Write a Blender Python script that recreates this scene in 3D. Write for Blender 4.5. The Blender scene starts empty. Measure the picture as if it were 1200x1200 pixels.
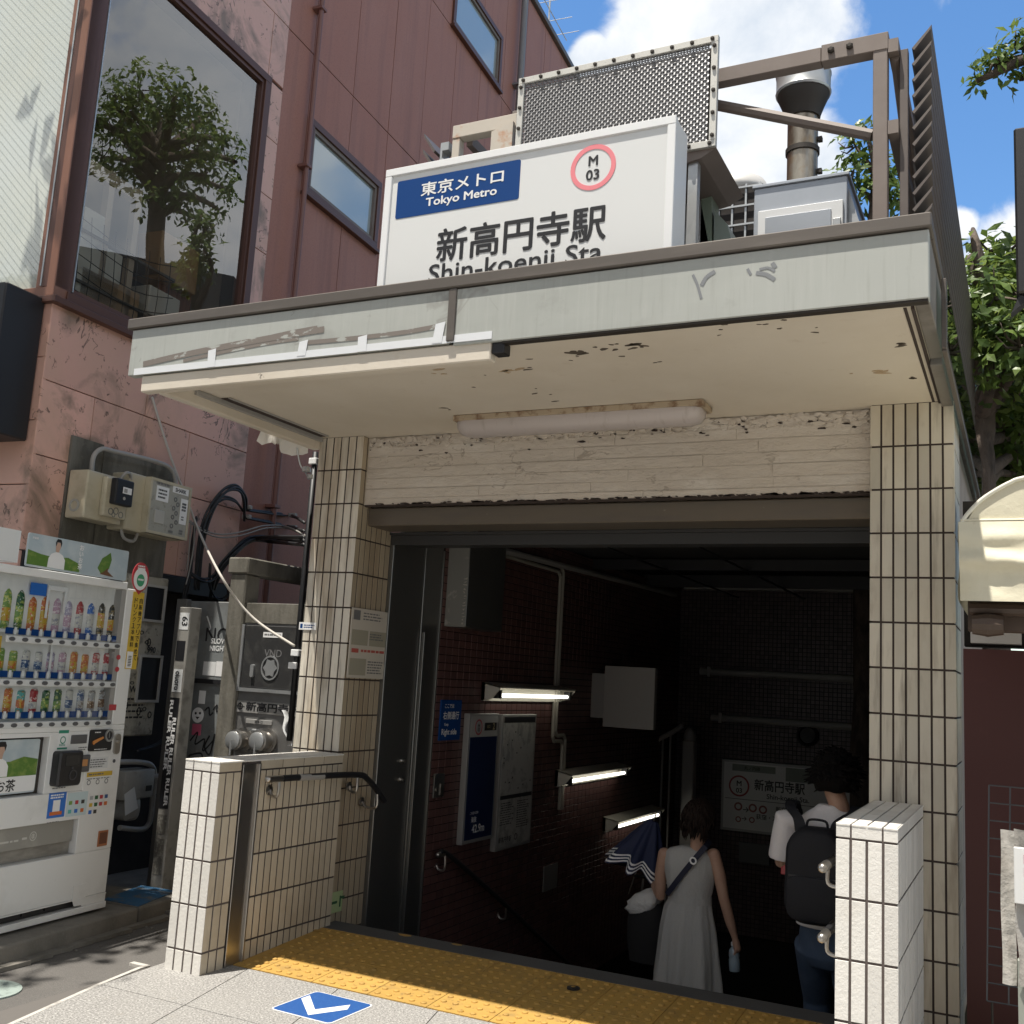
import bpy, bmesh, math, random
from mathutils import Vector, Matrix, noise
from math import sin, cos, pi, radians, sqrt
random.seed(7)
sc = bpy.context.scene
COL = sc.collection

# ------------------------------------------------------------------ camera, world, sun, exposure
FPX = 1223.435
CR = Vector((0.8978384, 0.4365457, 0.0575680)); CU = Vector((0.0177899, -0.1665959, 0.9858648)); CF = Vector((-0.4399657, 0.8841231, 0.1573424))
CAM = Vector((0.0, 0.0, 1.65))
cd = bpy.data.cameras.new('camera'); cam = bpy.data.objects.new('camera', cd); COL.objects.link(cam)
cd.sensor_width = 36; cd.lens = FPX / 1200 * 36; cd.clip_start = 0.05; cd.clip_end = 4000
cam.matrix_world = Matrix(((CR.x, CU.x, -CF.x, CAM.x), (CR.y, CU.y, -CF.y, CAM.y), (CR.z, CU.z, -CF.z, CAM.z), (0, 0, 0, 1)))
sc.camera = cam
sc.render.resolution_x = sc.render.resolution_y = 1024
sc.view_settings.view_transform = 'Standard'; sc.view_settings.look = 'None'
sc.view_settings.exposure = 0.47; sc.view_settings.gamma = 1
SUN = Vector((-0.135, -0.305, 1.105)).normalized()
SUN_EL = math.asin(SUN.z); SUN_AZ = math.atan2(SUN.x, SUN.y)
sl = bpy.data.lights.new('sun', 'SUN'); sl.energy = 5.0; sl.angle = radians(0.53); sl.color = (1, 0.945, 0.86)
so = bpy.data.objects.new('sun', sl); COL.objects.link(so); so.location = SUN * 60
so.rotation_euler = SUN.to_track_quat('Z', 'Y').to_euler()

world = bpy.data.worlds.new('World'); sc.world = world; world.use_nodes = True
def build_world():
    nt = world.node_tree; N = nt.nodes; L = nt.links; N.clear()
    out = N.new('ShaderNodeOutputWorld'); bg = N.new('ShaderNodeBackground'); L.new(bg.outputs[0], out.inputs[0])
    S = 0.055
    bg.inputs[1].default_value = S
    sky = N.new('ShaderNodeTexSky'); sky.sky_type = 'NISHITA'; sky.sun_disc = False
    sky.sun_elevation = SUN_EL; sky.sun_rotation = SUN_AZ; sky.air_density = 1.0; sky.dust_density = 0.3; sky.ozone_density = 1.3
    tc = N.new('ShaderNodeTexCoord')
    def math_(op, a, b=None, c=None):
        m = N.new('ShaderNodeMath'); m.operation = op
        for i, x in enumerate((a, b, c)):
            if x is None: continue
            if isinstance(x, (int, float)): m.inputs[i].default_value = x
            else: L.new(x, m.inputs[i])
        return m.outputs[0]
    def nz(scale, detail, rough, dist=0.0, off=(0, 0, 0)):
        mp = N.new('ShaderNodeMapping'); mp.inputs['Location'].default_value = off
        L.new(tc.outputs['Generated'], mp.inputs[0])
        n = N.new('ShaderNodeTexNoise'); n.inputs['Scale'].default_value = scale; n.inputs['Detail'].default_value = detail
        n.inputs['Roughness'].default_value = rough; n.inputs['Distortion'].default_value = dist
        L.new(mp.outputs[0], n.inputs['Vector']); return n.outputs['Fac']
    n1 = nz(5.5, 9, 0.58, 0.35); n2 = nz(9.0, 8, 0.6, 0.2, (3, 1, 7))
    # clouds in view; unseen ones added for fill light, reflections (direction, angular size, weight)
    blobs = [((-.266, .79, .553), .064, 1.0), ((-.21, .815, .54), .075, 1.0), ((-.332, .772, .541), .022, .95), ((-.255, .835, .487), .085, 1.0), ((-.19, .86, .470), .05, .95),
             ((.0, .93, .369), .045, .9), ((-.044, .914, .403), .016, .8), ((.04, .93, .30), .06, .9), ((.53, .77, .35), .085, 1.), ((.57, .71, .47), .17, .66),
             ((-.64, -.64, .42), .26, 1.0), ((-.9, .3, .4), .35, .8), ((0, -.25, 1), .62, 1.2), ((-.5, -.3, .8), .4, 1.1), ((.6, -.1, .8), .4, 1.1), ((.1, -.8, .6), .4, 1.1), ((-.85, .1, .5), .35, 1.0), ((.85, -.2, .5), .35, 1.0)]
    tot = None
    for d, size, w in blobs:
        d = Vector(d).normalized()
        vm = N.new('ShaderNodeVectorMath'); vm.operation = 'DISTANCE'; vm.inputs[1].default_value = d
        L.new(tc.outputs['Generated'], vm.inputs[0])
        q = math_('DIVIDE', vm.outputs['Value'], size * 1.9)
        q = math_('SUBTRACT', 1.0, q); q = math_('MAXIMUM', q, 0.0); q = math_('MULTIPLY', q, w)
        tot = q if tot is None else math_('MAXIMUM', tot, q)
    a = math_('MULTIPLY_ADD', n1, 2.2, -1.1)
    dens = math_('ADD', math_('MULTIPLY', a, 0.92), math_('MULTIPLY_ADD', tot, 1.5, -0.38))
    mr = N.new('ShaderNodeMapRange'); mr.interpolation_type = 'SMOOTHSTEP'; mr.inputs[1].default_value = 0.0; mr.inputs[2].default_value = 0.30
    L.new(dens, mr.inputs[0])
    sh = N.new('ShaderNodeValToRGB'); e = sh.color_ramp.elements
    e[0].position = 0.33; e[0].color = (0.50 / S, 0.56 / S, 0.64 / S, 1); e[1].position = 0.62; e[1].color = (0.78 / S, 0.79 / S, 0.80 / S, 1)
    L.new(n2, sh.inputs[0])
    sp = N.new('ShaderNodeSeparateXYZ'); L.new(tc.outputs['Generated'], sp.inputs[0])       # unseen overhead clouds dimmed so they add less fill light
    hz = N.new('ShaderNodeMapRange'); hz.inputs[1].default_value = .57; hz.inputs[2].default_value = .78; hz.inputs[3].default_value = 1.0; hz.inputs[4].default_value = .30; L.new(sp.outputs[2], hz.inputs[0])
    cm = N.new('ShaderNodeMixRGB'); cm.blend_type = 'MULTIPLY'; cm.inputs[0].default_value = 1; L.new(sh.outputs[0], cm.inputs[1]); L.new(hz.outputs[0], cm.inputs[2])
    hs = N.new('ShaderNodeHueSaturation'); hs.inputs['Saturation'].default_value = 1.22; hs.inputs['Value'].default_value = 2.9; L.new(sky.outputs[0], hs.inputs['Color'])
    mx = N.new('ShaderNodeMixRGB'); L.new(mr.outputs[0], mx.inputs[0]); L.new(hs.outputs[0], mx.inputs[1]); L.new(cm.outputs[0], mx.inputs[2])
    L.new(mx.outputs[0], bg.inputs[0])
build_world()

# ------------------------------------------------------------------ sight lines to real planes
def ray(u, v): return (CF * FPX + CR * (u - 600) - CU * (v - 600)).normalized()
def aty(u, v, y): d = ray(u, v); return CAM + d * ((y - CAM.y) / d.y)
def atz(u, v, z): d = ray(u, v); return CAM + d * ((z - CAM.z) / d.z)
def atx(u, v, x): d = ray(u, v); return CAM + d * ((x - CAM.x) / d.x)

# ------------------------------------------------------------------ mesh helpers
class Fr:
    def __init__(s, o, u, v, n): s.o, s.u, s.v, s.n = Vector(o), Vector(u), Vector(v), Vector(n)
    def P(s, a, b, d=0.0): return s.o + s.u * a + s.v * b + s.n * d
    def at(s, u, v, d=0.0):                     # local coordinates where a sight line meets the plane at offset d
        r = ray(u, v); o = s.o + s.n * d; t = ((o - CAM).dot(s.n)) / r.dot(s.n); p = CAM + r * t - s.o
        return p.dot(s.u), p.dot(s.v)
X, Y, Z = Vector((1, 0, 0)), Vector((0, 1, 0)), Vector((0, 0, 1))
def front(y): return Fr((0, y, 0), X, Z, -Y)    # faces the street; s = world x, t = world z
def side(x): return Fr((x, 0, 0), Y, Z, X)      # faces +x; s = world y
WORLD = Fr((0, 0, 0), X, Y, Z)
AW = radians(4.5); dW = Vector((-sin(AW), cos(AW), 0)); nW = Vector((cos(AW), sin(AW), 0))
WALL = Fr((-5.95, 5, 0), dW, Z, nW)
AV = radians(5.5); dV = Vector((-sin(AV), cos(AV), 0)); nV = Vector((cos(AV), sin(AV), 0))
VEND = Fr((-5.135, 5, 0), dV, Z, nV)

class MB:
    def __init__(s): s.bm = bmesh.new()
    def _f(s, vs):
        try: return s.bm.faces.new(vs)
        except ValueError: return None
    def box(s, fr, s0, s1, t0, t1, d0, d1, bev=0.0, seg=1):
        c = [s.bm.verts.new(fr.P(a, b, d)) for d in (d0, d1) for b in (t0, t1) for a in (s0, s1)]
        fs = [s._f([c[i] for i in q]) for q in ((0, 1, 3, 2), (4, 6, 7, 5), (0, 4, 5, 1), (2, 3, 7, 6), (0, 2, 6, 4), (1, 5, 7, 3))]
        if bev > 0:
            ed = list({e for f in fs for e in f.edges})
            bmesh.ops.bevel(s.bm, geom=ed, offset=bev, segments=seg, profile=0.5, affect='EDGES', clamp_overlap=True)
        return s
    def quad(s, *ps): s._f([s.bm.verts.new(Vector(p)) for p in ps]); return s
    def rect(s, fr, s0, s1, t0, t1, d=0.0): return s.quad(fr.P(s0, t0, d), fr.P(s1, t0, d), fr.P(s1, t1, d), fr.P(s0, t1, d))
    def tile(s, fr, s0, s1, t0, t1, d, th, ch):
        b = [s.bm.verts.new(fr.P(a, c, d)) for a, c in ((s0, t0), (s1, t0), (s1, t1), (s0, t1))]
        m = [s.bm.verts.new(fr.P(a, c, d + th - ch)) for a, c in ((s0, t0), (s1, t0), (s1, t1), (s0, t1))]
        t = [s.bm.verts.new(fr.P(a, c, d + th)) for a, c in ((s0 + ch, t0 + ch), (s1 - ch, t0 + ch), (s1 - ch, t1 - ch), (s0 + ch, t1 - ch))]
        s._f(t)
        for i in range(4):
            j = (i + 1) % 4; s._f([b[i], b[j], m[j], m[i]]); s._f([m[i], m[j], t[j], t[i]])
        return s
    def tiles(s, fr, s0, s1, t0, t1, tw, tht, gap=0.010, d=0.0, th=0.003, ch=0.001, from_top=False, jitter=0.0006):
        n = max(1, round((s1 - s0 + gap) / tw)); w = (s1 - s0 + gap) / n
        rows = []
        if from_top:
            b = t1
            while b > t0 + 0.01: rows.append((max(t0, b - tht + gap), b)); b -= tht
        else:
            b = t0
            while b < t1 - 0.01: rows.append((b, min(t1, b + tht - gap))); b += tht
        for a, b in rows:
            for i in range(n):
                s.tile(fr, s0 + i * w, s0 + (i + 1) * w - gap, a, b, d + random.uniform(-jitter, jitter), th, ch)
        return s
    def prism(s, fr, poly, d0, d1):             # a 2-D outline with real thickness
        a = [s.bm.verts.new(fr.P(x, y, d0)) for x, y in poly]; b = [s.bm.verts.new(fr.P(x, y, d1)) for x, y in poly]
        s._f(a[::-1]); s._f(b)
        for i in range(len(poly)):
            j = (i + 1) % len(poly); s._f([a[i], a[j], b[j], b[i]])
        return s
    def tube(s, pts, r, n=8, cap=True, sy=1.0):
        pts = [Vector(p) for p in pts]; rs = r if isinstance(r, (list, tuple)) else [r] * len(pts)
        rings = []; ref = None
        for i, p in enumerate(pts):
            t = (pts[min(i + 1, len(pts) - 1)] - pts[max(i - 1, 0)]).normalized()
            if ref is None: ref = t.cross(Z if abs(t.z) < 0.9 else X).normalized()
            a = (ref - t * ref.dot(t)).normalized(); b = t.cross(a); ref = a
            rings.append([s.bm.verts.new(p + a * cos(2 * pi * k / n) * rs[i] + b * sin(2 * pi * k / n) * rs[i] * sy) for k in range(n)])
        for q, w in zip(rings, rings[1:]):
            for k in range(n): s._f([q[k], q[(k + 1) % n], w[(k + 1) % n], w[k]])
        if cap: s._f(rings[0][::-1]); s._f(rings[-1])
        return s
    def loft(s, rings, cap=True):               # rings: lists of equally many points
        rr = [[s.bm.verts.new(Vector(p)) for p in r] for r in rings]; n = len(rr[0])
        for q, w in zip(rr, rr[1:]):
            for k in range(n): s._f([q[k], q[(k + 1) % n], w[(k + 1) % n], w[k]])
        if cap: s._f(rr[0][::-1]); s._f(rr[-1])
        return s
    def lathe(s, c, prof, n=16, axis=Z, sx=1.0):
        axis = Vector(axis).normalized(); a = axis.cross(X if abs(axis.x) < 0.9 else Y).normalized(); b = axis.cross(a); c = Vector(c)
        return s.loft([[c + axis * z + (a * cos(2 * pi * k / n) + b * sin(2 * pi * k / n) * sx) * max(r, 1e-4) for k in range(n)] for r, z in prof])
    def disc(s, fr, cx, cy, r, d0, d1, n=24, ry=None):
        ry = ry or r
        return s.prism(fr, [(cx + r * cos(2 * pi * k / n), cy + ry * sin(2 * pi * k / n)) for k in range(n)], d0, d1)
    def ring(s, fr, cx, cy, r0, r1, d0, d1, n=32, ry=1.0):
        P = lambda r, k, d: s.bm.verts.new(fr.P(cx + r * cos(2 * pi * k / n), cy + r * ry * sin(2 * pi * k / n), d))
        o0 = [P(r1, k, d0) for k in range(n)]; o1 = [P(r1, k, d1) for k in range(n)]; i0 = [P(r0, k, d0) for k in range(n)]; i1 = [P(r0, k, d1) for k in range(n)]
        for k in range(n):
            j = (k + 1) % n
            s._f([o1[k], o1[j], i1[j], i1[k]]); s._f([o0[k], o0[j], o1[j], o1[k]]); s._f([i0[j], i0[k], i1[k], i1[j]]); s._f([i0[k], i0[j], o0[j], o0[k]])
        return s
    def grid(s, fn, nu, nv, closed=False):
        g = [[s.bm.verts.new(Vector(fn(i / nu, j / nv))) for j in range(nv + 1)] for i in range(nu + 1)]
        for i in range(nu):
            for j in range(nv): s._f([g[i][j], g[i + 1][j], g[i + 1][j + 1], g[i][j + 1]])
        return s
    def text(s, fr, a, b, body, h, d=0.002, bold=0.0, w=None, align='c', maxw=None, th=0.0006):
        c = bpy.data.curves.new('lettering', 'FONT'); c.body = body; c.align_x = 'CENTER' if '\n' in body else 'LEFT'; c.resolution_u = 3
        o = bpy.data.objects.new('lettering', c); COL.objects.link(o)
        dg = bpy.context.evaluated_depsgraph_get(); me = bpy.data.meshes.new_from_object(o.evaluated_get(dg))
        bpy.data.objects.remove(o); bpy.data.curves.remove(c)
        if not me.vertices: return s
        xs = [v.co.x for v in me.vertices]; ys = [v.co.y for v in me.vertices]
        x0, x1, y0, y1 = min(xs), max(xs), min(ys), max(ys); ky = h / max(y1 - y0, 1e-6); kx = ky
        if w: kx = w / max(x1 - x0, 1e-6)
        if maxw and (x1 - x0) * kx > maxw: kx = maxw / (x1 - x0)
        W = (x1 - x0) * kx; ox = a - (W / 2 if align == 'c' else 0)
        e = bold * .8
        for i, (dx, dy) in enumerate(((0, 0), (e, 0), (-e, 0), (0, e), (0, -e), (e * .7, e * .7), (-e * .7, -e * .7)) if bold else ((0, 0),)):   # heavier weight: the same strokes, nudged
            vs = [s.bm.verts.new(fr.P(ox + (v.co.x - x0 + dx) * kx, b + (v.co.y - y0 + dy) * ky, d + i * .00012)) for v in me.vertices]
            for p in me.polygons: s._f([vs[i] for i in p.vertices])
        bpy.data.meshes.remove(me); return s
    def lines(s, fr, s0, s1, t0, t1, n, d=0.002, fill=0.5, rag=0.35, words=True):   # body copy far too small to read
        p = (t1 - t0) / n
        for i in range(n):
            a = s0; e = s1 - (s1 - s0) * rag * random.random()
            while a < e:
                b = min(e, a + (s1 - s0) * random.uniform(.06, .22)) if words else e
                s.rect(fr, a, b, t1 - (i + 0.75) * p, t1 - (i + 0.75 - fill) * p, d); a = b + (s1 - s0) * 0.03
        return s

def fin(o):
    return o
def obj(name, mb, m, parent=None, smooth=False, loc=None, solid=True):
    me = bpy.data.meshes.new(name); bm = mb.bm
    if solid: bmesh.ops.recalc_face_normals(bm, faces=bm.faces[:])
    o = bpy.data.objects.new(name, me); COL.objects.link(o)
    org = Vector((0, 0, 0))
    if parent is not None:
        o.parent = parent; r = parent
        while r.parent: r = r.parent
        org = r.location.copy()
    else:
        if loc is not None: org = Vector(loc)
        else:
            vs = [v.co for v in bm.verts]
            org = Vector(((min(v.x for v in vs) + max(v.x for v in vs)) / 2, (min(v.y for v in vs) + max(v.y for v in vs)) / 2, min(v.z for v in vs)))
        o.location = org
    bmesh.ops.translate(bm, verts=bm.verts[:], vec=-org)
    bm.to_mesh(me); bm.free()
    if smooth:
        me.polygons.foreach_set('use_smooth', [True] * len(me.polygons))
        if smooth is not True:
            try: me.set_sharp_from_angle(angle=radians(smooth))
            except Exception: pass
    for x in (m if isinstance(m, (list, tuple)) else [m]): me.materials.append(x)
    return o
def thing(name, label, cat, loc, group=None):
    o = bpy.data.objects.new(name, None); COL.objects.link(o); o.location = Vector(loc); o.empty_display_size = 0.1
    o['label'] = label; o['category'] = cat
    if group: o['group'] = group
    return o
def tag(o, label, cat, group=None):
    o['label'] = label; o['category'] = cat
    if group: o['group'] = group
    return o
def struct(o): o['kind'] = 'structure'; return o
def arc(pts, n=8):                               # smooth curve through points
    P = [Vector(p) for p in pts]; out = []
    for i in range(len(P) - 1):
        p0, p1, p2, p3 = P[max(i - 1, 0)], P[i], P[i + 1], P[min(i + 2, len(P) - 1)]
        for k in range(n):
            t = k / n
            out.append(0.5 * ((2 * p1) + (p2 - p0) * t + (2 * p0 - 5 * p1 + 4 * p2 - p3) * t * t + (3 * p1 - p0 - 3 * p2 + p3) * t ** 3))
    out.append(P[-1]); return out
def rrect(cx, cy, w, h, r, n=5):
    out = []
    for sx, sy, a0 in ((1, 1, 0), (-1, 1, 90), (-1, -1, 180), (1, -1, 270)):
        for k in range(n + 1):
            a = radians(a0 + 90 * k / n); out.append((cx + sx * (w / 2 - r) + r * cos(a), cy + sy * (h / 2 - r) + r * sin(a)))
    return out

# ------------------------------------------------------------------ materials
def pm(name, col, rough=0.6, metal=0.0, var=(), bump=None, rand=0.0, spec=0.5, bumps=(), emit=None, coat=0.0, sheen=0.0):
    m = bpy.data.materials.new(name); m.use_nodes = True; nt = m.node_tree; N = nt.nodes; L = nt.links
    b = N['Principled BSDF']; b.inputs['Roughness'].default_value = rough; b.inputs['Metallic'].default_value = metal
    b.inputs['Specular IOR Level'].default_value = spec
    if coat: b.inputs['Coat Weight'].default_value = coat
    tc = N.new('ShaderNodeTexCoord'); cur = None
    def tex(kind, scale, stretch=(1, 1, 1), detail=6, ro=0.6, dist=0.0):
        mp = N.new('ShaderNodeMapping'); mp.inputs['Scale'].default_value = stretch; L.new(tc.outputs['Object'], mp.inputs[0])
        if kind == 'vor':
            t = N.new('ShaderNodeTexVoronoi'); t.inputs['Scale'].default_value = scale; L.new(mp.outputs[0], t.inputs['Vector']); return t.outputs['Color']
        if kind == 'vord':
            t = N.new('ShaderNodeTexVoronoi'); t.feature = 'DISTANCE_TO_EDGE'; t.inputs['Scale'].default_value = scale
            n2 = N.new('ShaderNodeTexNoise'); n2.inputs['Scale'].default_value = scale * 1.7; n2.inputs['Detail'].default_value = 5; L.new(mp.outputs[0], n2.inputs['Vector'])
            mx = N.new('ShaderNodeMixRGB'); mx.inputs[0].default_value = 0.22; L.new(mp.outputs[0], mx.inputs[1]); L.new(n2.outputs['Color'], mx.inputs[2]); L.new(mx.outputs[0], t.inputs['Vector'])
            return t.outputs['Distance']
        if kind == 'vein':                       # thin broken lines, only inside some patches
            def nn(sc2, de, di, off):
                m2 = N.new('ShaderNodeMapping'); m2.inputs['Location'].default_value = off; L.new(mp.outputs[0], m2.inputs[0])
                q = N.new('ShaderNodeTexNoise'); q.inputs['Scale'].default_value = sc2; q.inputs['Detail'].default_value = de; q.inputs['Distortion'].default_value = di; q.inputs['Roughness'].default_value = .55; L.new(m2.outputs[0], q.inputs['Vector']); return q.outputs['Fac']
            a1 = N.new('ShaderNodeMath'); a1.operation = 'SUBTRACT'; a1.inputs[1].default_value = .5; L.new(nn(scale, 4, dist, (0, 0, 0)), a1.inputs[0])
            a2 = N.new('ShaderNodeMath'); a2.operation = 'ABSOLUTE'; L.new(a1.outputs[0], a2.inputs[0])
            r2 = N.new('ShaderNodeMapRange'); r2.inputs[1].default_value = .50; r2.inputs[2].default_value = .60; r2.inputs[3].default_value = .2; r2.inputs[4].default_value = 0; L.new(nn(scale * .8, 3, .6, (5, 3, 9)), r2.inputs[0])
            a3 = N.new('ShaderNodeMath'); a3.operation = 'ADD'; L.new(a2.outputs[0], a3.inputs[0]); L.new(r2.outputs[0], a3.inputs[1]); return a3.outputs[0]
        t = N.new('ShaderNodeTexNoise'); t.inputs['Scale'].default_value = scale; t.inputs['Detail'].default_value = detail; t.inputs['Roughness'].default_value = ro; t.inputs['Distortion'].default_value = dist
        L.new(mp.outputs[0], t.inputs['Vector']); return t.outputs['Fac']
    rgb = N.new('ShaderNodeRGB'); rgb.outputs[0].default_value = (*col, 1); cur = rgb.outputs[0]
    if rand:
        g = N.new('ShaderNodeNewGeometry'); mr = N.new('ShaderNodeMapRange'); mr.inputs[3].default_value = 1 - rand; mr.inputs[4].default_value = 1 + rand
        L.new(g.outputs['Random Per Island'], mr.inputs[0])
        hs = N.new('ShaderNodeHueSaturation'); L.new(cur, hs.inputs['Color']); L.new(mr.outputs[0], hs.inputs['Value']); cur = hs.outputs[0]
    for v in var:                                # dict(k, scale, col, lo, hi, st, f, dist)
        fac = tex(v.get('k', 'noise'), v['scale'], v.get('st', (1, 1, 1)), v.get('detail', 6), v.get('ro', 0.6), v.get('dist', 0.0))
        mr = N.new('ShaderNodeMapRange'); mr.inputs[1].default_value = v['lo']; mr.inputs[2].default_value = v['hi']; mr.inputs[3].default_value = 0; mr.inputs[4].default_value = v.get('f', 1.0); L.new(fac, mr.inputs[0])
        mx = N.new('ShaderNodeMixRGB'); L.new(mr.outputs[0], mx.inputs[0]); L.new(cur, mx.inputs[1]); mx.inputs[2].default_value = (*v['col'], 1); cur = mx.outputs[0]
    L.new(cur, b.inputs['Base Color'])
    nrm = None
    for bp in (([bump] if bump else []) + list(bumps)):   # (scale, strength, dist, stretch, kind)
        sc_, st_, di_ = bp[:3]; stv = bp[3] if len(bp) > 3 else (1, 1, 1); kd = bp[4] if len(bp) > 4 else 'noise'
        fac = tex(kd, sc_, stv, 5, 0.6)
        bn = N.new('ShaderNodeBump'); bn.inputs['Strength'].default_value = st_; bn.inputs['Distance'].default_value = di_; L.new(fac, bn.inputs['Height'])
        if nrm is not None: L.new(nrm, bn.inputs['Normal'])
        nrm = bn.outputs[0]
    if nrm is not None: L.new(nrm, b.inputs['Normal'])
    if emit: b.inputs['Emission Color'].default_value = (*emit[0], 1); b.inputs['Emission Strength'].default_value = emit[1]
    return m
def glassmat(name, tint=(0.9, 0.93, 0.92), refl=0.08, power=3.0, mx_refl=0.95, rough=0.0):
    m = bpy.data.materials.new(name); m.use_nodes = True; N = m.node_tree.nodes; L = m.node_tree.links; N.clear()
    out = N.new('ShaderNodeOutputMaterial'); tr = N.new('ShaderNodeBsdfTransparent'); tr.inputs[0].default_value = (*tint, 1)
    gl = N.new('ShaderNodeBsdfGlossy'); gl.inputs['Roughness'].default_value = rough; lw = N.new('ShaderNodeLayerWeight'); lw.inputs[0].default_value = 0.5
    pw = N.new('ShaderNodeMath'); pw.operation = 'POWER'; pw.inputs[1].default_value = power; L.new(lw.outputs['Facing'], pw.inputs[0])
    mr = N.new('ShaderNodeMapRange'); mr.inputs[3].default_value = refl; mr.inputs[4].default_value = mx_refl; L.new(pw.outputs[0], mr.inputs[0])
    mx = N.new('ShaderNodeMixShader'); L.new(mr.outputs[0], mx.inputs[0]); L.new(tr.outputs[0], mx.inputs[1]); L.new(gl.outputs[0], mx.inputs[2]); L.new(mx.outputs[0], out.inputs[0])
    return m
V_ = dict
M = {}
M['joint'] = pm('dark_grout', (0.05, 0.036, 0.03), 0.9, bump=(60, .3, .002))
M['joint_lit'] = pm('sunlit_grout', (0.10, 0.08, 0.072), 0.9, bump=(60, .3, .002))  # lit copy of the grout: sunlight put into its colour
M['tile_white'] = pm('white_relief_tile', (0.72, 0.70, 0.655), 0.55, rand=0.08, var=[V_(scale=5, col=(.55, .5, .42), lo=.6, hi=.85, f=.35)], bumps=[(75, .42, .006), (28, .15, .004)])
M['tile_tan'] = pm('tan_glazed_tile', (0.58, 0.535, 0.44), 0.42, rand=0.13, var=[V_(scale=5, col=(.16, .125, .09), lo=.53, hi=.72, f=.75, st=(2.5, 1, .25)), V_(scale=1.6, col=(.36, .28, .18), lo=.45, hi=.7, f=.6, st=(1, 1, .5)), V_(scale=14, col=(.30, .25, .19), lo=.55, hi=.75, f=.4, st=(1.5, 1.5, .35))], bump=(30, .12, .003))
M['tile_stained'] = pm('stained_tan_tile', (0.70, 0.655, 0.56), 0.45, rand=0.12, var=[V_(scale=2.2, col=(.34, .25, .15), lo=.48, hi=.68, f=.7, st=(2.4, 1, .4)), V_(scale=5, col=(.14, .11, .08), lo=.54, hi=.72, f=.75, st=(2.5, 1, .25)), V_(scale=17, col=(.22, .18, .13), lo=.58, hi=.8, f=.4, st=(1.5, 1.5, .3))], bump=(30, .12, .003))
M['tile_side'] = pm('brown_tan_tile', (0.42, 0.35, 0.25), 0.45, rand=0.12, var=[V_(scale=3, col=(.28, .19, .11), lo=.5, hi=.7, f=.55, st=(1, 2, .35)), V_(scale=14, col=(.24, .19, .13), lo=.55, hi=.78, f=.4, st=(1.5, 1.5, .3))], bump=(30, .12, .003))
M['soffit'] = pm('peeling_cream_paint', (0.66, 0.60, 0.505), 0.8, var=[V_(scale=0.9, col=(.52, .45, .345), lo=.42, hi=.7, f=.5), V_(scale=3.1, col=(.07, .055, .045), lo=.70, hi=.715, f=.9, detail=9, ro=.62), V_(scale=9, col=(.50, .42, .32), lo=.62, hi=.75, f=.35)], bumps=[(6, .12, .02), (55, .12, .004)])
M['lintel'] = pm('board_marked_concrete_paint', (0.62, 0.56, 0.485), 0.85, var=[V_(scale=1.5, col=(.50, .44, .37), lo=.45, hi=.7, f=.6, st=(.5, 1, 2)), V_(scale=5, col=(.70, .655, .59), lo=.52, hi=.7, f=.6, st=(.5, 1, 1.5)), V_(k='vein', scale=6, col=(.30, .25, .20), lo=.025, hi=.005, f=.6, dist=1.0, st=(.7, 1, 1.6)), V_(scale=22, col=(.40, .34, .28), lo=.62, hi=.74, f=.6, detail=8)], bumps=[(5, .45, .03, (.5, 1, 2.2)), (26, .6, .012, (.7, 1, 1.3)), (90, .35, .005)])
M['fascia'] = pm('weathered_grey_metal_panel', (0.40, 0.415, 0.385), 0.5, 0.0, var=[V_(scale=1.5, col=(.32, .335, .31), lo=.4, hi=.7, f=.6, st=(.5, 1, 2)), V_(scale=16, col=(.47, .48, .45), lo=.52, hi=.75, f=.4, st=(2, 1, .12)), V_(scale=20, col=(.24, .235, .21), lo=.55, hi=.78, f=.4, st=(2, 1, .10)), V_(scale=2.2, col=(.24, .235, .215), lo=.58, hi=.72, f=.55, detail=10, ro=.68), V_(k='vein', scale=2.4, col=(.23, .22, .2), lo=.018, hi=.003, f=.45, dist=1.5)], bump=(3, .05, .01))
M['coping'] = pm('brown_grey_metal_trim', (0.12, 0.105, 0.092), 0.5, 0.3, var=[V_(scale=3, col=(.17, .15, .13), lo=.5, hi=.7, f=.6, st=(.6, 1, 4)), V_(scale=30, col=(.1, .085, .07), lo=.6, hi=.8, f=.4)])
M['bronze'] = pm('bronze_painted_steel', (0.18, 0.145, 0.125), 0.6, 0.0, var=[V_(scale=4, col=(.24, .205, .18), lo=.45, hi=.75, f=.6)])
M['louver'] = pm('dark_brown_louver_metal', (0.12, 0.10, 0.09), 0.5, 0.3, var=[V_(scale=5, col=(.17, .15, .13), lo=.5, hi=.8, f=.5)])
M['pale_rust'] = pm('pale_steel_with_rust', (0.52, 0.47, 0.40), 0.6, var=[V_(scale=5, col=(.45, .18, .06), lo=.57, hi=.66, f=.8, detail=8), V_(scale=12, col=(.35, .3, .25), lo=.6, hi=.8, f=.4)])
M['steel'] = pm('brushed_stainless', (0.45, 0.43, 0.40), 0.3, 0.95, bump=(3, .03, .004, (1, 1, .05)))
M['dark_steel'] = pm('dull_stainless_door', (0.22, 0.22, 0.21), 0.32, 0.8, var=[V_(scale=2, col=(.2, .2, .19), lo=.5, hi=.75, f=.5, st=(1, 1, .25))])
M['galv'] = pm('galvanised_steel', (0.48, 0.49, 0.49), 0.42, 0.7, var=[V_(k='vor', scale=18, col=(.36, .38, .39), lo=.3, hi=.9, f=.4)])
M['pale_metal'] = pm('pale_grey_sheet_metal', (0.42, 0.45, 0.49), 0.4, 0.35, var=[V_(scale=3, col=(.34, .37, .41), lo=.45, hi=.7, f=.5)])
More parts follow.
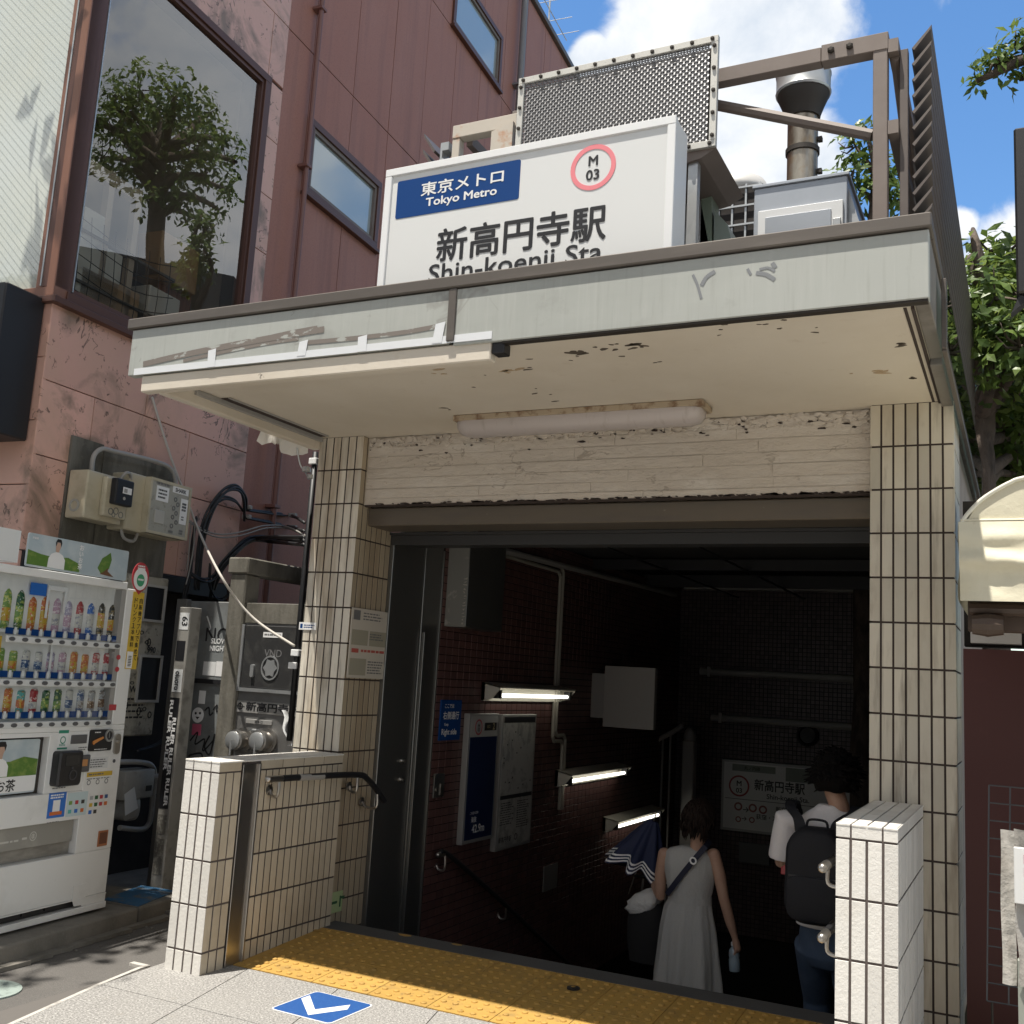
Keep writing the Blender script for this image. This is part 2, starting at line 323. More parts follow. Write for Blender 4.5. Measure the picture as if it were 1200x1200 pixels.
M['chimney'] = pm('heat_stained_stainless', (0.36, 0.32, 0.26), 0.33, 0.85, var=[V_(scale=3.5, col=(.12, .09, .06), lo=.42, hi=.6, f=.85, st=(1.6, 1.6, .5)), V_(scale=9, col=(.30, .2, .1), lo=.55, hi=.75, f=.6)])
M['soot'] = pm('sooty_metal', (0.045, 0.038, 0.032), 0.6, 0.4)
M['white_frame'] = pm('white_powder_coat', (0.78, 0.79, 0.79), 0.35)
M['sign_white'] = pm('white_acrylic_sign', (0.70, 0.71, 0.70), 0.22)
M['metro_blue'] = pm('deep_blue_vinyl', (0.005, 0.05, 0.20), 0.5, spec=.2)
M['line_red'] = pm('pink_red_vinyl', (0.80, 0.24, 0.27), 0.4)
M['black'] = pm('black_vinyl', (0.018, 0.018, 0.02), 0.4)
M['white'] = pm('white_vinyl', (0.80, 0.80, 0.79), 0.45)
M['grey_ink'] = pm('grey_ink', (0.16, 0.16, 0.16), 0.6)
M['pink_stone'] = pm('veined_pink_marble', (0.68, 0.40, 0.32), 0.36, rand=0.09, var=[V_(scale=1.1, col=(.56, .36, .265), lo=.42, hi=.68, f=.6, dist=1.2), V_(scale=24, col=(.56, .33, .27), lo=.5, hi=.8, f=.35), V_(scale=1.3, col=(.16, .125, .085), lo=.51, hi=.66, f=.8, detail=9, dist=1.5), V_(k='vein', scale=3.2, col=(.09, .055, .04), lo=.022, hi=.004, f=.9, dist=1.6), V_(k='vein', scale=9, col=(.12, .07, .05), lo=.03, hi=.006, f=.75, dist=1.0)], bump=(50, .05, .002))
M['grime_stone'] = pm('grimy_grey_stone', (0.16, 0.15, 0.125), 0.85, var=[V_(scale=4, col=(.07, .065, .05), lo=.42, hi=.62, f=.8, st=(2, 2, .5)), V_(scale=25, col=(.26, .25, .21), lo=.6, hi=.8, f=.5)], bump=(40, .4, .005))
M['brown_panel'] = pm('red_brown_wall_panel', (0.37, 0.165, 0.118), 0.62, var=[V_(scale=2, col=(.40, .20, .155), lo=.4, hi=.7, f=.5, st=(1, 1, .5)), V_(scale=70, col=(.18, .085, .07), lo=.5, hi=.7, f=.4), V_(scale=3, col=(.17, .085, .075), lo=.52, hi=.75, f=.4, st=(2.5, 2.5, .15))], bump=(120, .15, .002))
M['brown_frame'] = pm('brown_aluminium_frame', (0.115, 0.055, 0.04), 0.38, 0.35)
M['copper_frame'] = pm('coppery_window_frame', (0.24, 0.115, 0.075), 0.38, 0.3, var=[V_(scale=3, col=(.32, .17, .12), lo=.5, hi=.7, f=.5, st=(1, 1, .2))])
M['dark'] = pm('near_black_paint', (0.014, 0.014, 0.016), 0.5, bump=(20, .05, .003))
M['dark_gap'] = pm('near_black_wall', (0.028, 0.024, 0.022), 0.9, var=[V_(scale=5, col=(.055, .045, .04), lo=.5, hi=.75, f=.7)])  # near black throughout, with slightly lighter mottling
M['window_glass'] = glassmat('clear_window_glass', (0.80, 0.79, 0.74), 0.10, 1.7, 0.9)
M['case_glass'] = glassmat('display_window_glass', (0.9, 0.92, 0.93), 0.045, 3.0, 0.8)
M['maroon_tile'] = pm('maroon_wall_tile', (0.115, 0.058, 0.052), 0.4, rand=0.18)
M['maroon_far'] = pm('maroon_mosaic_tile', (0.085, 0.06, 0.058), 0.38, rand=0.25)
M['black_grout'] = pm('black_grout', (0.010, 0.008, 0.008), 0.9)
M['ceiling'] = pm('dim_ceiling_board', (0.055, 0.055, 0.055), 0.8)
M['stair'] = pm('worn_stair_stone', (0.07, 0.068, 0.066), 0.8, bump=(80, .2, .003))
M['step_stone'] = pm('dark_grey_step_stone', (0.085, 0.085, 0.085), 0.75, var=[V_(scale=220, col=(.17, .17, .17), lo=.55, hi=.7, f=.6), V_(scale=3, col=(.055, .055, .055), lo=.5, hi=.7, f=.5)], bump=(150, .2, .002))
M['granite'] = pm('pale_granite_paver', (0.30, 0.29, 0.275), 0.8, rand=0.05, var=[V_(scale=110, col=(.10, .098, .095), lo=.50, hi=.62, f=.85, detail=2), V_(scale=85, col=(.56, .55, .52), lo=.54, hi=.66, f=.8, detail=2), V_(scale=1.5, col=(.31, .30, .28), lo=.5, hi=.75, f=.5), V_(scale=7, col=(.27, .24, .19), lo=.64, hi=.8, f=.45)], bump=(200, .25, .002))
M['bounce_ground'] = pm('pale_bounce_paving', (0.40, 0.39, 0.37), 0.85, var=[V_(scale=.8, col=(.32, .31, .30), lo=.45, hi=.7)])
M['asphalt'] = pm('worn_asphalt', (0.115, 0.108, 0.10), 0.9, var=[V_(scale=240, col=(.25, .235, .215), lo=.56, hi=.68, f=.75, detail=3), V_(scale=130, col=(.045, .043, .04), lo=.56, hi=.7, f=.6, detail=3), V_(scale=2, col=(.085, .08, .075), lo=.45, hi=.7, f=.6)], bumps=[(160, .6, .005), (5, .2, .02)])
M['kerb'] = pm('stained_kerb_concrete', (0.20, 0.185, 0.16), 0.9, var=[V_(scale=4, col=(.10, .095, .08), lo=.45, hi=.7, f=.8), V_(scale=60, col=(.29, .27, .24), lo=.58, hi=.75, f=.5)], bumps=[(50, .4, .006), (8, .3, .02)])
M['tactile'] = pm('yellow_tactile_tile', (0.48, 0.29, 0.072), 0.62, rand=0.06, var=[V_(scale=11, col=(.27, .18, .07), lo=.5, hi=.72, f=.6, detail=9), V_(scale=36, col=(.10, .07, .035), lo=.6, hi=.7, f=.6), V_(scale=6, col=(.50, .29, .06), lo=.5, hi=.75, f=.5), V_(scale=50, col=(.42, .27, .09), lo=.6, hi=.8, f=.4), V_(scale=2.4, col=(.20, .14, .07), lo=.66, hi=.8, f=.5)], bump=(140, .15, .002))
M['road_blue'] = pm('blue_floor_vinyl', (0.018, 0.085, 0.29), 0.55, var=[V_(scale=60, col=(.07, .2, .48), lo=.55, hi=.75, f=.5)])
M['worn_blue'] = pm('worn_blue_paint', (0.03, 0.12, 0.24), 0.8, var=[V_(scale=9, col=(.15, .145, .13), lo=.5, hi=.62, f=.8)])
M['tube'] = pm('lit_fluorescent_tube', (0.9, 0.9, 0.85), 0.3, emit=((1.0, 0.96, 0.84), 2.4))
M['lamp_metal'] = pm('cream_lamp_housing', (0.55, 0.53, 0.46), 0.45)
M['diffuser'] = pm('dusty_lamp_diffuser', (0.50, 0.45, 0.43), 0.4, var=[V_(scale=10, col=(.32, .27, .23), lo=.58, hi=.78, f=.5, st=(3, 1, .5))])
M['rust_edge'] = pm('rusty_cream_lamp_base', (0.42, 0.34, 0.24), 0.7, var=[V_(scale=14, col=(.16, .08, .035), lo=.5, hi=.65, f=.85)])
M['conduit'] = pm('grey_conduit', (0.33, 0.32, 0.30), 0.5)
M['cable'] = pm('black_cable_rubber', (0.012, 0.013, 0.015), 0.5)
M['cable_grey'] = pm('grey_cable', (0.30, 0.29, 0.27), 0.6)
M['cable_white'] = pm('dirty_white_cable', (0.50, 0.47, 0.42), 0.6)
# ================================================================== SETTING: ground
b = MB(); b.rect(Fr((0, 0, 0), X, Y, Z), -60, 60, -60, 5.5, -0.012); b.rect(WORLD, -60, -4.10, 5.5, 60, -0.012); b.rect(WORLD, -0.2, 60, 5.5, 60, -0.012); b.rect(WORLD, -4.10, -0.2, 16, 60, -0.012)
struct(obj('road', b, M['asphalt'], loc=(0, 0, 0), solid=False))
b = MB(); b.rect(WORLD, -3.0, 40, -40, 1.2, -0.006); struct(obj('bounce_sheet', b, M['bounce_ground'], loc=(0, 0, 0), solid=False))  # unseen pale ground added behind the camera for more bounce light
# granite pavers in front of the entrance: real slabs with open joints
b = MB()
EDGE = [(-4.02, 3.1), (-4.14, 3.6), (-4.27, 4.15), (-4.335, 4.5), (-4.335, 4.57)]
def edge_x(y):
    for (x0, y0), (x1, y1) in zip(EDGE, EDGE[1:]):
        if y0 <= y <= y1: return x0 + (x1 - x0) * (y - y0) / (y1 - y0)
    return EDGE[0][0] if y < EDGE[0][1] else EDGE[-1][0]
ys = [1.2, 1.775, 2.375, 2.975, 3.575, 4.173, 4.845]; xs = [-3.69 + .6 * k for k in range(0, 14)]
SK = lambda x, y: x - .25 * (y - 4.173)          # the joints run at a slight angle
for ya, yb in zip(ys, ys[1:]):
    g = 0.0028
    ea, eb = (edge_x(ya) + .03, edge_x(yb) + .03) if ya > 2.9 else (-4.0, -4.0)
    b.prism(WORLD, [(ea, ya + g), (SK(-3.69, ya) - g, ya + g), (SK(-3.69, yb) - g, yb - g), (eb, yb - g)], -.05, 0)
    for xa, xb in zip(xs, xs[1:]): b.prism(WORLD, [(SK(xa, ya) + g, ya + g), (SK(xb, ya) - g, ya + g), (SK(xb, yb) - g, yb - g), (SK(xa, yb) + g, yb - g)], -.05, 0)
struct(obj('pavement', b, M['granite'], loc=(0, 0, 0)))
b = MB(); b.box(WORLD, -4.3, 4.2, 1.2, 4.846, -.05, -.006); struct(obj('pavement_joints', b, pm('joint_sand', (.13, .12, .11), .95), loc=(0, 0, 0)))
b = MB()
pts = [(x, y) for x, y in EDGE]
b.prism(WORLD, [(x + .006, y) for x, y in pts] + [(x + .03, y) for x, y in pts[::-1]], -.05, .001)
b.box(WORLD, -4.42, -4.31, 4.53, 4.565, -.05, .003)
struct(obj('paving_edge_line', b, pm('pale_edge_mortar', (.50, .48, .44), .8, var=[V_(scale=9, col=(.28, .26, .24), lo=.5, hi=.62, f=.8)]), loc=(0, 0, 0)))
# tactile paving on a slight ramp up to the step, with real studs
RZ = lambda y: .05 * (y - 4.848) / .82
def ramp_box(mb, x0, x1, y0, y1, th):
    mb.loft([[Vector((x, y, RZ(y) - .05)), Vector((x, y, RZ(y) + th)), Vector((x2, y, RZ(y) + th)), Vector((x2, y, RZ(y) - .05))] for y in (y0, y1) for x, x2 in ((x0, x1),)])
b = MB(); T = .353
for y0, y1, ny in ((4.849, 5.228, 5), (5.232, 5.668, 6)):
    for i in range(-2, 9):
        x0 = max(-3.97, -3.435 + i * T); x1 = -3.435 + (i + 1) * T - .004
        if x1 < x0 + .02: continue
        ramp_box(b, x0, x1, y0, y1, .0035)
        for a in range(5):
            cx = -3.435 + i * T + .036 + a * .0692
            if cx < x0 + .02: continue
            for c in range(ny):
                cy = y0 + .038 + c * .0725; b.lathe((cx, cy, RZ(cy) + .003), [(.0175, 0), (.0158, .0062), (.0115, .0085)], 10)
struct(obj('tactile_paving', b, M['tactile'], loc=(0, 0, 0), smooth=40))
b = MB(); ramp_box(b, -4.02, -.3, 4.846, 5.67, -.004); struct(obj('tactile_bed', b, pm('dark_joint_mortar', (.10, .08, .05), .95), loc=(0, 0, 0)))
b = MB(); b.box(WORLD, -4.02, -.3, 5.672, 5.872, -.16, .053, .006); struct(obj('entrance_step', b, M['step_stone'], loc=(0, 0, 0)))
b = MB(); pdr = atz(672, 1158, .045); b.disc(WORLD, pdr.x, pdr.y, .035, RZ(pdr.y) + .001, RZ(pdr.y) + .0115, 18); o = obj('drain_cover', b, M['dark']); tag(o, 'small dark round drain cover among the yellow tactile tiles', 'drain cover')
b = MB()
for u, v, r in ((474, 1096, .045), (535, 1107, .035), (370, 1090, .03)): p_ = atz(u, v, .053); b.prism(WORLD, [(p_.x + r * cos(a) * (1 + .3 * sin(3 * a)), p_.y + r * .5 * sin(a)) for a in [2 * pi * k / 9 for k in range(9)]], .0532, .0545)
struct(obj('yellow_paint_spots', b, M['tactile'], loc=(0, 0, 0)))
# kerb strip of the alley (slightly turned), blue paint, alley floor
KF = Fr((-5.0, 5, 0), Vector((-sin(radians(7.5)), cos(radians(7.5)), 0)), -Vector((cos(radians(7.5)), sin(radians(7.5)), 0)), Z)
b = MB()
for a0, a1 in ((-4.0, -2.6), (-2.59, -1.2), (-1.19, .18), (.19, .62)): b.box(KF, a0, a1, 0, 1.2, -.05, .1, .012, 2)
struct(obj('kerb', b, M['kerb'], loc=(0, 0, 0)))
b = MB()
for k in range(26):
    a = -3.6 + k * .165; w = .05 + .035 * noise.noise((k * .7, 0, 0)); b.prism(KF, [(a, -.0), (a + .17, -.0), (a + .17, -w - .02), (a, -w)], -.01, .012 + .006 * noise.noise((k, 3, 0)))
struct(obj('gutter', b, M['kerb'], loc=(0, 0, 0)))
b = MB(); b.prism(KF, [(.2, .02), (.235, .32), (.72, .40), (.70, .1)], .098, .104); struct(obj('painted_patch', b, M['worn_blue'], loc=(0, 0, 0)))
b = MB(); b.box(WORLD, -6.2, -4.3, 5.45, 12, -.02, .03); struct(obj('alley_floor', b, M['kerb'], loc=(0, 0, 0)))
b = MB()
for k in range(60):
    p = Vector((-5.0 + random.uniform(-.05, .2), random.uniform(3.6, 5.4), -.011)); r = random.uniform(.004, .012)
    b.lathe(p, [(r, 0), (r * .9, r * .5), (r * .3, r * .8)], 5)
o = obj('grit', b, M['kerb'], loc=(0, 0, 0)); o['kind'] = 'stuff'
t = obj('manhole_cover', MB().disc(WORLD, -4.62, 3.79, .17, -.012, -.004, 28), pm('pale_green_painted_iron', (.30, .36, .33), .6, var=[V_(scale=25, col=(.18, .22, .2), lo=.5, hi=.65)], bump=(60, .5, .004)))
tag(t, 'pale green round manhole cover set in the asphalt at the left', 'manhole')

# ================================================================== STATION ENTRANCE
ST = thing('station_entrance', 'concrete subway station entrance with wide flat canopy and tan tiled pillars', 'station', (-2.3, 6, 0))
PY = 5.75; XL, XR = -4.02, -.735
CY, CX0, CX1, ZS = 4.20, -4.60, -.318, 3.222
# pillars
def pillar(x0, x1, y1, m, face_in):
    p = obj('pillar', MB().box(WORLD, x0 + .008, x1 - .008, PY + .008, y1, -.05, ZS), M['joint'], ST)
    b = MB(); b.tiles(front(PY + .008), x0, x1 - (.0 if face_in > 0 else 0), -.02, ZS - .003, .0585, .2345, .0105, from_top=True)
    obj('tile_cladding', b, m, p)
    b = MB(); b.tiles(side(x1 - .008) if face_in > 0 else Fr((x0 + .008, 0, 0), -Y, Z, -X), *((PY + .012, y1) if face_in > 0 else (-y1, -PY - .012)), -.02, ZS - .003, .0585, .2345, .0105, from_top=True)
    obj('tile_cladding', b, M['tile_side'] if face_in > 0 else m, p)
    if face_in < 0:
        b = MB(); b.tiles(side(x1 - .008), PY + .012, y1, -.02, ZS - .003, .0585, .2345, .0105, from_top=True); obj('tile_cladding', b, m, p)
    return p
pillar(-4.385, XL, 6.19, M['tile_stained'], 1)
pillar(XR, -.318, 6.3, M['tile_tan'], -1)
# canopy: slab, soffit, fascia panels, seam cover, coping
obj('canopy_slab', MB().box(WORLD, CX0 + .18, CX1 - .06, CY + .07, 8.6, ZS, 3.5), M['soffit'], ST)
fa = MB(); fa.box(front(CY), CX0, -2.49, ZS + .012, 3.507, -.06, 0, .004); fa.box(front(CY), -2.462, CX1, ZS - .002, 3.507, -.06, 0, .004)
fas = obj('fascia', fa, M['fascia'], ST)
fs = MB(); fs.box(side(CX1), CY + .002, 5.0, ZS - .002, 3.507, -.06, -.001, .004); fs.box(side(CX1), 5.012, 8.6, ZS - .03, 3.45, -.06, -.004, .004)
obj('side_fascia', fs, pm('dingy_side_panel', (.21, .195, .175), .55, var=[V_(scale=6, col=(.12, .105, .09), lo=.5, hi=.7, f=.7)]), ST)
obj('side_fascia', MB().box(Fr((CX0 + .172, 0, 0), -Y, Z, -X), -8.6, -CY - .063, ZS + .01, 3.507, -.06, -.001, .004), M['fascia'], ST)
obj('seam_cover', MB().box(front(CY), -2.497, -2.455, ZS + .02, 3.508, -.02, .012, .003), M['coping'], fas)
obj('coping', MB().box(WORLD, CX0 - .03, CX1 + .012, CY - .018, CY + .12, 3.511, 3.572, .006).box(WORLD, CX1 - .1, CX1 + .012, CY + .121, 8.6, 3.511, 3.572, .006).box(WORLD, CX0 + .165, CX0 + .24, CY + .121, 8.6, 3.511, 3.572, .006), M['coping'], ST)
obj('roof_surface', MB().box(WORLD, CX0 + .245, CX1 - .105, CY + .125, 8.6, 3.501, 3.52), M['ceiling'], ST)
obj('soffit_groove', MB().box(WORLD, CX1 - .105, CX1 - .092, CY + .09, 5.75, ZS - .003, ZS - .0005).box(WORLD, CX1 - .075, CX1 - .062, CY + .08, 5.9, ZS - .012, ZS - .0005), M['joint'], ST)
obj('drip_edge', MB().box(front(CY), -2.2, CX1 - .006, ZS - .012, ZS + .0, -.05, -.008), M['soot'], ST)
# smears of old paint and graffiti left on the fascia
b = MB()
def stroke(mb, fr, pts, w, d=.0015):
    P = arc([(x, y, 0) for x, y in pts], 6)
    for p, q in zip(P, P[1:]):
        t = (q - p); l = t.length
        if l < 1e-5: continue
        n = Vector((-t.y, t.x, 0)) / l * w * .5
        mb.quad(fr.P(*(p - n).xy, d), fr.P(*(q - n).xy, d), fr.P(*(q + n).xy, d), fr.P(*(p + n).xy, d))
F_ = front(CY)
for k, pl in enumerate(([(812, 322), (817, 333), (822, 350)], [(822, 335), (828, 325), (838, 318)], [(876, 315), (880, 322)], [(886, 320), (898, 322), (908, 328)], [(890, 316), (900, 314), (908, 318)], [(905, 308), (909, 314)])):
    stroke(b, F_, [F_.at(*p) for p in pl], .012 + .006 * (k % 2))
obj('graffiti', b, pm('faded_marker', (.2, .21, .22), .6), fas)
b = MB()
for pl, w in (([(168, 427), (215, 416), (280, 403), (330, 394), (380, 386)], .034), ([(215, 423), (260, 413), (310, 403), (350, 397)], .02), ([(355, 402), (410, 397), (470, 390), (510, 383)], .024), ([(290, 401), (330, 391), (372, 383)], .014)):
    stroke(b, F_, [F_.at(*p) for p in pl], w, .0008 + w * .05)
obj('scrape', b, pm('scraped_bare_metal', (.19, .165, .145), .7, var=[V_(scale=26, col=(.40, .415, .385), lo=.56, hi=.60, f=.95, detail=8, st=(.4, 1, 1))]), fas)
b = MB()
def tape(x0, y0, x1, y1):
    s0, t0 = F_.at(x0, y0); s1, t1 = F_.at(x1, y1); b.box(F_, s0, s1, t1, t0, .0035, .0045)
for x, yt, yb in ((250, 409, 430), (355, 399, 417), (426, 393, 412), (514, 378, 402)):
    s, t1 = F_.at(x, yt); _, t0 = F_.at(x, yb); k = .012 * random.uniform(-1, 1)
    b.prism(F_, [(s - .027, t0), (s + .027, t0), (s + .03 + k, t1), (s - .024 + k, t1 - .008)], .0035, .0048)
b.box(F_, -4.55, -2.25, ZS + .012, ZS + .05, .0005, .003)
obj('tape_strip', b, pm('white_masking_tape', (.70, .72, .74), .6, bump=(30, .2, .003)), fas)
# boxed lip under the left half of the fascia, bracket, trim along the left edge
obj('canopy_lip', MB().box(WORLD, -4.5, -2.26, CY + .012, CY + .075, 3.135, ZS + .008, .006), M['soffit'], ST)
obj('lip_bracket', MB().box(WORLD, -2.255, -2.19, CY + .015, CY + .085, 3.165, ZS - .002, .004), M['dark'], ST)
lb = MB(); lb.box(WORLD, -4.43, -4.372, CY + .08, 5.745, 3.135, ZS - .001, .006)
obj('edge_trim', lb, M['soffit'], ST)
obj('sealing_tape', MB().box(WORLD, -4.371, -4.345, CY + .3, 5.74, 3.19, ZS - .002, .003).box(WORLD, -4.29, -4.27, CY + .5, 5.7, 3.214, ZS - .001, .002), M['conduit'], ST)
obj('edge_gap', MB().box(WORLD, -4.343, -4.295, CY + .5, 5.7, 3.2165, ZS - .001), M['joint'], ST)
tp = MB(); s_ = Fr((-4.56, 0, 0), Y, Z, -X)
tp.grid(lambda a, c: (-4.44 + .05 * sin(7 * a) * c - .03 * c, 5.2 + a * .5, 3.15 - c * (.03 + .05 * abs(sin(5 * a + 1)) + .03 * noise.noise((a * 9, 0, 0)))), 16, 4)
tag(obj('torn_paper', tp, pm('torn_white_sheet', (.72, .70, .66), .8, bump=(18, .5, .02)), smooth=True, solid=False), 'torn white plastic sheet hanging under the left canopy edge', 'torn sheet')
# flaked patches on the painted soffit
rf_ = random.Random(4); SO = Fr((0, 0, ZS - .0006), X, Y, -Z)
def flakes(spots, name, m, k=9):
    b = MB()
    for (u, v, n, sp, r) in spots:
        c = atz(u, v, ZS)
        for _ in range(n):
            x, y = c.x + rf_.gauss(0, sp), c.y + rf_.gauss(0, sp * .5); rr = r * rf_.uniform(.4, 1.3); el = rf_.uniform(1.2, 3.2); an = rf_.uniform(-.5, .5)
            x = min(x, CX1 - .16); pts = []
            for i in range(k):
                a = 2 * pi * i / k; q = rr * rf_.uniform(.55, 1.25); px_, py_ = q * el * cos(a), q * sin(a); pts.append((x + px_ * cos(an) - py_ * sin(an), y + px_ * sin(an) + py_ * cos(an)))
            b.prism(SO, pts, 0, .0016)
    obj(name, b, m, ST)
flakes([(670, 411, 2, .03, .018), (682, 411, 1, .01, .012), (716, 407, 7, .08, .016), (738, 405, 3, .03, .014), (752, 408, 3, .04, .010), (768, 425, 2, .05, .007), (650, 470, 1, .0, .012), (628, 455, 1, 0, .009), (640, 461, 2, .03, .007), (614, 432, 2, .03, .010), (520, 478, 1, .0, .015), (527, 480, 1, .0, .008), (660, 425, 3, .1, .006), (560, 445, 2, .12, .006), (850, 380, 5, .12, .007), (930, 378, 4, .12, .006), (1085, 440, 6, .05, .008), (1088, 400, 5, .04, .008)], 'flaked_patch', pm('bare_dark_concrete', (.10, .08, .06), .9))
flakes([(600, 433, 4, .05, .022), (1005, 436, 4, .06, .012), (515, 438, 3, .06, .012)], 'tan_patch', pm('tan_undercoat', (.45, .34, .22), .9))
# painted lintel beam with crumbling top, shutter housing
LB = MB(); LB.box(WORLD, XL - .02, XR + .02, 5.83, 6.14, 2.755, ZS - .002)
obj('lintel_beam', LB, M['lintel'], ST)
lm = MB(); rl_ = random.Random(12)
def chip(mb, x, z, r, el, d1, fr):
    pts = [(x + r * el * rl_.uniform(.55, 1.3) * cos(a), z + r * rl_.uniform(.55, 1.3) * sin(a)) for a in [i * pi / 4.5 for i in range(9)]]; mb.prism(fr, pts, 0, d1)
LF = front(5.83); bz_ = [2.757, 2.80, 2.862, 2.935, 3.005, 3.085, 3.15]
for za, zb_ in zip(bz_, bz_[1:]):                       # each shuttering board stands a few millimetres proud or shy
    x = XL
    while x < XR - .01:
        l = rl_.uniform(.7, 1.9); x1_ = min(XR, x + l); lm.box(LF, x, x1_, za + rl_.uniform(.001, .003), zb_ - rl_.uniform(.001, .004), 0, rl_.uniform(.002, .009), .0015); x = x1_ + .0015
for k in range(420):
    x = rl_.uniform(XL + .02, XR - .02); z = ZS - .012 - abs(rl_.gauss(0, .035)); chip(lm, x, z, rl_.uniform(.005, .018), rl_.uniform(1, 2.6), rl_.uniform(.004, .022), LF)
for k in range(60): chip(lm, rl_.uniform(XL, XR), rl_.uniform(2.77, 3.16), rl_.uniform(.003, .010), rl_.uniform(1, 3), rl_.uniform(.006, .014), LF)
obj('crumbling_render', lm, M['lintel'], ST)
ck = MB(); ck.box(front(5.83), XL, XR, 2.743, 2.7545, -.03, .003)
for k in range(150): chip(ck, rl_.uniform(XL, XR), 2.756 + rl_.uniform(-.002, .006), rl_.uniform(.002, .007), rl_.uniform(1.5, 5), .0105, LF)
for k in range(70): chip(ck, rl_.uniform(XL, XR), ZS - .02 - abs(rl_.gauss(0, .045)), rl_.uniform(.002, .006), rl_.uniform(1.5, 5), .0125, LF)
obj('open_joint', ck, M['joint'], ST)
hs = MB(); hs.box(WORLD, XL, XR, 5.88, 6.16, 2.62, 2.741, .006); obj('shutter_housing', hs, pm('dusty_brown_steel', (.16, .135, .105), .5, .4, var=[V_(scale=3, col=(.13, .115, .1), lo=.5, hi=.7, f=.7, st=(.5, 1, 3)), V_(scale=18, col=(.33, .3, .25), lo=.68, hi=.74, f=.6)]), ST)
obj('shutter_guide', MB().box(WORLD, XL, XR, 6.165, 6.3, 2.60, 2.618).box(WORLD, XL, XR, 6.19, 6.205, 2.53, 2.599).box(WORLD, XL, XR, 6.305, 6.55, 2.56, 2.61), pm('dark_guide_steel', (.04, .04, .04), .5), ST)
# stainless shutter pocket and post on the left inside
dr = obj('shutter_pocket', MB().box(WORLD, XL - .2, -3.995, 6.195, 6.62, -.4, 2.62, .004), M['dark_steel'], ST)
obj('guide_post', MB().box(WORLD, XL - .2, -3.985, 6.625, 6.885, -.4, 2.62, .004).box(WORLD, -3.985, -3.962, 6.64, 6.665, -.3, 1.95, .003).box(WORLD, -3.985, -3.972, 6.87, 6.884, -.3, 2.58, .002), M['dark_steel'], ST)
kn = MB()
for z in (1.03, .9): kn.lathe(side(-3.995).P(6.50, z, 0), [(.02, 0), (.02, .006), (.013, .012), (.013, .03), (.004, .034)], 12, X)
obj('door_knob', kn, M['steel'], dr, smooth=35)
# interior shell: tiled left wall, right wall, far wall, ceiling, stairs
FY = 13.0
def tiled_wall(name, fr, s0, s1, t0, t1, tw, th, m, back):
    p = obj(name, MB().box(fr, s0, s1, t0, t1, -.2, 0), back, ST)
    obj('tile_cladding', MB().tiles(fr, s0 + .003, s1, t0 + .003, t1, tw, th, .007, 0, .005, .001), m, p); return p
LW = side(-3.975)
tiled_wall('left_wall', LW, 6.89, 12.99, -1.2, 2.9, .1, .06, M['maroon_tile'], M['black_grout'])
tiled_wall('end_wall', front(FY), -3.97, XR + .3, -1.2, 3.17, .051, .051, M['maroon_far'], M['black_grout'])
obj('end_wall_lower', MB().box(front(FY + .05), -4.2, XR + .3, -5, -1.2, -.2, 0), M['black_grout'], ST)
obj('left_wall_lower', MB().box(LW, 6.89, 12.99, -5, -1.21, -.2, -.01), M['black_grout'], ST)
obj('right_wall', MB().box(Fr((XR + .012, 0, 0), -Y, Z, -X), -13.2, -6.31, -5, 3.2, -.25, 0), M['black_grout'], ST)
cl = MB()
cl.quad((-4.2, 6.2, 2.78), (XR + .2, 6.2, 2.78), (XR + .2, FY, 3.05), (-4.2, FY, 3.05)); cl.quad((-4.2, 6.2, 3.2), (XR + .2, 6.2, 3.2), (XR + .2, FY + .2, 3.3), (-4.2, FY + .2, 3.3))
obj('ceiling', cl, M['ceiling'], ST)
obj('ceiling_beam', MB().box(front(FY - .02), -3.9, XR, 2.9, 3.06, -.02, .12), M['conduit'], ST)
cj = MB()
for x in (-3.2, -2.4): cj.box(WORLD, x, x + .03, 6.6, FY - .2, 2.79, 2.80)
for y in (8.2, 9.9, 11.6): cj.box(WORLD, -4.0, XR, y, y + .03, 2.8, 2.83 + (y - 6.2) * .02)
obj('ceiling_joint', cj, M['dark'], ST)
sb = MB()
for k in range(25): sb.box(WORLD, -4.0, XR + .05, 5.874 + .3 * k, 5.874 + .3 * (k + 1) + .02, -5.2, .053 - .165 * (k + 1), .004)
obj('staircase', sb, M['stair'], ST)
obj('landing', MB().box(WORLD, -4.2, XR + .1, 13.0, 13.25, -5.3, -4.0), M['stair'], ST)
# outer shell of the building behind (roof box, right flank)
obj('right_flank_wall', MB().box(WORLD, -.60, -.345, 6.31, 13.2, -.05, 3.20), pm('painted_concrete_flank', (.42, .36, .31), .85, var=[V_(scale=2, col=(.3, .26, .22), lo=.5, hi=.7)]), ST)
obj('left_flank_wall', MB().box(WORLD, -4.40, -4.22, 6.9, 13.2, -.05, 3.20), M['dark_gap'], ST)
obj('rear_wall', MB().box(WORLD, -4.4, -.345, 13.26, 13.4, -5, 3.4), M['dark_gap'], ST)

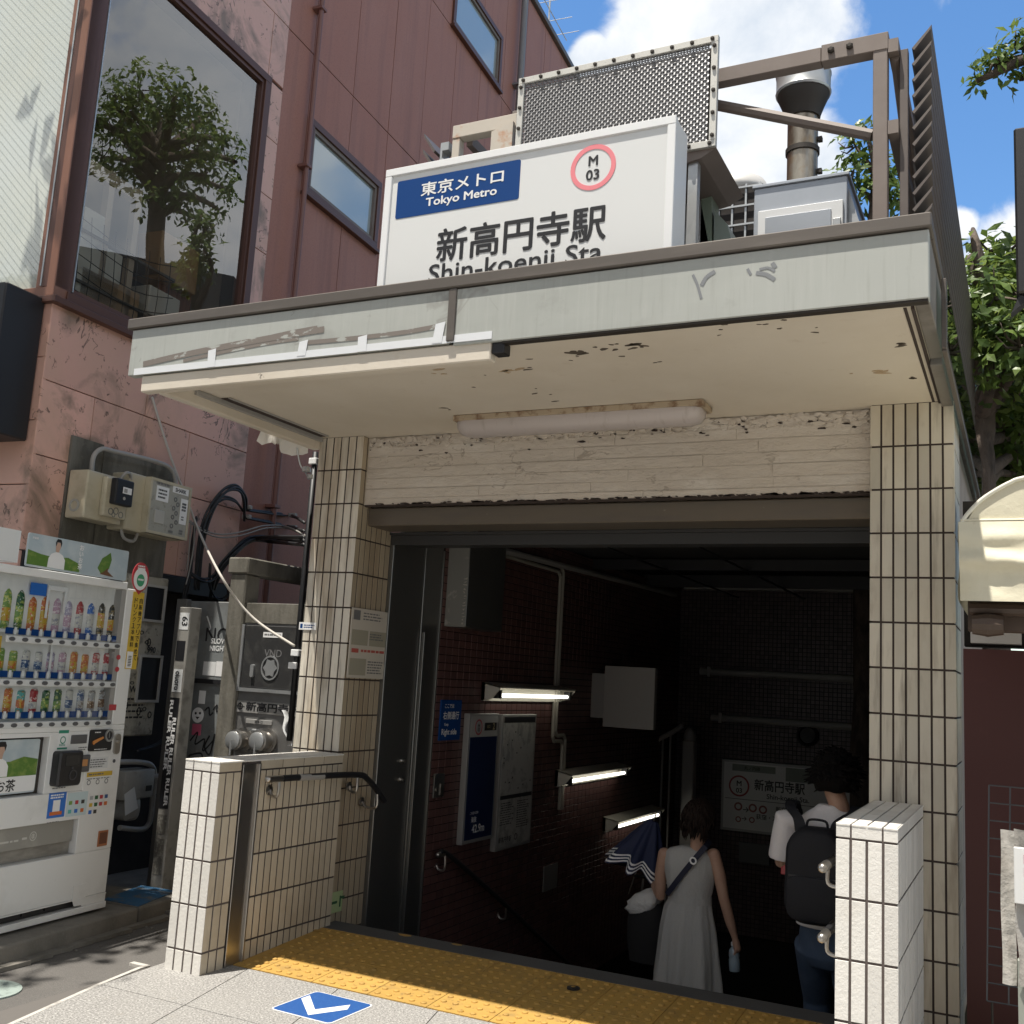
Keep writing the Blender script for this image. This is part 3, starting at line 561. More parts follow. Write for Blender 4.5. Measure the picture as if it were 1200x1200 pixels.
# ------------------------------------------------------------------ low tiled walls either side of the entrance
def low_wall(label, x0, x1, ztop, left):
    y0 = 4.57
    r = thing('low_wall', label, 'low wall', ((x0 + x1) / 2, 5.1, 0))
    post_y = 4.762
    core = obj('wall_core', MB().box(WORLD, x0 + .008, x1 - .008, y0 + .008, post_y, -.05, ztop - .008).box(WORLD, x0 + .008, x1 - .016, post_y, PY + .006, -.05, ztop - .012), M['joint_lit'], r)
    b = MB(); tw = (x1 - x0 + .006) / 4
    z1 = ztop - .064
    b.tiles(front(y0 + .008), x0, x1, -.02, z1, tw, .2345, .0105, from_top=True)
    for a, c in ((0, 1), (1, 3), (3, 4)): b.tile(front(y0 + .008), x0 + a * tw, x0 + c * tw - .007, z1 + .009, ztop, 0, .004, .0015)
    obj('post_tiles', b, M['tile_white'], r)
    b = MB(); m2 = M['tile_white'] if not left else pm('dusty_tan_tile', (.55, .48, .37), .5, rand=.10, var=[V_(scale=3, col=(.40, .32, .22), lo=.5, hi=.7, f=.5), V_(scale=16, col=(.30, .25, .19), lo=.56, hi=.75, f=.4, st=(1.5, 1.5, .4))], bump=(30, .12, .003))
    for fr, sgn in ((side(x1 - .008), 1), (Fr((x0 + .008, 0, 0), -Y, Z, -X), -1)):
        S = lambda a, c: (a, c) if sgn > 0 else (-c, -a)
        b.tiles(fr, *S(y0 + .012, post_y), -.02, z1, .0585, .2345, .0105, from_top=True)
        b.tile(fr, *S(y0 + .012, post_y), z1 + .009, ztop, 0, .004, .0015)
        lo = 4.93 if (left and sgn > 0) else post_y + .004
        b.tiles(fr, *S(lo, PY), -.02, z1, .0585, .2345, .0105, from_top=True)
        n = 4
        for k in range(n): b.tile(fr, *S(lo + (PY - lo) * k / n, lo + (PY - lo) * (k + 1) / n - .007), z1 + .009, ztop, 0, .004, .0015)
    obj('side_tiles', b, m2, r)
    b = MB(); up = Fr((0, 0, ztop - .008), Y, X, -Z); up.n = Z
    n = 4
    for i in range(n):
        for k in range(5): b.tile(up, y0 + .002 + k * .236, min(PY - .002, y0 + (k + 1) * .236 - .004), x0 + i * tw, x0 + (i + 1) * tw - .007, 0, .008, .002)
    obj('cap_tiles', b, M['tile_white'], r)
    return r
LWALL = low_wall('low wall left of the steps, white tiled end post with a steel channel', -4.21, -3.965, 1.108, True)
ch = MB(); ch.box(WORLD, -3.985, -3.962, 4.770, 4.785, 0, 1.085, .002).box(WORLD, -3.985, -3.972, 4.786, 4.905, 0, 1.085).box(WORLD, -3.985, -3.958, 4.906, 4.922, 0, 1.085, .002)
obj('flood_board_channel', ch, M['steel'], LWALL)
RWALL = low_wall('low wall right of the steps faced with white relief tiles', -.712, -.472, 1.146, False)
def handrail(label, pts, brk, r=.019, sleeve=None, grp='handrails of the station'):
    t = thing('handrail', label, 'handrail', pts[0], grp)
    obj('rail', MB().tube(arc(pts, 6) if len(pts) > 3 else pts, r, 12), M['dark'] if sleeve else M['steel'], t, smooth=40)
    if sleeve: obj('rail_end', MB().tube([sleeve[0], sleeve[1]], r + .001, 12).lathe(sleeve[0], [(r + .001, 0), (r, .008), (r * .6, .017), (.002, .02)], 12, (Vector(sleeve[0]) - Vector(sleeve[1]))), M['steel'], t, smooth=40)
    if len(brk) and sleeve and len(sleeve) > 2: obj('braille_plate', MB().tube([sleeve[2], sleeve[3]], r + .0015, 12), M['conduit'], t, smooth=40)
    for p, q in brk:
        p, q = Vector(p), Vector(q); m_ = Vector((p.x * .3 + q.x * .7, (p.y + q.y) / 2, q.z - .03))
        b = MB(); b.tube(arc([p, Vector((p.x, p.y, q.z - .02)), m_, q], 5), .009, 8); b.lathe(q + Vector((-.012 if q.x < p.x else .012, 0, 0)), [(.03, 0), (.03, .006), (.012, .012)], 12, X if q.x < p.x else -X)
        obj('bracket', b, M['steel'], t, smooth=40)
    return t
hx = -3.885
handrail('short black handrail with a shiny end on the left low wall', [(hx, 4.92, 1.005), (hx, 5.74, .985), (hx, 5.93, .94), (hx, 6.14, .79)], [((hx, 5.0, .995), (-3.957, 5.02, .93)), ((hx, 5.80, .968), (-3.957, 5.83, .90)), ((hx, 6.05, .85), (-3.995, 6.05, .78))], .019,
         ((hx, 4.90, 1.005), (hx, 5.02, 1.003), (hx, 5.18, .999), (hx, 5.42, .993)))
for z, lab in ((.94, 'upper handrail end poking past the right low wall'), (.66, 'lower handrail end poking past the right low wall')):
    x = -.785
    handrail(lab, [(x, 4.76, z), (x, 5.6, z - .01), (x, 6.0, z - .05), (x, 6.5, z - .35)], [((x, 4.84, z), (-.712, 4.84, z - .06))], .02, ((x, 4.70, z), (x, 4.80, z)))
hx = -3.9
handrail('dark handrail running down the left wall of the stairs', [(hx, 6.98, .34), (hx, 7.1, .33), (hx, 7.9, -.07), (hx, 8.9, -.6), (hx, 11, -1.7)], [((hx, 7.06, .33), (-3.968, 7.06, .25)), ((hx, 8.15, -.2), (-3.968, 8.15, -.28))], .019, ((hx, 6.95, .345), (hx, 7.03, .34)))
# ================================================================== THINGS ON THE STATION
# rooftop name sign
sy = 4.42; SF = front(sy)
sL, sT = SF.at(453, 201); sR, _ = SF.at(793, 133.5); sB = 3.58
_, sT2 = SF.at(793, 133.5); sT = (sT + sT2) / 2
SG = thing('station_name_sign', 'large white lightbox sign with blue panel and red station number on the canopy roof', 'sign', ((sL + sR) / 2, sy + .1, 3.572))
obj('sign_box', MB().box(SF, sL + .004, sR - .004, sB, sT - .004, -.20, -.012, .004), M['white_frame'], SG)
f = MB(); w = .042
f.box(SF, sL, sR, sT - w, sT, -.03, .006, .003).box(SF, sL, sL + w, sB, sT - w - .001, -.03, .006, .003).box(SF, sR - w, sR, sB, sT - w - .001, -.03, .006, .003)
obj('sign_frame', f, M['white_frame'], SG)
pn = obj('sign_panel', MB().box(SF, sL + w, sR - w, sB, sT - w, -.012, -.006), M['sign_white'], SG)
def px(fr, *p): return [fr.at(*q) for q in p]
(a0, b0), (a1, b1), (a2, b2) = px(SF, (466, 212), (610, 187), (608, 234))
bp = MB(); bp.prism(SF, rrect((a0 + a1) / 2, (b0 + b2) / 2 + .002, a1 - a0, b0 - b2 - .01, .012), -.006, -.004)
blue = obj('blue_panel', bp, M['metro_blue'], SG)
c = (a0 + a1) / 2; hh = b0 - b2
obj('lettering', MB().text(SF, c + .03, b2 + hh * .50, '東京メトロ', hh * .335, -.0032, .022, w=(a1 - a0) * .665).text(SF, c + .03, b2 + hh * .165, 'Tokyo Metro', hh * .26, -.0032, .03, w=(a1 - a0) * .57), M['white'], blue)
cx, cy = SF.at(694.5, 195.5); r1 = (SF.at(721, 192)[0] - SF.at(668, 198)[0]) / 2
obj('line_ring', MB().ring(SF, cx, cy, r1 * .80, r1, -.006, -.0035, 40), M['line_red'], SG)
nl = MB(); nl.text(SF, cx, cy + r1 * .08, 'M', r1 * .42, -.004, .03).text(SF, cx, cy - r1 * .55, '03', r1 * .44, -.004, .03); obj('line_lettering', nl, M['black'], SG); nl = MB()
(e0, g0), (e1, g1), (e2, g2) = px(SF, (511, 300), (710, 250), (512, 307))
hz = SF.at(600, 262)[1] - SF.at(600, 297)[1]
zb = SF.at(520, 306)[1]
nl.text(SF, (e0 + e1) / 2, zb - .0, '新高円寺駅', hz * 1.12, -.004, .022, w=e1 - e0)
nl.text(SF, (e0 + e1) / 2 - .01, zb - hz * .86, 'Shin-koenji Sta.', hz * .80, -.004, .012, w=(e1 - e0) * 1.06)
obj('lettering', nl, M['black'], SG)
obj('sign_leg', MB().box(WORLD, sL + .2, sL + .26, sy + .06, sy + .12, 3.53, sB), M['galv'], SG); obj('sign_leg', MB().box(WORLD, sR - .26, sR - .2, sy + .06, sy + .12, 3.53, sB), M['galv'], SG)

# woven mesh screen behind the sign
GF = front(4.82)
gl, gt = GF.at(608, 93); gr, gt2 = GF.at(842, 39); _, gb = GF.at(841, 170); gt = (gt + gt2) / 2
ms = thing('mesh_screen', 'woven metal mesh screen in a bolted pale frame behind the station sign', 'mesh screen', ((gl + gr) / 2, 4.85, 3.572))
w = .036
obj('screen_frame', MB().box(GF, gl, gr, gt - w, gt, -.03, 0, .002).box(GF, gl, gr, gb, gb + w, -.03, 0, .002).box(GF, gl, gl + w, gb + w, gt - w, -.03, 0, .002).box(GF, gr - w, gr, gb + w, gt - w, -.03, 0, .002), pm('pale_speckled_steel', (.56, .55, .51), .5, .3, var=[V_(scale=40, col=(.3, .28, .25), lo=.6, hi=.75, f=.7)]), ms)
b = MB()
n = 11
for i in range(n):
    s = gl + .03 + (gr - gl - .06) * i / (n - 1)
    for t in (gt - w / 2, gb + w / 2): b.lathe(GF.P(s, t, 0), [(.011, 0), (.011, .009), (.006, .012)], 6, -Y)
for i in range(5):
    t = gb + .06 + (gt - gb - .12) * i / 4
    for s in (gl + w / 2, gr - w / 2): b.lathe(GF.P(s, t, 0), [(.011, 0), (.011, .009), (.006, .012)], 6, -Y)
obj('bolt', b, M['soot'], ms)
b = MB(); p = .0165; nx = int((gr - gl - 2 * w) / p); nz_ = int((gt - gb - 2 * w) / p)
for j in range(nz_ + 1):                                   # crimped flat strips woven over and under
    z = gb + w + j * p; prev = None
    for i in range(nx + 1):
        x = gl + w + i * p; d = -.012 + (.003 if (i + j) % 2 else -.003)
        cur = (x, d)
        if prev: b.quad(GF.P(prev[0], z - .0042, prev[1]), GF.P(cur[0], z - .0042, cur[1]), GF.P(cur[0], z + .0042, cur[1]), GF.P(prev[0], z + .0042, prev[1]))
        prev = cur
for i in range(nx + 1):
    x = gl + w + i * p; prev = None
    for j in range(nz_ + 1):
        z = gb + w + j * p; d = -.012 - (.003 if (i + j) % 2 else -.003); cur = (z, d)
        if prev: b.quad(GF.P(x - .0042, prev[0], prev[1]), GF.P(x + .0042, prev[0], prev[1]), GF.P(x + .0042, cur[0], cur[1]), GF.P(x - .0042, cur[0], cur[1]))
        prev = cur
obj('wire_mesh', b, pm('dull_woven_wire', (.21, .21, .215), .45, .5), ms, solid=False)
obj('backing_sheet', MB().box(GF, gl + w, gr - w, gb + w, gt - w, -.06, -.05), M['soot'], ms)
obj('screen_leg', MB().box(WORLD, gl + .1, gl + .15, 4.86, 4.91, 3.53, gb), M['galv'], ms); obj('screen_leg', MB().box(WORLD, gr - .15, gr - .1, 4.86, 4.91, 3.53, gb), M['galv'], ms)
# shroud below the screen's right corner
sh = MB(); A_ = [GF.at(841, 171), GF.at(823, 178), GF.at(800, 186), GF.at(800, 176), GF.at(822, 172)]
sh.prism(GF, [(gl + .3, gb), (gr, gb), (gr - .08, gb - .045), (gl + .3, gb - .16)], -.6, -.02)
obj('hood_bottom', sh, M['bronze'], ms)

# steel frame on the roof, right half
PF = front(4.95)
fr_ = thing('roof_steel_frame', 'brown steel post and beam with diagonal brace beside the louvers on the roof', 'steel frame', (PF.at(1032, 200)[0], 4.95, 3.572))
p0 = PF.at(1023, 60)[0]; p1 = PF.at(1040, 60)[0]; zt0 = PF.at(845, 80)[1]; ztop = PF.at(1038, 40)[1]
obj('post', MB().box(PF, p0, p1, 3.53, ztop - .075, -.07, 0, .003), M['bronze'], fr_)
bm_ = MB(); bm_.box(PF, PF.at(600, 133)[0], p0 - .25, ztop - .075, ztop + .005, -.07, -.002, .003).box(PF, p0 - .248, p1 + .004, ztop - .08, ztop + .012, -.075, .004, .003)
obj('beam', bm_, M['bronze'], fr_)
b = MB()
for s in (p0 - .2, p0 - .11): b.lathe(PF.P(s, ztop - .03, .004), [(.018, 0), (.018, .012), (.009, .02)], 6, -Y)
obj('bolt', b, M['soot'], fr_)
s0, t0 = PF.at(845, 106); s1, t1 = PF.at(1021, 153)
obj('brace', MB().tube([PF.P(s0 - .3, t0 + .08, -.09), PF.P(s1, t1, -.05)], .03, 8), M['bronze'], fr_)
b = MB(); b.box(WORLD, p1 + .002, p1 + .05, 4.95, 9.2, ztop - .10, ztop - .03).box(WORLD, p1 + .002, p1 + .05, 4.95, 9.2, 4.35, 4.42)
obj('rail', b, M['bronze'], fr_)
b = MB(); b.tube([(p1 + .03, 5.0, ztop - .1), (p1 + .03, 7.0, 4.0)], .022, 8); obj('brace', b, M['bronze'], fr_)

# louver fences either side of the roof
def louver(label, x, y0, y1, z0, z1, n, flip=1):
    t = thing('louver_fence', label, 'louver fence', (x, (y0 + y1) / 2, 3.572), 'louver fences on the roof')
    b = MB(); st = (z1 - z0) / n
    for k in range(n):
        z = z0 + k * st
        pr = [(x - .045 * flip, z - .0), (x - .035 * flip, z - .012), (x + .04 * flip, z + st * .98), (x + .045 * flip, z + st * 1.25), (x + .028 * flip, z + st * 1.0)]
        b.loft([[(px_, yy, pz) for px_, pz in pr] for yy in (y0, y1)])
    obj('louver_blades', b, M['louver'], t)
    for yy in [y0 + .03 + k * 1.55 for k in range(int((y1 - y0) / 1.55) + 1)]:
        obj('post', MB().box(WORLD, x - .085 * flip - .02, x - .085 * flip + .02, yy, yy + .05, 3.53, z1 - .06, .003), M['louver'], t)
    return t
lx = front(5.0).at(1078, 120)[0] + .012
louver('dark brown louver fence along the right side of the canopy roof', lx, 4.97, 9.6, 3.62, front(4.97).at(1078, 36)[1], 15)
lx2 = front(5.0).at(506, 172)[0]
louver('dark louver fence at the left of the roof beside the name sign', lx2, 4.97, 8.0, 3.62, front(4.97).at(492, 158)[1] - .02, 12, -1)
# rusty frame end at the left behind the sign
RF = front(4.93)
rf = thing('rusty_bracket_frame', 'pale rust streaked steel frame end between name sign and mesh screen', 'steel frame', (RF.at(560, 160)[0], 4.95, 3.572))
(q0, z0), (q1, z1) = RF.at(531, 146), RF.at(606, 133)
obj('crossbar', MB().box(RF, q0, q1, z1 - .075, z1 + .005, -.07, 0, .003), M['pale_rust'], rf)
obj('post', MB().box(RF, q0, q0 + .05, 3.53, z1 - .078, -.06, -.004, .003), M['pale_rust'], rf)
obj('gusset_plate', MB().prism(RF, [(RF.at(579, 152)[0], z1 - .10), (RF.at(604, 145)[0], z1 - .06), (RF.at(604, 145)[0], z1 - .55), (RF.at(579, 152)[0], z1 - .55)], .004, .03), M['pale_rust'], rf)
obj('rail', MB().box(WORLD, q0 + .06, q0 + .10, 5.0, 7.5, z1 - .10, z1 - .04), M['bronze'], rf)
obj('clamp', MB().box(RF, q0 - .075, q0 - .02, z1 - .14, z1 - .09, -.08, .0).box(RF, q0 - .075, q0 - .062, z1 - .3, z1 - .14, -.08, .0).lathe(RF.P(q0 - .045, z1 - .22, .0), [(.018, 0), (.018, .03)], 6, -Y), M['galv'], rf)

# chimney, duct box, round vent, cluttered panels on the roof
cy_ = 7.0; cxp, _z = front(cy_).at(940, 205); rr = (front(cy_).at(958, 205)[0] - front(cy_).at(922, 210)[0]) / 2
ctop = front(cy_).at(945, 86)[1]; cz1 = front(cy_).at(943, 135)[1]
ch_ = thing('exhaust_chimney', 'heat stained stainless exhaust chimney with a wide drum cap on the roof', 'chimney', (cxp, cy_, 3.57))
obj('flue_pipe', MB().lathe((cxp, cy_, 3.55), [(rr, 0), (rr, cz1 - 3.55)], 20), M['chimney'], ch_, smooth=40)
obj('collar', MB().lathe((cxp, cy_, cz1 - .3), [(rr + .012, 0), (rr + .012, .035), (rr, .04)], 20).lathe((cxp, cy_, cz1 - .62), [(rr + .008, 0), (rr + .008, .03)], 20), M['soot'], ch_, smooth=40)
k = rr * 1.78; DH = ctop - front(cy_).at(945, 112)[1]
obj('cap_skirt', MB().lathe((cxp, cy_, cz1 - .03), [(rr * 1.12, 0), (rr * 1.15, .02), (k * .80, .10), (k * .96, .17), (k * .96, ctop - DH - cz1 + .03)], 24), M['soot'], ch_, smooth=40)
obj('cap_drum', MB().lathe((cxp, cy_, ctop - DH), [(k, 0), (k * 1.03, .015), (k * 1.0, .03), (k * 1.0, DH - .04), (k * 1.03, DH - .02), (k * .99, DH), (k * .4, DH + .01)], 24), M['galv'], ch_, smooth=30)
gw = MB()
for tx, ty, tz in ((cxp - 1.1, cy_ - .3, 4.2), (cxp + .8, cy_ + .2, 4.25), (cxp + .25, cy_ - .2, 4.1)): gw.tube([(cxp, cy_, cz1 - .4), (tx, ty, tz)], .004, 5)
obj('guy_wire', gw, M['soot'], ch_)
obj('cap_lugs', MB().box(front(cy_), cxp + rr, cxp + rr + .03, cz1 - .22, cz1 - .19, -.02, .02).box(front(cy_), cxp + rr, cxp + rr + .03, cz1 - .46, cz1 - .43, -.02, .02), M['soot'], ch_)
DF = front(5.9); (d0, dz), (d1, dz1) = DF.at(884, 222), DF.at(993, 205); dzt = (dz + dz1) / 2
du = thing('duct_box', 'pale grey sheet metal duct box with a hinged access door on the roof', 'duct box', ((d0 + d1) / 2, 6.2, 3.57))
obj('casing', MB().box(DF, d0, d1, 3.53, dzt, -.8, 0, .004).box(DF, d0 - .01, d1 + .012, dzt, dzt + .02, -.82, .012, .003), M['pale_metal'], du)
obj('side_flare', MB().prism(Fr((0, 5.95, 0), X, Z, Y), [(d1, dzt - .05), (d1 + .12, dzt - .5), (d1 + .12, 3.6), (d1, 3.6)], 0, .7), M['galv'], du)
dd = obj('access_door', MB().box(DF, d0 + .03, d1 - .02, 3.6, dzt - .155, .002, .02, .003), M['white_frame'], du)
obj('door_panel', MB().box(DF, d0 + .075, d1 - .085, 3.65, dzt - .205, .021, .027, .002), M['pale_metal'], dd)
obj('hinge', MB().box(DF, d1 - .075, d1 - .03, dzt - .33, dzt - .27, .021, .035, .003), M['galv'], dd)
VFy = 6.6; v0 = front(VFy).at(832, 225)[0]; v1 = front(VFy).at(902, 215)[0]; vz = front(VFy).at(865, 207)[1]
vt = thing('round_roof_vent', 'domed white ventilator hood with a dark caged opening on the roof', 'roof vent', ((v0 + v1) / 2, VFy, 3.57))
cxv = (v0 + v1) / 2; rv = (v1 - v0) / 2
obj('dome', MB().lathe((cxv, VFy, vz - .17), [(rv, 0), (rv * 1.0, .05), (rv * .85, .11), (rv * .5, .155), (.01, .17)], 24), pm('grey_white_plastic', (.55, .54, .52), .5), vt, smooth=True)
obj('housing', MB().box(front(VFy), v0 + .03, v1, 3.53, vz - .18, -.4, .2), M['dark_gap'], vt)
b = MB(); g_ = front(VFy - .2)
for k in range(5): b.box(g_, v0 + .03 + k * (v1 - v0) / 4.6, v0 + .042 + k * (v1 - v0) / 4.6, 3.6, vz - .17, .002, .012)
for k in range(5): b.box(g_, v0 + .03, v1, vz - .2 - k * .13, vz - .188 - k * .13, .012, .022)
obj('cage', b, M['galv'], vt)
cp = thing('roof_panel_clutter', 'leaning green and grey sheet metal panels on the roof beside the sign', 'metal panel', (-1.7, 5.3, 3.57))
KF_ = front(5.25)
def lean(pp, dep, m, nm):
    b = MB(); b.prism(KF_, [KF_.at(*q) for q in pp], -dep, 0); obj(nm, b, m, cp)
lean([(806, 300), (806, 212), (812, 205), (822, 240), (832, 296)], .06, M['galv'], 'leaning_panel')
lean([(820, 298), (822, 224), (831, 221), (834, 228), (834, 296)], .15, pm('grey_green_paint', (.20, .25, .19), .6), 'green_panel')
lean([(836, 296), (837, 246), (852, 262), (860, 292)], .2, pm('pale_green_sheet', (.26, .31, .27), .5), 'green_panel')
lean([(800, 300), (800, 190), (806, 186), (806, 300)], .1, M['galv'], 'leaning_panel')
b = MB(); b.tube([KF_.P(*KF_.at(804, 215), .05), KF_.P(*KF_.at(817, 192), .05)], .012, 6).tube([KF_.P(*KF_.at(805, 228), .05), KF_.P(*KF_.at(811, 215), .05)], .012, 6); obj('clamp_bar', b, M['soot'], cp)

# surface light under the canopy
ft = thing('canopy_light', 'long dusty fluorescent light fitting under the canopy ceiling', 'ceiling light', (-2.34, 5.47, 3.2))
obj('lamp_base', MB().box(WORLD, -3.13, -1.565, 5.40, 5.60, 3.185, 3.2205, .004), M['rust_edge'], ft)
b = MB(); prof = [(.094, 0), (.094, -.02), (.08, -.055), (.05, -.078), (0, -.085), (-.05, -.078), (-.08, -.055), (-.094, -.02), (-.094, 0)]
def sec(x, k): return [(x, 5.50 + a * k, 3.184 + b_ * k) for a, b_ in prof]
b.loft([sec(-3.125, .55), sec(-3.10, .85), sec(-3.05, 1), sec(-1.66, 1), sec(-1.61, .85), sec(-1.585, .55)])
obj('diffuser', b, M['diffuser'], ft, smooth=45)

# wall things at the pillar
PS = side(-4.02 + .0072)
pq = thing('notice_plaque', 'cream notice plaque of small print on the inner face of left pillar', 'notice', (-4.01, 5.97, 1.6))
(n0, m0), (n1, m1) = PS.at(412, 713), PS.at(456, 718); (_, mb) = PS.at(450, 796)
pl_ = obj('plaque', MB().box(PS, n0, n1, mb, m1, .001, .006, .002), pm('cream_plaque', (.55, .51, .44), .5), pq)
W_ = n1 - n0; H_ = m1 - mb
b = MB().lines(PS, n0 + .30 * W_, n0 + .86 * W_, mb + .83 * H_, mb + .96 * H_, 3, .0065, .45, .3).lines(PS, n0 + .5 * W_, n0 + .9 * W_, mb + .55 * H_, mb + .66 * H_, 3, .0066).lines(PS, n0 + .5 * W_, n0 + .93 * W_, mb + .06 * H_, mb + .26 * H_, 5, .0066)
b.box(PS, n0 + .05 * W_, n0 + .22 * W_, mb + .83 * H_, mb + .97 * H_, .0062, .0068); obj('small_print', b, M['grey_ink'], pl_)
b = MB(); b.rect(PS, n0 + .04 * W_, n0 + .46 * W_, mb + .47 * H_, mb + .69 * H_, .0064).rect(PS, n0 + .04 * W_, n0 + .46 * W_, mb + .04 * H_, mb + .28 * H_, .0064).rect(PS, n0 + .5 * W_, n0 + .96 * W_, mb + .47 * H_, mb + .69 * H_, .0062); obj('diagram', b, pm('olive_print', (.34, .32, .25), .6), pl_)
b = MB(); b.rect(PS, n0 + .06 * W_, n0 + .24 * W_, mb + .36 * H_, mb + .42 * H_, .0065).lines(PS, n0 + .30 * W_, n0 + .94 * W_, mb + .36 * H_, mb + .42 * H_, 1, .0065, .6, .05); obj('red_print', b, pm('faded_red_print', (.45, .10, .08), .6), pl_)
gs = thing('exit_arrow_sign', 'small green arrow sign low on the left pillar by the step', 'arrow sign', (-4.0, 5.8, .15))
(n0, m0), (n1, m1) = PS.at(382, 1048), PS.at(401, 1046); mb = PS.at(383, 1072)[1]
g1 = obj('sign_plate', MB().box(PS, n0, n1, mb, m0, .001, .006, .001), pm('pale_green_sign', (.42, .52, .27), .5), gs)
b = MB(); a_ = n0 + .1; z_ = (m0 + mb) / 2; b.box(PS, n0 + .04, n0 + .12, z_ - .008, z_ + .008, .0062, .0072); b.prism(PS, [(n0 + .02, z_), (n0 + .06, z_ + .045), (n0 + .06, z_ - .045)], .0062, .0072)
b.box(PS, n0 + .145, n0 + .16, mb + .03, m0 - .03, .0062, .0072).box(PS, n0 + .16, n0 + .2, m0 - .05, m0 - .035, .0062, .0072); obj('arrow', b, pm('dark_green_ink', (.02, .10, .04), .5), g1)
PFc = front(PY); st_ = thing('sticker', 'small white and blue label stuck on sunlit front of the left pillar', 'sticker', PFc.P(*PFc.at(360, 737)))
(n0, m0), (n1, m1) = PFc.at(351, 729), PFc.at(371, 731)
s1 = obj('label_paper', MB().box(PFc, n0, n1, m0 - .05, m0, .0005, .0014), M['white'], st_); obj('print', MB().box(PFc, n0 + .01, n0 + .03, m0 - .04, m0 - .01, .0014, .002).lines(PFc, n0 + .04, n1 - .01, m0 - .04, m0 - .012, 2, .0018), M['metro_blue'], s1)
# floor arrow
fa_ = thing('floor_arrow_sign', 'blue square floor sticker with a white chevron on the pavers', 'floor sign', (-3.16, 4.53, 0))
q = [atz(325, 1187, 0), atz(370, 1160, 0), atz(428, 1174, 0), atz(388, 1203, 0)]; ctr = sum(q, Vector()) / 4
ax = (q[2] - q[1]).normalized(); ay = Vector((-ax.y, ax.x, 0)); sz = ((q[2] - q[1]).length + (q[0] - q[1]).length) / 4
FA = Fr((ctr.x, ctr.y, 0), ax, ay, Z)
obj('white_border', MB().prism(FA, rrect(0, 0, sz * 2, sz * 2, .03), .0005, .0025), M['white'], fa_)
obj('blue_field', MB().prism(FA, rrect(0, 0, sz * 1.92, sz * 1.92, .025), .0026, .0035), M['road_blue'], fa_)
L2 = lambda p: tuple(Vector(((atz(*p, 0) - Vector((ctr.x, ctr.y, 0))).dot(ax), (atz(*p, 0) - Vector((ctr.x, ctr.y, 0))).dot(ay))))
obj('chevron', MB().prism(FA, [L2(p) for p in ((353, 1171), (363, 1167.5), (369, 1184), (410.5, 1178.5), (407, 1184), (361, 1190.5))], .0036, .0044), M['white'], fa_)
# ================================================================== BUILDINGS ON THE LEFT
PB = thing('pink_stone_building', 'pink veined stone clad building with a big brown framed window over the alley', 'building', WALL.P(-.3, 0))
C0 = -.305
FRT = Fr(WALL.P(C0, 0), -nW, Z, -dW)            # street face of the same building; s runs away from the corner
w0, w1, wz0, wz1 = -.315, 1.76, 4.065, 6.89
zt = 11.5
back = MB()
back.box(WALL, C0 + .02, 2.0, 2.30, wz0 - .03, -.3, -.03).box(WALL, w1 + .03, 2.0, wz0 - .03, zt, -.3, -.03).box(WALL, C0 + .02, w1 + .03, wz1 + .03, zt, -.3, -.03)
back.box(FRT, .31, 6, 0, wz0 - .03, -.3, -.03).box(FRT, .31, 6, 6.95, zt, -.3, -.03)
obj('core_wall', back, M['dark_gap'], PB)
g = .0035; cl = MB()
def slabs(fr, s0, s1, z0, z1, xs=()):
    e = [s0] + [x for x in xs if s0 < x < s1] + [s1]
    for a, c in zip(e, e[1:]): cl.box(fr, a + g, c - g, z0 + g, z1 - g, -.03, 0, .002)
slabs(WALL, C0, 2.0, 2.30, 2.95, (.18, 1.0, 1.24)); slabs(WALL, C0, 2.0, 2.95, 3.465, (.18, 1.23)); slabs(WALL, C0, 2.0, 3.465, wz0 - .02, (.7,))
for a, c in ((wz0 - .02, 4.75), (4.75, 5.3), (5.3, 5.83), (5.83, 6.37), (6.37, 6.9)): slabs(WALL, w1 + .035, 2.0, a, c)
slabs(WALL, C0, 2.0, 6.93, 7.55, (.6, 1.76)); slabs(WALL, C0, 2.0, 7.55, 8.8, (.9,)); slabs(WALL, C0, 2.0, 8.8, 10.1, (.2, 1.4)); slabs(WALL, C0, 2.0, 10.1, zt, (.9,))
for k in range(4): slabs(FRT, .0 + .0, 4, 2.3 + k * .44, 2.3 + (k + 1) * .44 - (.0 if k < 3 else .02), (.6 + .1 * k, 1.7))
slabs(FRT, 0, 4, 0, 2.3, (1, 2)); slabs(FRT, 0, 4, 6.95, 8.2, (.8, 2)); slabs(FRT, 0, 4, 8.2, 9.8, (1.2, 2.4)); slabs(FRT, 0, 4, 9.8, zt, (.8, 2))
obj('stone_cladding', cl, M['pink_stone'], PB)
obj('roof', MB().box(WALL, C0, 2.0, zt, zt + .12, -6, .02), M['coping'], PB)
# side window (over the alley)
wn = MB(); wn.box(WALL, w0 + .10, w1, wz0 - .02, wz0 + .05, -.1, .03, .003).box(WALL, w1 - .055, w1 + .03, wz0 + .05, wz1 - .05, -.1, .03, .003).box(WALL, w0 + .10, w1 + .03, wz1 - .05, wz1 + .02, -.1, .03, .003)
wn.box(WALL, C0 - .02, C0 + .13, wz0 + .05, wz1 - .05, -.1, .02, .003)
win = obj('window', wn, M['brown_frame'], PB)
obj('corner_strip', MB().box(WALL, C0 + .132, C0 + .142, wz0 + .06, wz1 - .06, -.06, .024), M['galv'], win)
obj('inner_frame', MB().box(WALL, w1 - .085, w1 - .057, wz0 + .05, wz1 - .05, -.05, .012).box(WALL, C0 + .14, w1 - .086, wz0 + .051, wz0 + .085, -.05, .012).box(WALL, C0 + .14, w1 - .086, wz1 - .085, wz1 - .051, -.05, .012), M['brown_frame'], win)
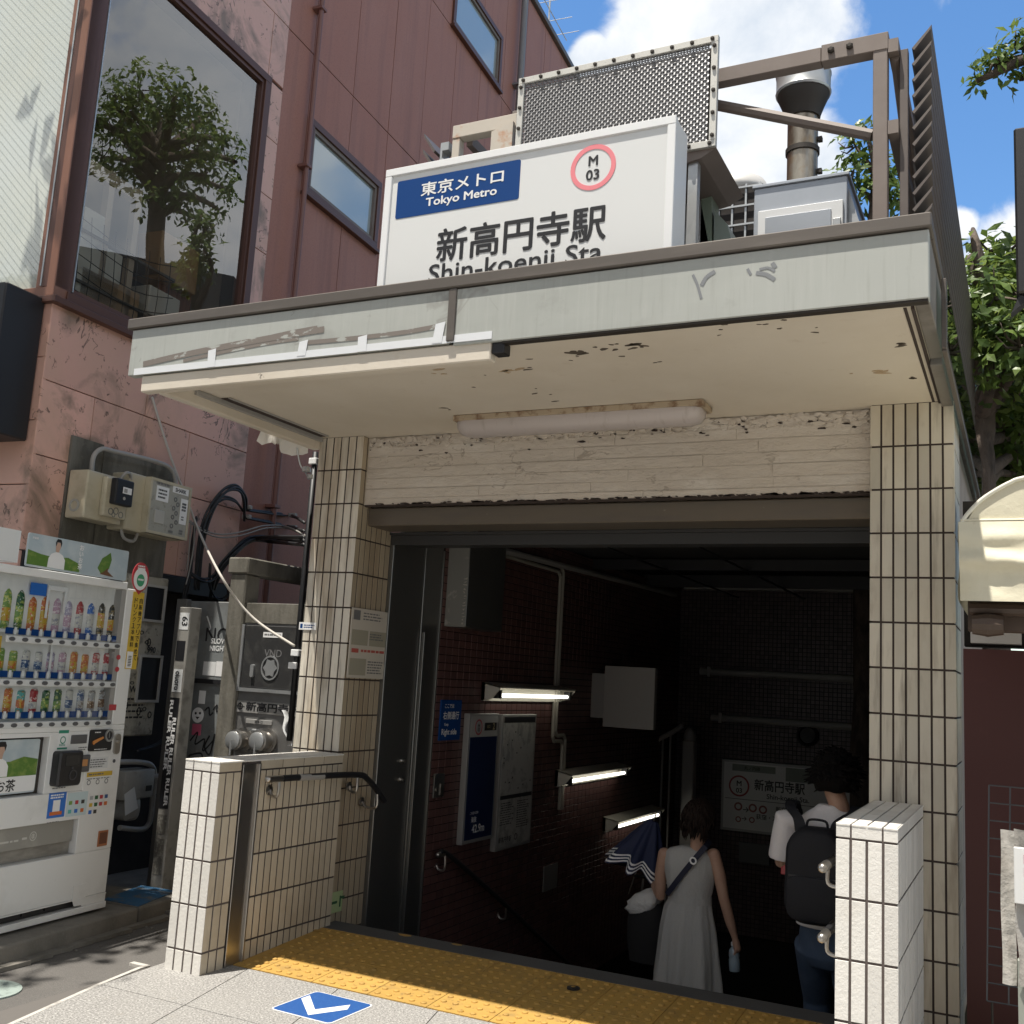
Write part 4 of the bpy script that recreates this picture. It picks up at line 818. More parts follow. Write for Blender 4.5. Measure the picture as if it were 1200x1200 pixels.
obj('pane', MB().rect(WALL, C0 + .13, w1 - .06, wz0 + .05, wz1 - .05, -.02), M['window_glass'], win, solid=False)
obj('sill', MB().box(WALL, C0 - .04, w1 + .05, wz0 - .07, wz0 - .022, -.1, .055, .004), M['brown_frame'], win)
cw = MB(); cw.box(FRT, .05, .16, wz0 + .05, 7, -.1, .015, .003).box(FRT, .05, 4, wz0 - .02, wz0 + .05, -.1, .02, .003).box(FRT, .05, 4, 6.9, 7.0, -.1, .02, .003)
cwin = obj('window', cw, M['copper_frame'], PB)
obj('mullion_strip', MB().box(FRT, .105, .118, wz0 + .06, 6.9, .014, .022), M['galv'], cwin)
obj('corner_post', MB().box(FRT, -.02, .048, wz0 - .02, 7.0, -.1, .028, .004), M['copper_frame'], PB)
wg = pm('pale_wired_glass', (.56, .61, .57), .06, spec=1.0, coat=1.0, var=[V_(scale=.8, col=(.58, .60, .50), lo=.4, hi=.65, f=.8), V_(scale=2.0, col=(.40, .47, .46), lo=.55, hi=.75, f=.5)], bump=(1.2, .12, .05))
obj('wired_pane', MB().box(FRT, .16, 3.9, wz0 + .05, 6.9, -.03, -.02), wg, cwin)
wi = MB(); k = 0
while k < 110:
    s0 = -2.2 + k * .06; a, c = (s0, wz0 + .06), (s0 + 2.83, 6.89)
    if a[0] < .165: t = .165 - a[0]; a = (.165, a[1] + t)
    if c[0] > 3.8: t = c[0] - 3.8; c = (3.8, c[1] - t)
    if a[1] < 6.85 and c[1] > wz0 + .1 and a[0] < c[0]:
        n_ = Vector((-.707, .707)) * .0012
        wi.quad(FRT.P(a[0] - n_.x, a[1] - n_.y, -.018), FRT.P(c[0] - n_.x, c[1] - n_.y, -.018), FRT.P(c[0] + n_.x, c[1] + n_.y, -.018), FRT.P(a[0] + n_.x, a[1] + n_.y, -.018))
    k += 1
obj('glass_wires', wi, pm('glass_wire', (.36, .40, .38), .4), cwin)
# room behind the side window
rm = MB(); rm.box(WALL, C0 + .2, 2.4, wz0 - .1, wz0 + .0, -3.4, -.12); rm.box(WALL, C0 + .2, 2.4, wz0, 7.1, -3.5, -3.4); rm.box(WALL, 2.0, 2.1, wz0, 7.1, -3.4, -.31); rm.box(WALL, C0 + .2, 2.4, 7.0, 7.1, -3.4, -.12)
obj('room_shell', rm, pm('dim_room_wall', (.34, .30, .25), .9), PB)
# shelf rack and boxes seen through the window
IN = lambda d: Fr(WALL.P(0, 0, d), dW, Z, nW)
rk = thing('storage_rack', 'pale wooden storage rack inside the upstairs window', 'rack', WALL.P(.5, wz0, -.7))
wood = pm('pale_rack_wood', (.42, .34, .26), .7)
I5 = IN(-.45)
for u in (152, 118): s, _ = I5.at(u, 300); obj('post', MB().box(I5, s, s + .06, wz0, I5.at(150, 212)[1], -.06, 0), wood, rk)
sa, za = I5.at(100, 217); sb, zb2 = I5.at(165, 207); obj('crossbar', MB().box(I5, sa, sb, (za + zb2) / 2 - .05, (za + zb2) / 2 + .05, -.07, .01), wood, rk)
for z in (4.45, 4.85): obj('shelf', MB().box(I5, C0 + .25, 1.35, z - .02, z, -.6, .02), pm('grey_shelf', (.10, .095, .09), .8), rk)
nt_ = MB()
for k in range(9): nt_.tube([I5.P(.25 + k * .12, 4.1, .05), I5.P(.22 + k * .125, 4.5 + .12 * sin(k), .08), I5.P(.2 + k * .13, 4.95, .05)], .004, 4)
for k in range(6): nt_.tube(arc([I5.P(.22, 4.2 + k * .14, .06), I5.P(.8, 4.12 + k * .14, .09), I5.P(1.3, 4.24 + k * .14, .06)], 4), .004, 4)
obj('net', nt_, M['cable'], rk)
card = pm('brown_cardboard', (.36, .24, .14), .85); whit = pm('dull_white_box', (.55, .53, .48), .8)
for lab, (u0, v0, u1, v1), dep, m_ in (('pale box stacked low behind upstairs window at its left corner', (85, 340, 145, 300), .35, whit), ('cardboard box on the rack low in the upstairs window', (185, 322, 235, 296), .3, card),
                                   ('white bundle on the window floor nearest the canopy corner', (172, 366, 212, 352), .3, whit), ('beige carton lying under the pale box behind upstairs window', (88, 372, 165, 345), .25, card), ('round backed white stool behind rack upstairs', (95, 285, 125, 255), .25, whit)):
    s0, z0 = I5.at(u0, v0); s1, z1 = I5.at(u1, v1); z0, z1 = min(z0, z1), max(z0, z1)
    o = obj('storage_box', MB().box(I5, s0, s1, max(z0, wz0 + .01), z1, -dep, 0, .015, 2), m_); tag(o, lab, 'box', 'things stored behind the window')
o = obj('curtain', MB().grid(lambda a, c: I5.P(1.28 + .42 * a, wz0 + .05 + 1.15 * c, -.1 + .02 * sin(a * 40)), 40, 2), pm('rust_brown_curtain', (.17, .07, .04), .9), solid=False, smooth=True)
tag(o, 'rust brown curtain hanging at the right inside of upstairs window', 'curtain')
# black shop sign box on the street face
bs = obj('black_sign_box', MB().box(FRT, .06, 4.0, 3.03, 4.03, .005, .34, .01), M['dark']); tag(bs, 'black sign box on the street face of pink building', 'sign box')
# lower part: dark recess with beam
dk = MB(); dk.box(WALL, C0 + .05, 2.0, 0, 2.3, -.5, -.16)
obj('recess_wall', dk, M['dark_gap'], PB)
obj('recess_beam', MB().box(WALL, C0 + .02, 1.9, 2.17, 2.297, -.15, .012, .004), M['dark'], PB)
# ---- brown panelled building behind it
BB = thing('brown_panel_building', 'red brown panelled building with narrow windows and a flat roof', 'building', WALL.P(6, 0))
b0_, b1_, bz = 2.005, 13.5, 11.85
jx = [2.005 + .02] + [2.47 + .767 * k for k in range(0, 15)]; jz = [.0, 1.6, 4.3, 7.575, 9.75, bz]
wins = [(2.50, 3.93, 6.16, 6.93), (5.35, 6.93, 9.78, 10.60), (8.6, 9.9, 6.2, 6.95)]
bk = MB(); pnl = MB(); d_ = -.03
obj('core_wall', MB().box(WALL, b0_, b1_, -.05, bz, -6, d_ - .05), M['dark_gap'], BB)
zc = sorted(set(jz + [w[2] for w in wins] + [w[3] for w in wins]))
for sa, sb in zip(jx, jx[1:]):
    for za, zb3 in zip(jz, jz[1:]):
        cells = [(sa, sb, za, zb3)]
        for W0, W1, WZ0, WZ1 in wins:
            nw = []
            for (p, q, r, t) in cells:
                if q <= W0 or p >= W1 or t <= WZ0 or r >= WZ1: nw.append((p, q, r, t)); continue
                if p < W0: nw.append((p, W0, r, t))
                if q > W1: nw.append((W1, q, r, t))
                pp, qq = max(p, W0), min(q, W1)
                if r < WZ0: nw.append((pp, qq, r, WZ0))
                if t > WZ1: nw.append((pp, qq, WZ1, t))
            cells = nw
        for (p, q, r, t) in cells:
            pnl.box(WALL, p + (.005 if p == sa else 0), q - (.005 if q == sb else 0), r + (.006 if r == za else 0), t - (.006 if t == zb3 else 0), d_ - .05, d_ + random.uniform(0, .0015))
obj('wall_panels', pnl, M['brown_panel'], BB)
obj('roof_edge', MB().box(WALL, b0_, b1_, bz + .002, bz + .09, -6, .03, .005), M['coping'], BB)
bgl = pm('bluish_frosted_pane', (.36, .43, .45), .08, spec=.9, coat=1.0)
for W0, W1, WZ0, WZ1 in wins:
    w_ = MB(); t_ = .07
    w_.box(WALL, W0, W1, WZ0, WZ0 + t_, -.12, .0, .003).box(WALL, W0, W1, WZ1 - t_, WZ1, -.12, .0, .003).box(WALL, W0, W0 + t_, WZ0 + t_, WZ1 - t_, -.12, .0, .003).box(WALL, W1 - t_, W1, WZ0 + t_, WZ1 - t_, -.12, .0, .003)
    wo = obj('window', w_, M['brown_frame'], BB)
    obj('sash', MB().box(WALL, W0 + t_, W1 - t_, WZ0 + t_, WZ0 + t_ + .04, -.08, -.02).box(WALL, W0 + t_, W1 - t_, WZ1 - t_ - .04, WZ1 - t_, -.08, -.02).box(WALL, W1 - t_ - .04, W1 - t_, WZ0 + t_ + .04, WZ1 - t_ - .04, -.08, -.02).box(WALL, W0 + t_, W0 + t_ + .04, WZ0 + t_ + .04, WZ1 - t_ - .04, -.08, -.02), M['bronze'], wo)
    obj('pane', MB().rect(WALL, W0 + t_ + .04, W1 - t_ - .04, WZ0 + t_ + .04, WZ1 - t_ - .04, -.05), bgl, wo, solid=False)
    obj('sill', MB().box(WALL, W0 - .03, W1 + .03, WZ0 - .04, WZ0 - .002, -.1, .03, .003), M['brown_frame'], wo)
def pipe(label, s, z0, z1, r, m, name):
    t = thing(name, label, 'pipe', WALL.P(s, z0, .04), None)
    obj('pipe', MB().tube([WALL.P(s, z0, .02 + r), WALL.P(s, z1, .02 + r)], r, 10), m, t, smooth=40)
    z = z0 + .9
    while z < z1:
        obj('pipe_clip', MB().box(WALL, s - r - .02, s + r + .02, z, z + .03, -.03, .03 + 2 * r, .003), m, t); z += 1.65
pipe('thin red brown pipe climbing the edge of the brown wall', 2.42, .5, 11.8, .026, pm('red_brown_pipe', (.19, .09, .075), .5), 'thin_pipe')
pipe('grey downpipe beside the upper window of the brown building', 7.46, 1, 11.8, .05, pm('grey_downpipe', (.19, .19, .20), .45), 'downpipe')
an = obj('antenna', MB().tube([WALL.P(9.4, bz, -.3), WALL.P(9.4, bz + 1.3, -.3)], .015, 6).tube([WALL.P(9.0, bz + .9, -.3), WALL.P(10.3, bz + .9, -.3)], .008, 5).tube([WALL.P(9.2, bz + .9, -.6), WALL.P(9.2, bz + .9, 0)], .006, 5).tube([WALL.P(9.7, bz + .9, -.6), WALL.P(9.7, bz + .9, 0)], .006, 5).tube([WALL.P(10.1, bz + .9, -.6), WALL.P(10.1, bz + .9, 0)], .006, 5), M['galv']); tag(an, 'thin aerial on the roof edge of the brown building', 'antenna')
# ================================================================== VENDING MACHINE
VM = thing('vending_machine', 'white drink vending machine with lit blue display rows standing on the alley kerb', 'vending machine', VEND.P(-.6, .12, -.35))
WV = -1.22
wp = pm('white_machine_enamel', (.76, .76, .74), .35, var=[V_(scale=4, col=(.56, .56, .53), lo=.5, hi=.75, f=.6), V_(scale=30, col=(.40, .38, .34), lo=.68, hi=.76, f=.35)])
obj('cabinet', MB().box(VEND, WV, -.001, .16, 2.075, -.70, -.06, .008, 2), wp, VM)
dz0, dz1 = 1.215, 2.095
dr_ = MB()                                               # front door with a window opening
dr_.box(VEND, WV, -.0, .205, .47, -.058, 0, .004).box(VEND, WV, -.0, 1.19, 1.222, -.058, 0, .003).box(VEND, -.118, -.0, 1.223, 2.075, -.058, 0, .004).box(VEND, WV, -.119, 2.066, 2.112, -.058, 0, .003)
dr_.box(VEND, -.305, 0, .471, 1.189, -.058, 0, .003).box(VEND, WV, -.306, .675, .84, -.058, 0, .003).box(VEND, -.615, -.306, .841, 1.189, -.058, 0, .003).box(VEND, WV, -1.17, 1.223, 2.065, -.058, 0, .003).box(VEND, WV, -.616, 1.165, 1.189, -.058, 0)
door = obj('door', dr_, wp, VM)
obj('inner_liner', MB().box(VEND, -1.165, -.12, 1.225, 2.064, -.17, -.15), pm('ice_blue_liner', (.07, .12, .145), .6, var=[V_(scale=2.2, col=(.15, .21, .23), lo=.4, hi=.65, f=.8)]), VM)
obj('grey_jamb', MB().box(VEND, -.158, -.12, 1.225, 2.064, -.12, -.004), M['conduit'], VM)
obj('display_pane', MB().rect(VEND, -1.165, -.16, 1.262, 2.064, -.006), M['case_glass'], VM, solid=False)
b = MB().text(VEND, -.50, 2.005, 'ITO EN WELLNESS', .045, -.145, .012); obj('lettering', b, pm('frosted_lettering', (.36, .45, .48), .5), VM)
# shelves, button bars, buttons, tags
bot_col = {'lg': (.20, .36, .08), 'dg': (.03, .12, .05), 'or': (.60, .16, .04), 'pk': (.55, .35, .45), 'rd': (.45, .05, .06), 'bl': (.03, .16, .55), 'bk': (.05, .05, .045), 'tl': (.10, .42, .40), 'br': (.16, .08, .04), 'wh': (.66, .65, .60), 'nv': (.04, .10, .25), 'lv': (.42, .38, .52), 'ye': (.62, .42, .05), 'sv': (.42, .43, .44)}
PMc = {k: pm('drink_' + k, v, .35) for k, v in bot_col.items()}
alt = {'lg': (.55, .55, .15), 'dg': (.35, .42, .12), 'or': (.65, .45, .1), 'pk': (.7, .62, .66), 'rd': (.7, .6, .55), 'bl': (.6, .66, .7), 'bk': (.3, .22, .1), 'tl': (.6, .3, .1), 'br': (.4, .3, .2), 'wh': (.25, .25, .3), 'nv': (.4, .45, .5), 'lv': (.65, .62, .7), 'ye': (.6, .1, .05), 'sv': (.15, .12, .1)}
PMd = {k: pm('printed_drink_' + k, tuple(x * .8 for x in v), .3, var=[V_(scale=34, col=alt[k], lo=.54, hi=.57, f=.85, detail=3, st=(1, 1, 1.6)), V_(scale=75, col=(.75, .74, .7), lo=.62, hi=.64, f=.8, detail=2)]) for k, v in bot_col.items()}
rows = [(1.762, .295, 1.70, ['lg', 'dg', 'or', 'or', 'pk', 'lv', 'rd', 'bl', 'bk', 'bk']), (1.525, .15, 1.462, ['lg', 'lg', 'wh', 'wh', 'lv', 'pk', 'or', 'or', 'rd', 'rd']), (1.30, .15, 1.228, ['or', 'or', 'tl', 'rd', 'dg', 'dg', 'wh', 'nv', 'sv', 'sv'])]
lab2 = {'lg': 'ye', 'dg': 'lg', 'or': 'ye', 'pk': 'wh', 'lv': 'pk', 'rd': 'wh', 'bl': 'wh', 'bk': 'ye', 'wh': 'nv', 'tl': 'or', 'nv': 'sv', 'sv': 'br'}
btnm = pm('dark_button', (.10, .10, .105), .35); barm = pm('white_button_bar', (.62, .63, .62), .4)
for ri, (zb, hh_, zbar, cs) in enumerate(rows):
    obj('shelf', MB().box(VEND, -1.165, -.16, zb - .02, zb - .002, -.148, -.012), barm, VM)
    obj('button_bar', MB().box(VEND, -1.03, -.135, zbar - .010, zbar + .026, -.004, .008, .002), barm, VM)
    for i in range(10):
        s = -.995 + i * .0925
        bt = obj('button', MB().prism(VEND, [(s + .021 * cos(a), zbar + .008 + .0115 * sin(a)) for a in [2 * pi * k / 14 for k in range(14)]], .0082, .013), btnm, VM)
        obj('price_tag', MB().box(VEND, s - .034, s + .018, zb - .028, zb + .008, -.011, -.008), pm_blue if False else M['metro_blue'], VM)
        obj('tag_clip', MB().box(VEND, s + .026, s + .044, zb - .03, zb + .012, -.011, -.007, .001), M['white'], VM)
    for i, c in enumerate(cs):
        s = -.995 + i * .0925; p = VEND.P(s, zb, -.085); r = .040
        H = hh_ * random.uniform(.82, .93) if ri == 0 else hh_ * random.uniform(.78, .9)
        if ri == 0 and c in ('lg', 'dg'): H = hh_ * .95
        if ri == 0: prof = [(r * .92, 0), (r, .008), (r, H * .30), (r * .94, H * .33), (r, H * .36), (r, H * .62), (r * .92, H * .70), (r * .62, H * .80), (r * .44, H * .84), (r * .44, H * .90)]
        else: prof = [(r * .85, 0), (r, .006), (r, H * .92), (r * .86, H * .97), (r * .86, H), (r * .8, H), (r * .78, H * .985)]
        o = obj('sample_drink', MB().lathe(p, prof, 14), PMd[c], VM, smooth=32)
        if ri == 0: obj('cap', MB().lathe(p + Z * H * .90, [(r * .5, 0), (r * .5, H * .085), (r * .44, H * .095)], 10), M['white'] if i % 3 else PMc[lab2[c]], o)
        obj('drink_label', MB().lathe(p + Z * H * random.uniform(.14, .22), [(r + .0006, 0), (r + .0006, H * random.uniform(.26, .38))], 14), PMd[lab2[c]], o, smooth=40)
obj('promo_frame', MB().box(VEND, -.735, -.72, 1.84, 2.03, -.04, -.035).box(VEND, -.60, -.585, 1.88, 2.03, -.04, -.035).box(VEND, -.719, -.601, 2.005, 2.03, -.04, -.035).box(VEND, -.655, -.64, 1.52, 1.70, -.04, -.035), M['white'], VM)
obj('promo_card', MB().box(VEND, -.86, -.74, 1.965, 2.035, -.045, -.04), PMc['bl'], VM); obj('yellow_strip', MB().box(VEND, -1.06, -1.042, 1.50, 1.72, -.02, -.014), PMc['ye'], VM)
for z in (1.64, 1.565, 1.33): obj('red_sticker', MB().disc(VEND, -.128 + .01 * (z < 1.4), z, .018, .0, .0015, 12, .016) if z > 1.4 else MB().box(VEND, -.16, -.098, 1.312, 1.348, .0005, .0015), PMc['rd'], VM)
def poster(fr, s0, s1, t0, t1, d, nm, big):
    """flat printed panel: meadow, sky, a standing person in a white shirt"""
    r = obj(nm, MB().prism(fr, rrect((s0 + s1) / 2, (t0 + t1) / 2, s1 - s0, t1 - t0, .012), d, d + .012), pm(nm + '_sky', (.40, .48, .52), .4, var=[V_(scale=3, col=(.62, .66, .66), lo=.45, hi=.65, f=.8)]), VM)
    D = d + .0126; w, h = s1 - s0, t1 - t0; P = lambda a, c: (s0 + a * w, t0 + c * h)
    gm = pm(nm + '_meadow', (.10, .20, .035), .5, var=[V_(scale=14, col=(.25, .33, .08), lo=.5, hi=.65, f=.8)])
    return r, D, P, gm
r, D, P, gm = poster(VEND, -.975, -.16, 2.117, 2.306, .004, 'top_poster', True)
obj('meadow', MB().prism(VEND, [P(.004, .06), P(.5, .05), P(.5, .3), P(.38, .44), P(.25, .38), P(.12, .42), P(.004, .5)], D, D + .0004), gm, r)
obj('poster_person', MB().prism(VEND, [P(.19, .06), P(.35, .05), P(.35, .34), P(.325, .48), P(.285, .55), P(.255, .55), P(.215, .48), P(.195, .34)], D + .0006, D + .001), M['white'], r)
obj('poster_face', MB().prism(VEND, [P(.255, .56), P(.285, .55), P(.287, .62), P(.297, .70), P(.290, .84), P(.262, .86), P(.25, .72)], D + .0008, D + .0013), pm('printed_skin', (.50, .33, .25), .5), r)
obj('poster_hair', MB().prism(VEND, [P(.25, .72), P(.258, .86), P(.29, .86), P(.298, .72), P(.305, .84), P(.295, .95), P(.26, .96), P(.245, .85)], D + .001, D + .0016), M['black'], r)
obj('lettering', MB().text(VEND, *P(.50, .14), 'お\nい\nお\n茶', .145, D + .0012, .04).text(VEND, *P(.055, .83), '伊藤園', .014, D + .0012, .02), M['white'], r)
obj('leaf_drawing', MB().prism(VEND, [P(.68, .28), P(.72, .12), P(.80, .3), P(.82, .62), P(.80, .84), P(.76, .72), P(.72, .62)], D + .0004, D + .001), gm, r)
obj('leaf_stem', MB().prism(VEND, [P(.71, .1), P(.86, .06), P(.79, .22), P(.79, .34), P(.75, .2)], D + .0006, D + .0012), PMc['br'], r)
# lower advertising window
fr2 = VEND
obj('ad_recess', MB().box(VEND, -1.20, -.617, .845, 1.163, -.05, -.045), M['soot'], VM)
r, D, P, gm = poster(VEND, -1.19, -.655, .856, 1.153, -.042, 'lower_poster', False)
obj('meadow', MB().prism(VEND, [P(.3, .32), P(.995, .32), P(.995, .62), P(.8, .68), P(.62, .60), P(.3, .58)], D, D + .0004), gm, r)
obj('poster_base', MB().prism(VEND, [P(.004, .03), P(.985, .03), P(.995, .08), P(.995, .32), P(.004, .32)], D + .0002, D + .0006), M['white'], r)
obj('poster_person', MB().prism(VEND, [P(.30, .33), P(.60, .33), P(.60, .52), P(.56, .62), P(.51, .665), P(.44, .665), P(.36, .62), P(.31, .5)], D + .0008, D + .0012), M['white'], r)
obj('poster_face', MB().prism(VEND, [P(.455, .66), P(.51, .66), P(.515, .74), P(.535, .82), P(.52, .9), P(.46, .92), P(.44, .8)], D + .001, D + .0015), pm('printed_face', (.50, .33, .25), .5), r)
obj('poster_hair', MB().prism(VEND, [P(.44, .8), P(.46, .88), P(.52, .88), P(.535, .8), P(.55, .9), P(.53, .97), P(.46, .975), P(.43, .92)], D + .0012, D + .0018), M['black'], r)
obj('lettering', MB().text(VEND, *P(.60, .05), 'お茶', .065, D + .0014, .02).text(VEND, *P(.3, .12), '一十', .02, D + .0014), M['black'], r)
# money and card panel
obj('green_sticker', MB().box(VEND, -.553, -.475, 1.09, 1.2, .0005, .0015), M['white'], VM)
obj('green_print', MB().box(VEND, -.553, -.475, 1.182, 1.2, .0017, .0022).box(VEND, -.553, -.475, 1.09, 1.10, .0017, .0022).ring(VEND, -.514, 1.143, .016, .022, .0017, .0022, 16).lines(VEND, -.54, -.487, 1.108, 1.122, 2, .002), pm('sticker_green', (.03, .25, .16), .5), VM)
obj('price_display', MB().box(VEND, -.452, -.322, 1.118, 1.17, .0005, .006, .002), btnm, VM)
cr = obj('coin_panel', MB().prism(VEND, rrect(-.208, 1.133, .19, .128, .012), .0005, .012), M['black'], VM)
obj('coin_lever', MB().prism(VEND, [(-.285, 1.125), (-.27, 1.135), (-.20, 1.155), (-.195, 1.145), (-.26, 1.118), (-.275, 1.108)], .0125, .02), pm('orange_lever', (.62, .25, .07), .45), cr)
obj('coin_ring', MB().ring(VEND, -.145, 1.16, .027, .038, .0125, .02, 24).box(VEND, -.147, -.143, 1.142, 1.178, .0125, .016), M['galv'], cr)
obj('print', MB().lines(VEND, -.27, -.20, 1.175, 1.187, 1, .0126).lines(VEND, -.26, -.14, 1.075, 1.083, 1, .0126), M['white'], cr)
obj('key_lock', MB().prism(VEND, rrect(-.06, 1.105, .05, .125, .024), .0005, .014).lathe(VEND.P(-.06, 1.12, .014), [(.013, 0), (.013, .012), (.004, .014)], 12, nV), M['steel'], VM, smooth=35)
obj('lock_dot', MB().disc(VEND, -.062, 1.0, .011, .0005, .004, 12), btnm, VM)
rd = obj('card_reader', MB().loft([[VEND.P(a, c, d) for a, c in rrect(-.487 + .004, .982, w, h, .02)] for d, w, h in ((0, .19, .20), (.05, .19, .20), (.06, .17, .185))]), M['black'], VM)
obj('reader_screen', MB().box(VEND, -.535, -.425, 1.0, 1.06, .0605, .062), pm('dark_screen', (.025, .027, .03), .15), rd)
obj('reader_dial', MB().ring(VEND, -.465, .945, .024, .030, .0605, .064, 20).box(VEND, -.482, -.468, .98, .992, .0605, .064), pm('dial', (.06, .06, .065), .4), rd)
bl = obj('bill_slot', MB().box(VEND, -.395, -.285, .95, 1.05, .0005, .018, .005), btnm, VM); obj('bill_light', MB().box(VEND, -.378, -.312, .985, 1.025, .0185, .021), pm('amber_lens', (.55, .26, .10), .3), bl)
obj('white_label', MB().box(VEND, -.276, -.115, .962, 1.03, .0005, .0015), M['sign_white'], VM)
obj('yellow_label', MB().box(VEND, -.283, -.066, .915, .942, .0005, .0015), PMc['ye'], VM)
pl2 = MB().lines(VEND, -.268, -.125, .967, 1.022, 4, .002).lines(VEND, -.27, -.08, .92, .937, 1, .002).lines(VEND, -.55, -.43, .862, .875, 1, .0008).lines(VEND, -.56, -.45, .672, .684, 1, .0008, .3)
for s in (-.26, -.185, -.11): pl2.ring(VEND, s, .882, .011, .016, .0005, .001, 10)
pl2.lines(VEND, -.28, -.07, .897, .91, 1, .0008, .4, .05).lines(VEND, -.38, -.30, 1.075, 1.10, 2, .0008)
obj('small_print', pl2, M['grey_ink'], VM)
q_ = obj('blue_sticker', MB().box(VEND, -.568, -.432, .70, .842, .0005, .0015), PMc['bl'], VM)
obj('sticker_phone', MB().box(VEND, -.53, -.475, .725, .80, .0017, .0022).lines(VEND, -.555, -.445, .807, .835, 2, .002, .6, .1), M['white'], q_); obj('sticker_band', MB().box(VEND, -.55, -.455, .715, .735, .0023, .0028), PMc['or'], q_)
pc = obj('payment_sticker', MB().box(VEND, -.42, -.255, .695, .832, .0005, .0015), pm('pale_blue_sticker', (.55, .66, .68), .5), VM)
for i, (cc) in enumerate(('lg', 'rd', 'bk', 'tl', 'bl', 'or', 'sv', 'dg', 'rd', 'nv', 'ye', 'dg', 'rd', 'or', 'bl', 'bk')):
    a = -.405 + (i % 3) * .05 if i < 6 else -.235 + ((i - 6) % 4) * .042; c = .785 - (i // 3) * .05 if i < 6 else .80 - ((i - 6) // 4) * .042
    obj('payment_logo', MB().box(VEND, a, a + .026, c - .022, c, .0017, .0023), PMc[cc], VM)
obj('delivery_slot', MB().box(VEND, WV + .01, -.308, .474, .672, -.055, -.05), pm('smoked_flap', (.20, .19, .17), .3, var=[V_(scale=5, col=(.34, .32, .28), lo=.45, hi=.65, f=.8, st=(1, 1, 3))]), VM)
obj('delivery_flap', MB().box(VEND, WV + .01, -.312, .545, .672, -.045, -.03, .003), pm('grey_flap', (.30, .29, .26), .35, var=[V_(scale=6, col=(.42, .40, .36), lo=.5, hi=.7, f=.7)]), VM)
obj('flap_icon', MB().ring(VEND, -.62, .607, .021, .026, -.0295, -.029, 20).box(VEND, -.625, -.615, .597, .617, -.0295, -.029).ring(VEND, -.62, .607, .011, .014, -.0295, -.029, 16).box(VEND, -.70, -.665, .595, .607, -.0295, -.029).lines(VEND, -1.0, -.72, .585, .605, 1, -.029, .5, .1), pm('frosted_icon', (.55, .54, .50), .5), VM)
co = obj('coin_return', MB().box(VEND, -.128, -.044, .49, .583, .0005, .006, .002), pm('copper_tray', (.40, .15, .06), .4), VM); obj('return_pocket', MB().box(VEND, -.118, -.054, .505, .573, .0062, .0068), pm('brown_pocket', (.16, .06, .03), .5), co)
vn = MB()
for a in (-1.1, -.98, -.81, -.64, -.47): vn.box(VEND, a, a + .155, .172, .196, -.03, -.02)
obj('vent_slot', vn, M['dark'], VM)
obj('kick_plate', MB().box(VEND, WV, .0, .118, .154, -.06, .012, .003).box(VEND, WV, -.0, .198, .2045, -.058, .004).box(VEND, -.2, -.0, .155, .2, -.058, -.001), wp, VM)
obj('vent_shadow_gap', MB().box(VEND, WV, -.21, .156, .197, -.058, -.034), M['dark'], VM)
obj('foot', MB().box(VEND, -.1, -.04, .09, .16, -.2, -.1), M['dark'], VM); obj('foot', MB().box(VEND, -1.1, -1.04, .09, .16, -.2, -.1), M['dark'], VM)
# round red topped tag with a yellow strip at the machine's right edge
TG = Fr(VEND.P(0, 0, .004), dV, Z, nV)
tg = obj('side_tag', MB().disc(TG, -.018, 2.158, .078, 0, .004, 28, .094), PMc['rd'], VM)
obj('tag_disc', MB().disc(TG, -.018, 2.145, .064, .0045, .006, 28, .072), M['white'], tg); obj('tag_emblem', MB().disc(TG, -.018, 2.137, .036, .0065, .0075, 20, .04), pm('tag_green', (.06, .32, .16), .5), tg)
obj('tag_point', MB().prism(TG, [(-.05, 2.075), (.014, 2.075), (-.018, 2.045)], 0, .004), PMc['rd'], tg)
obj('tag_lettering', MB().lines(TG, -.055, .02, 2.205, 2.235, 2, .005, .6, .1).lines(TG, -.045, .01, 2.13, 2.15, 1, .008, .6, .1), M['white'], tg)
ys_ = obj('yellow_strip', MB().box(TG, -.062, .042, 1.57, 2.06, -.003, .0), PMc['ye'], VM)
def vtext(mb, fr, s, t1, body, size, d, bold=.02, lead=1.12):
    for i, chx in enumerate(body): mb.text(fr, s, t1 - (i + 1) * size * lead, chx, size * (.9 if chx not in 'ーっュ' else .5), d, bold, w=size * .85)
    return mb
obj('lettering', vtext(vtext(MB(), TG, .017, 2.03, '自販機アプリで集めて', .036, .001, .012), TG, -.03, 2.03, 'ドリンク１本無料', .036, .001, .012), M['black'], ys_)
obj('bar_label', MB().box(TG, -.058, -.005, 1.575, 1.68, .0005, .0015), M['white'], VM)
obj('bar_print', MB().lines(TG, -.045, -.015, 1.585, 1.655, 7, .002, .5, .05, False), M['black'], VM)
obj('bottom_plate', MB().prism(VEND, [(-.285, .205), (-.285, .285), (-.175, .288), (-.175, .205), (-.20, .165), (-.265, .165)], .0005, .003), wp, VM)
obj('left_white_box', MB().box(VEND, WV, -1.0, 2.13, 2.31, -.35, -.02), M['sign_white'], VM)

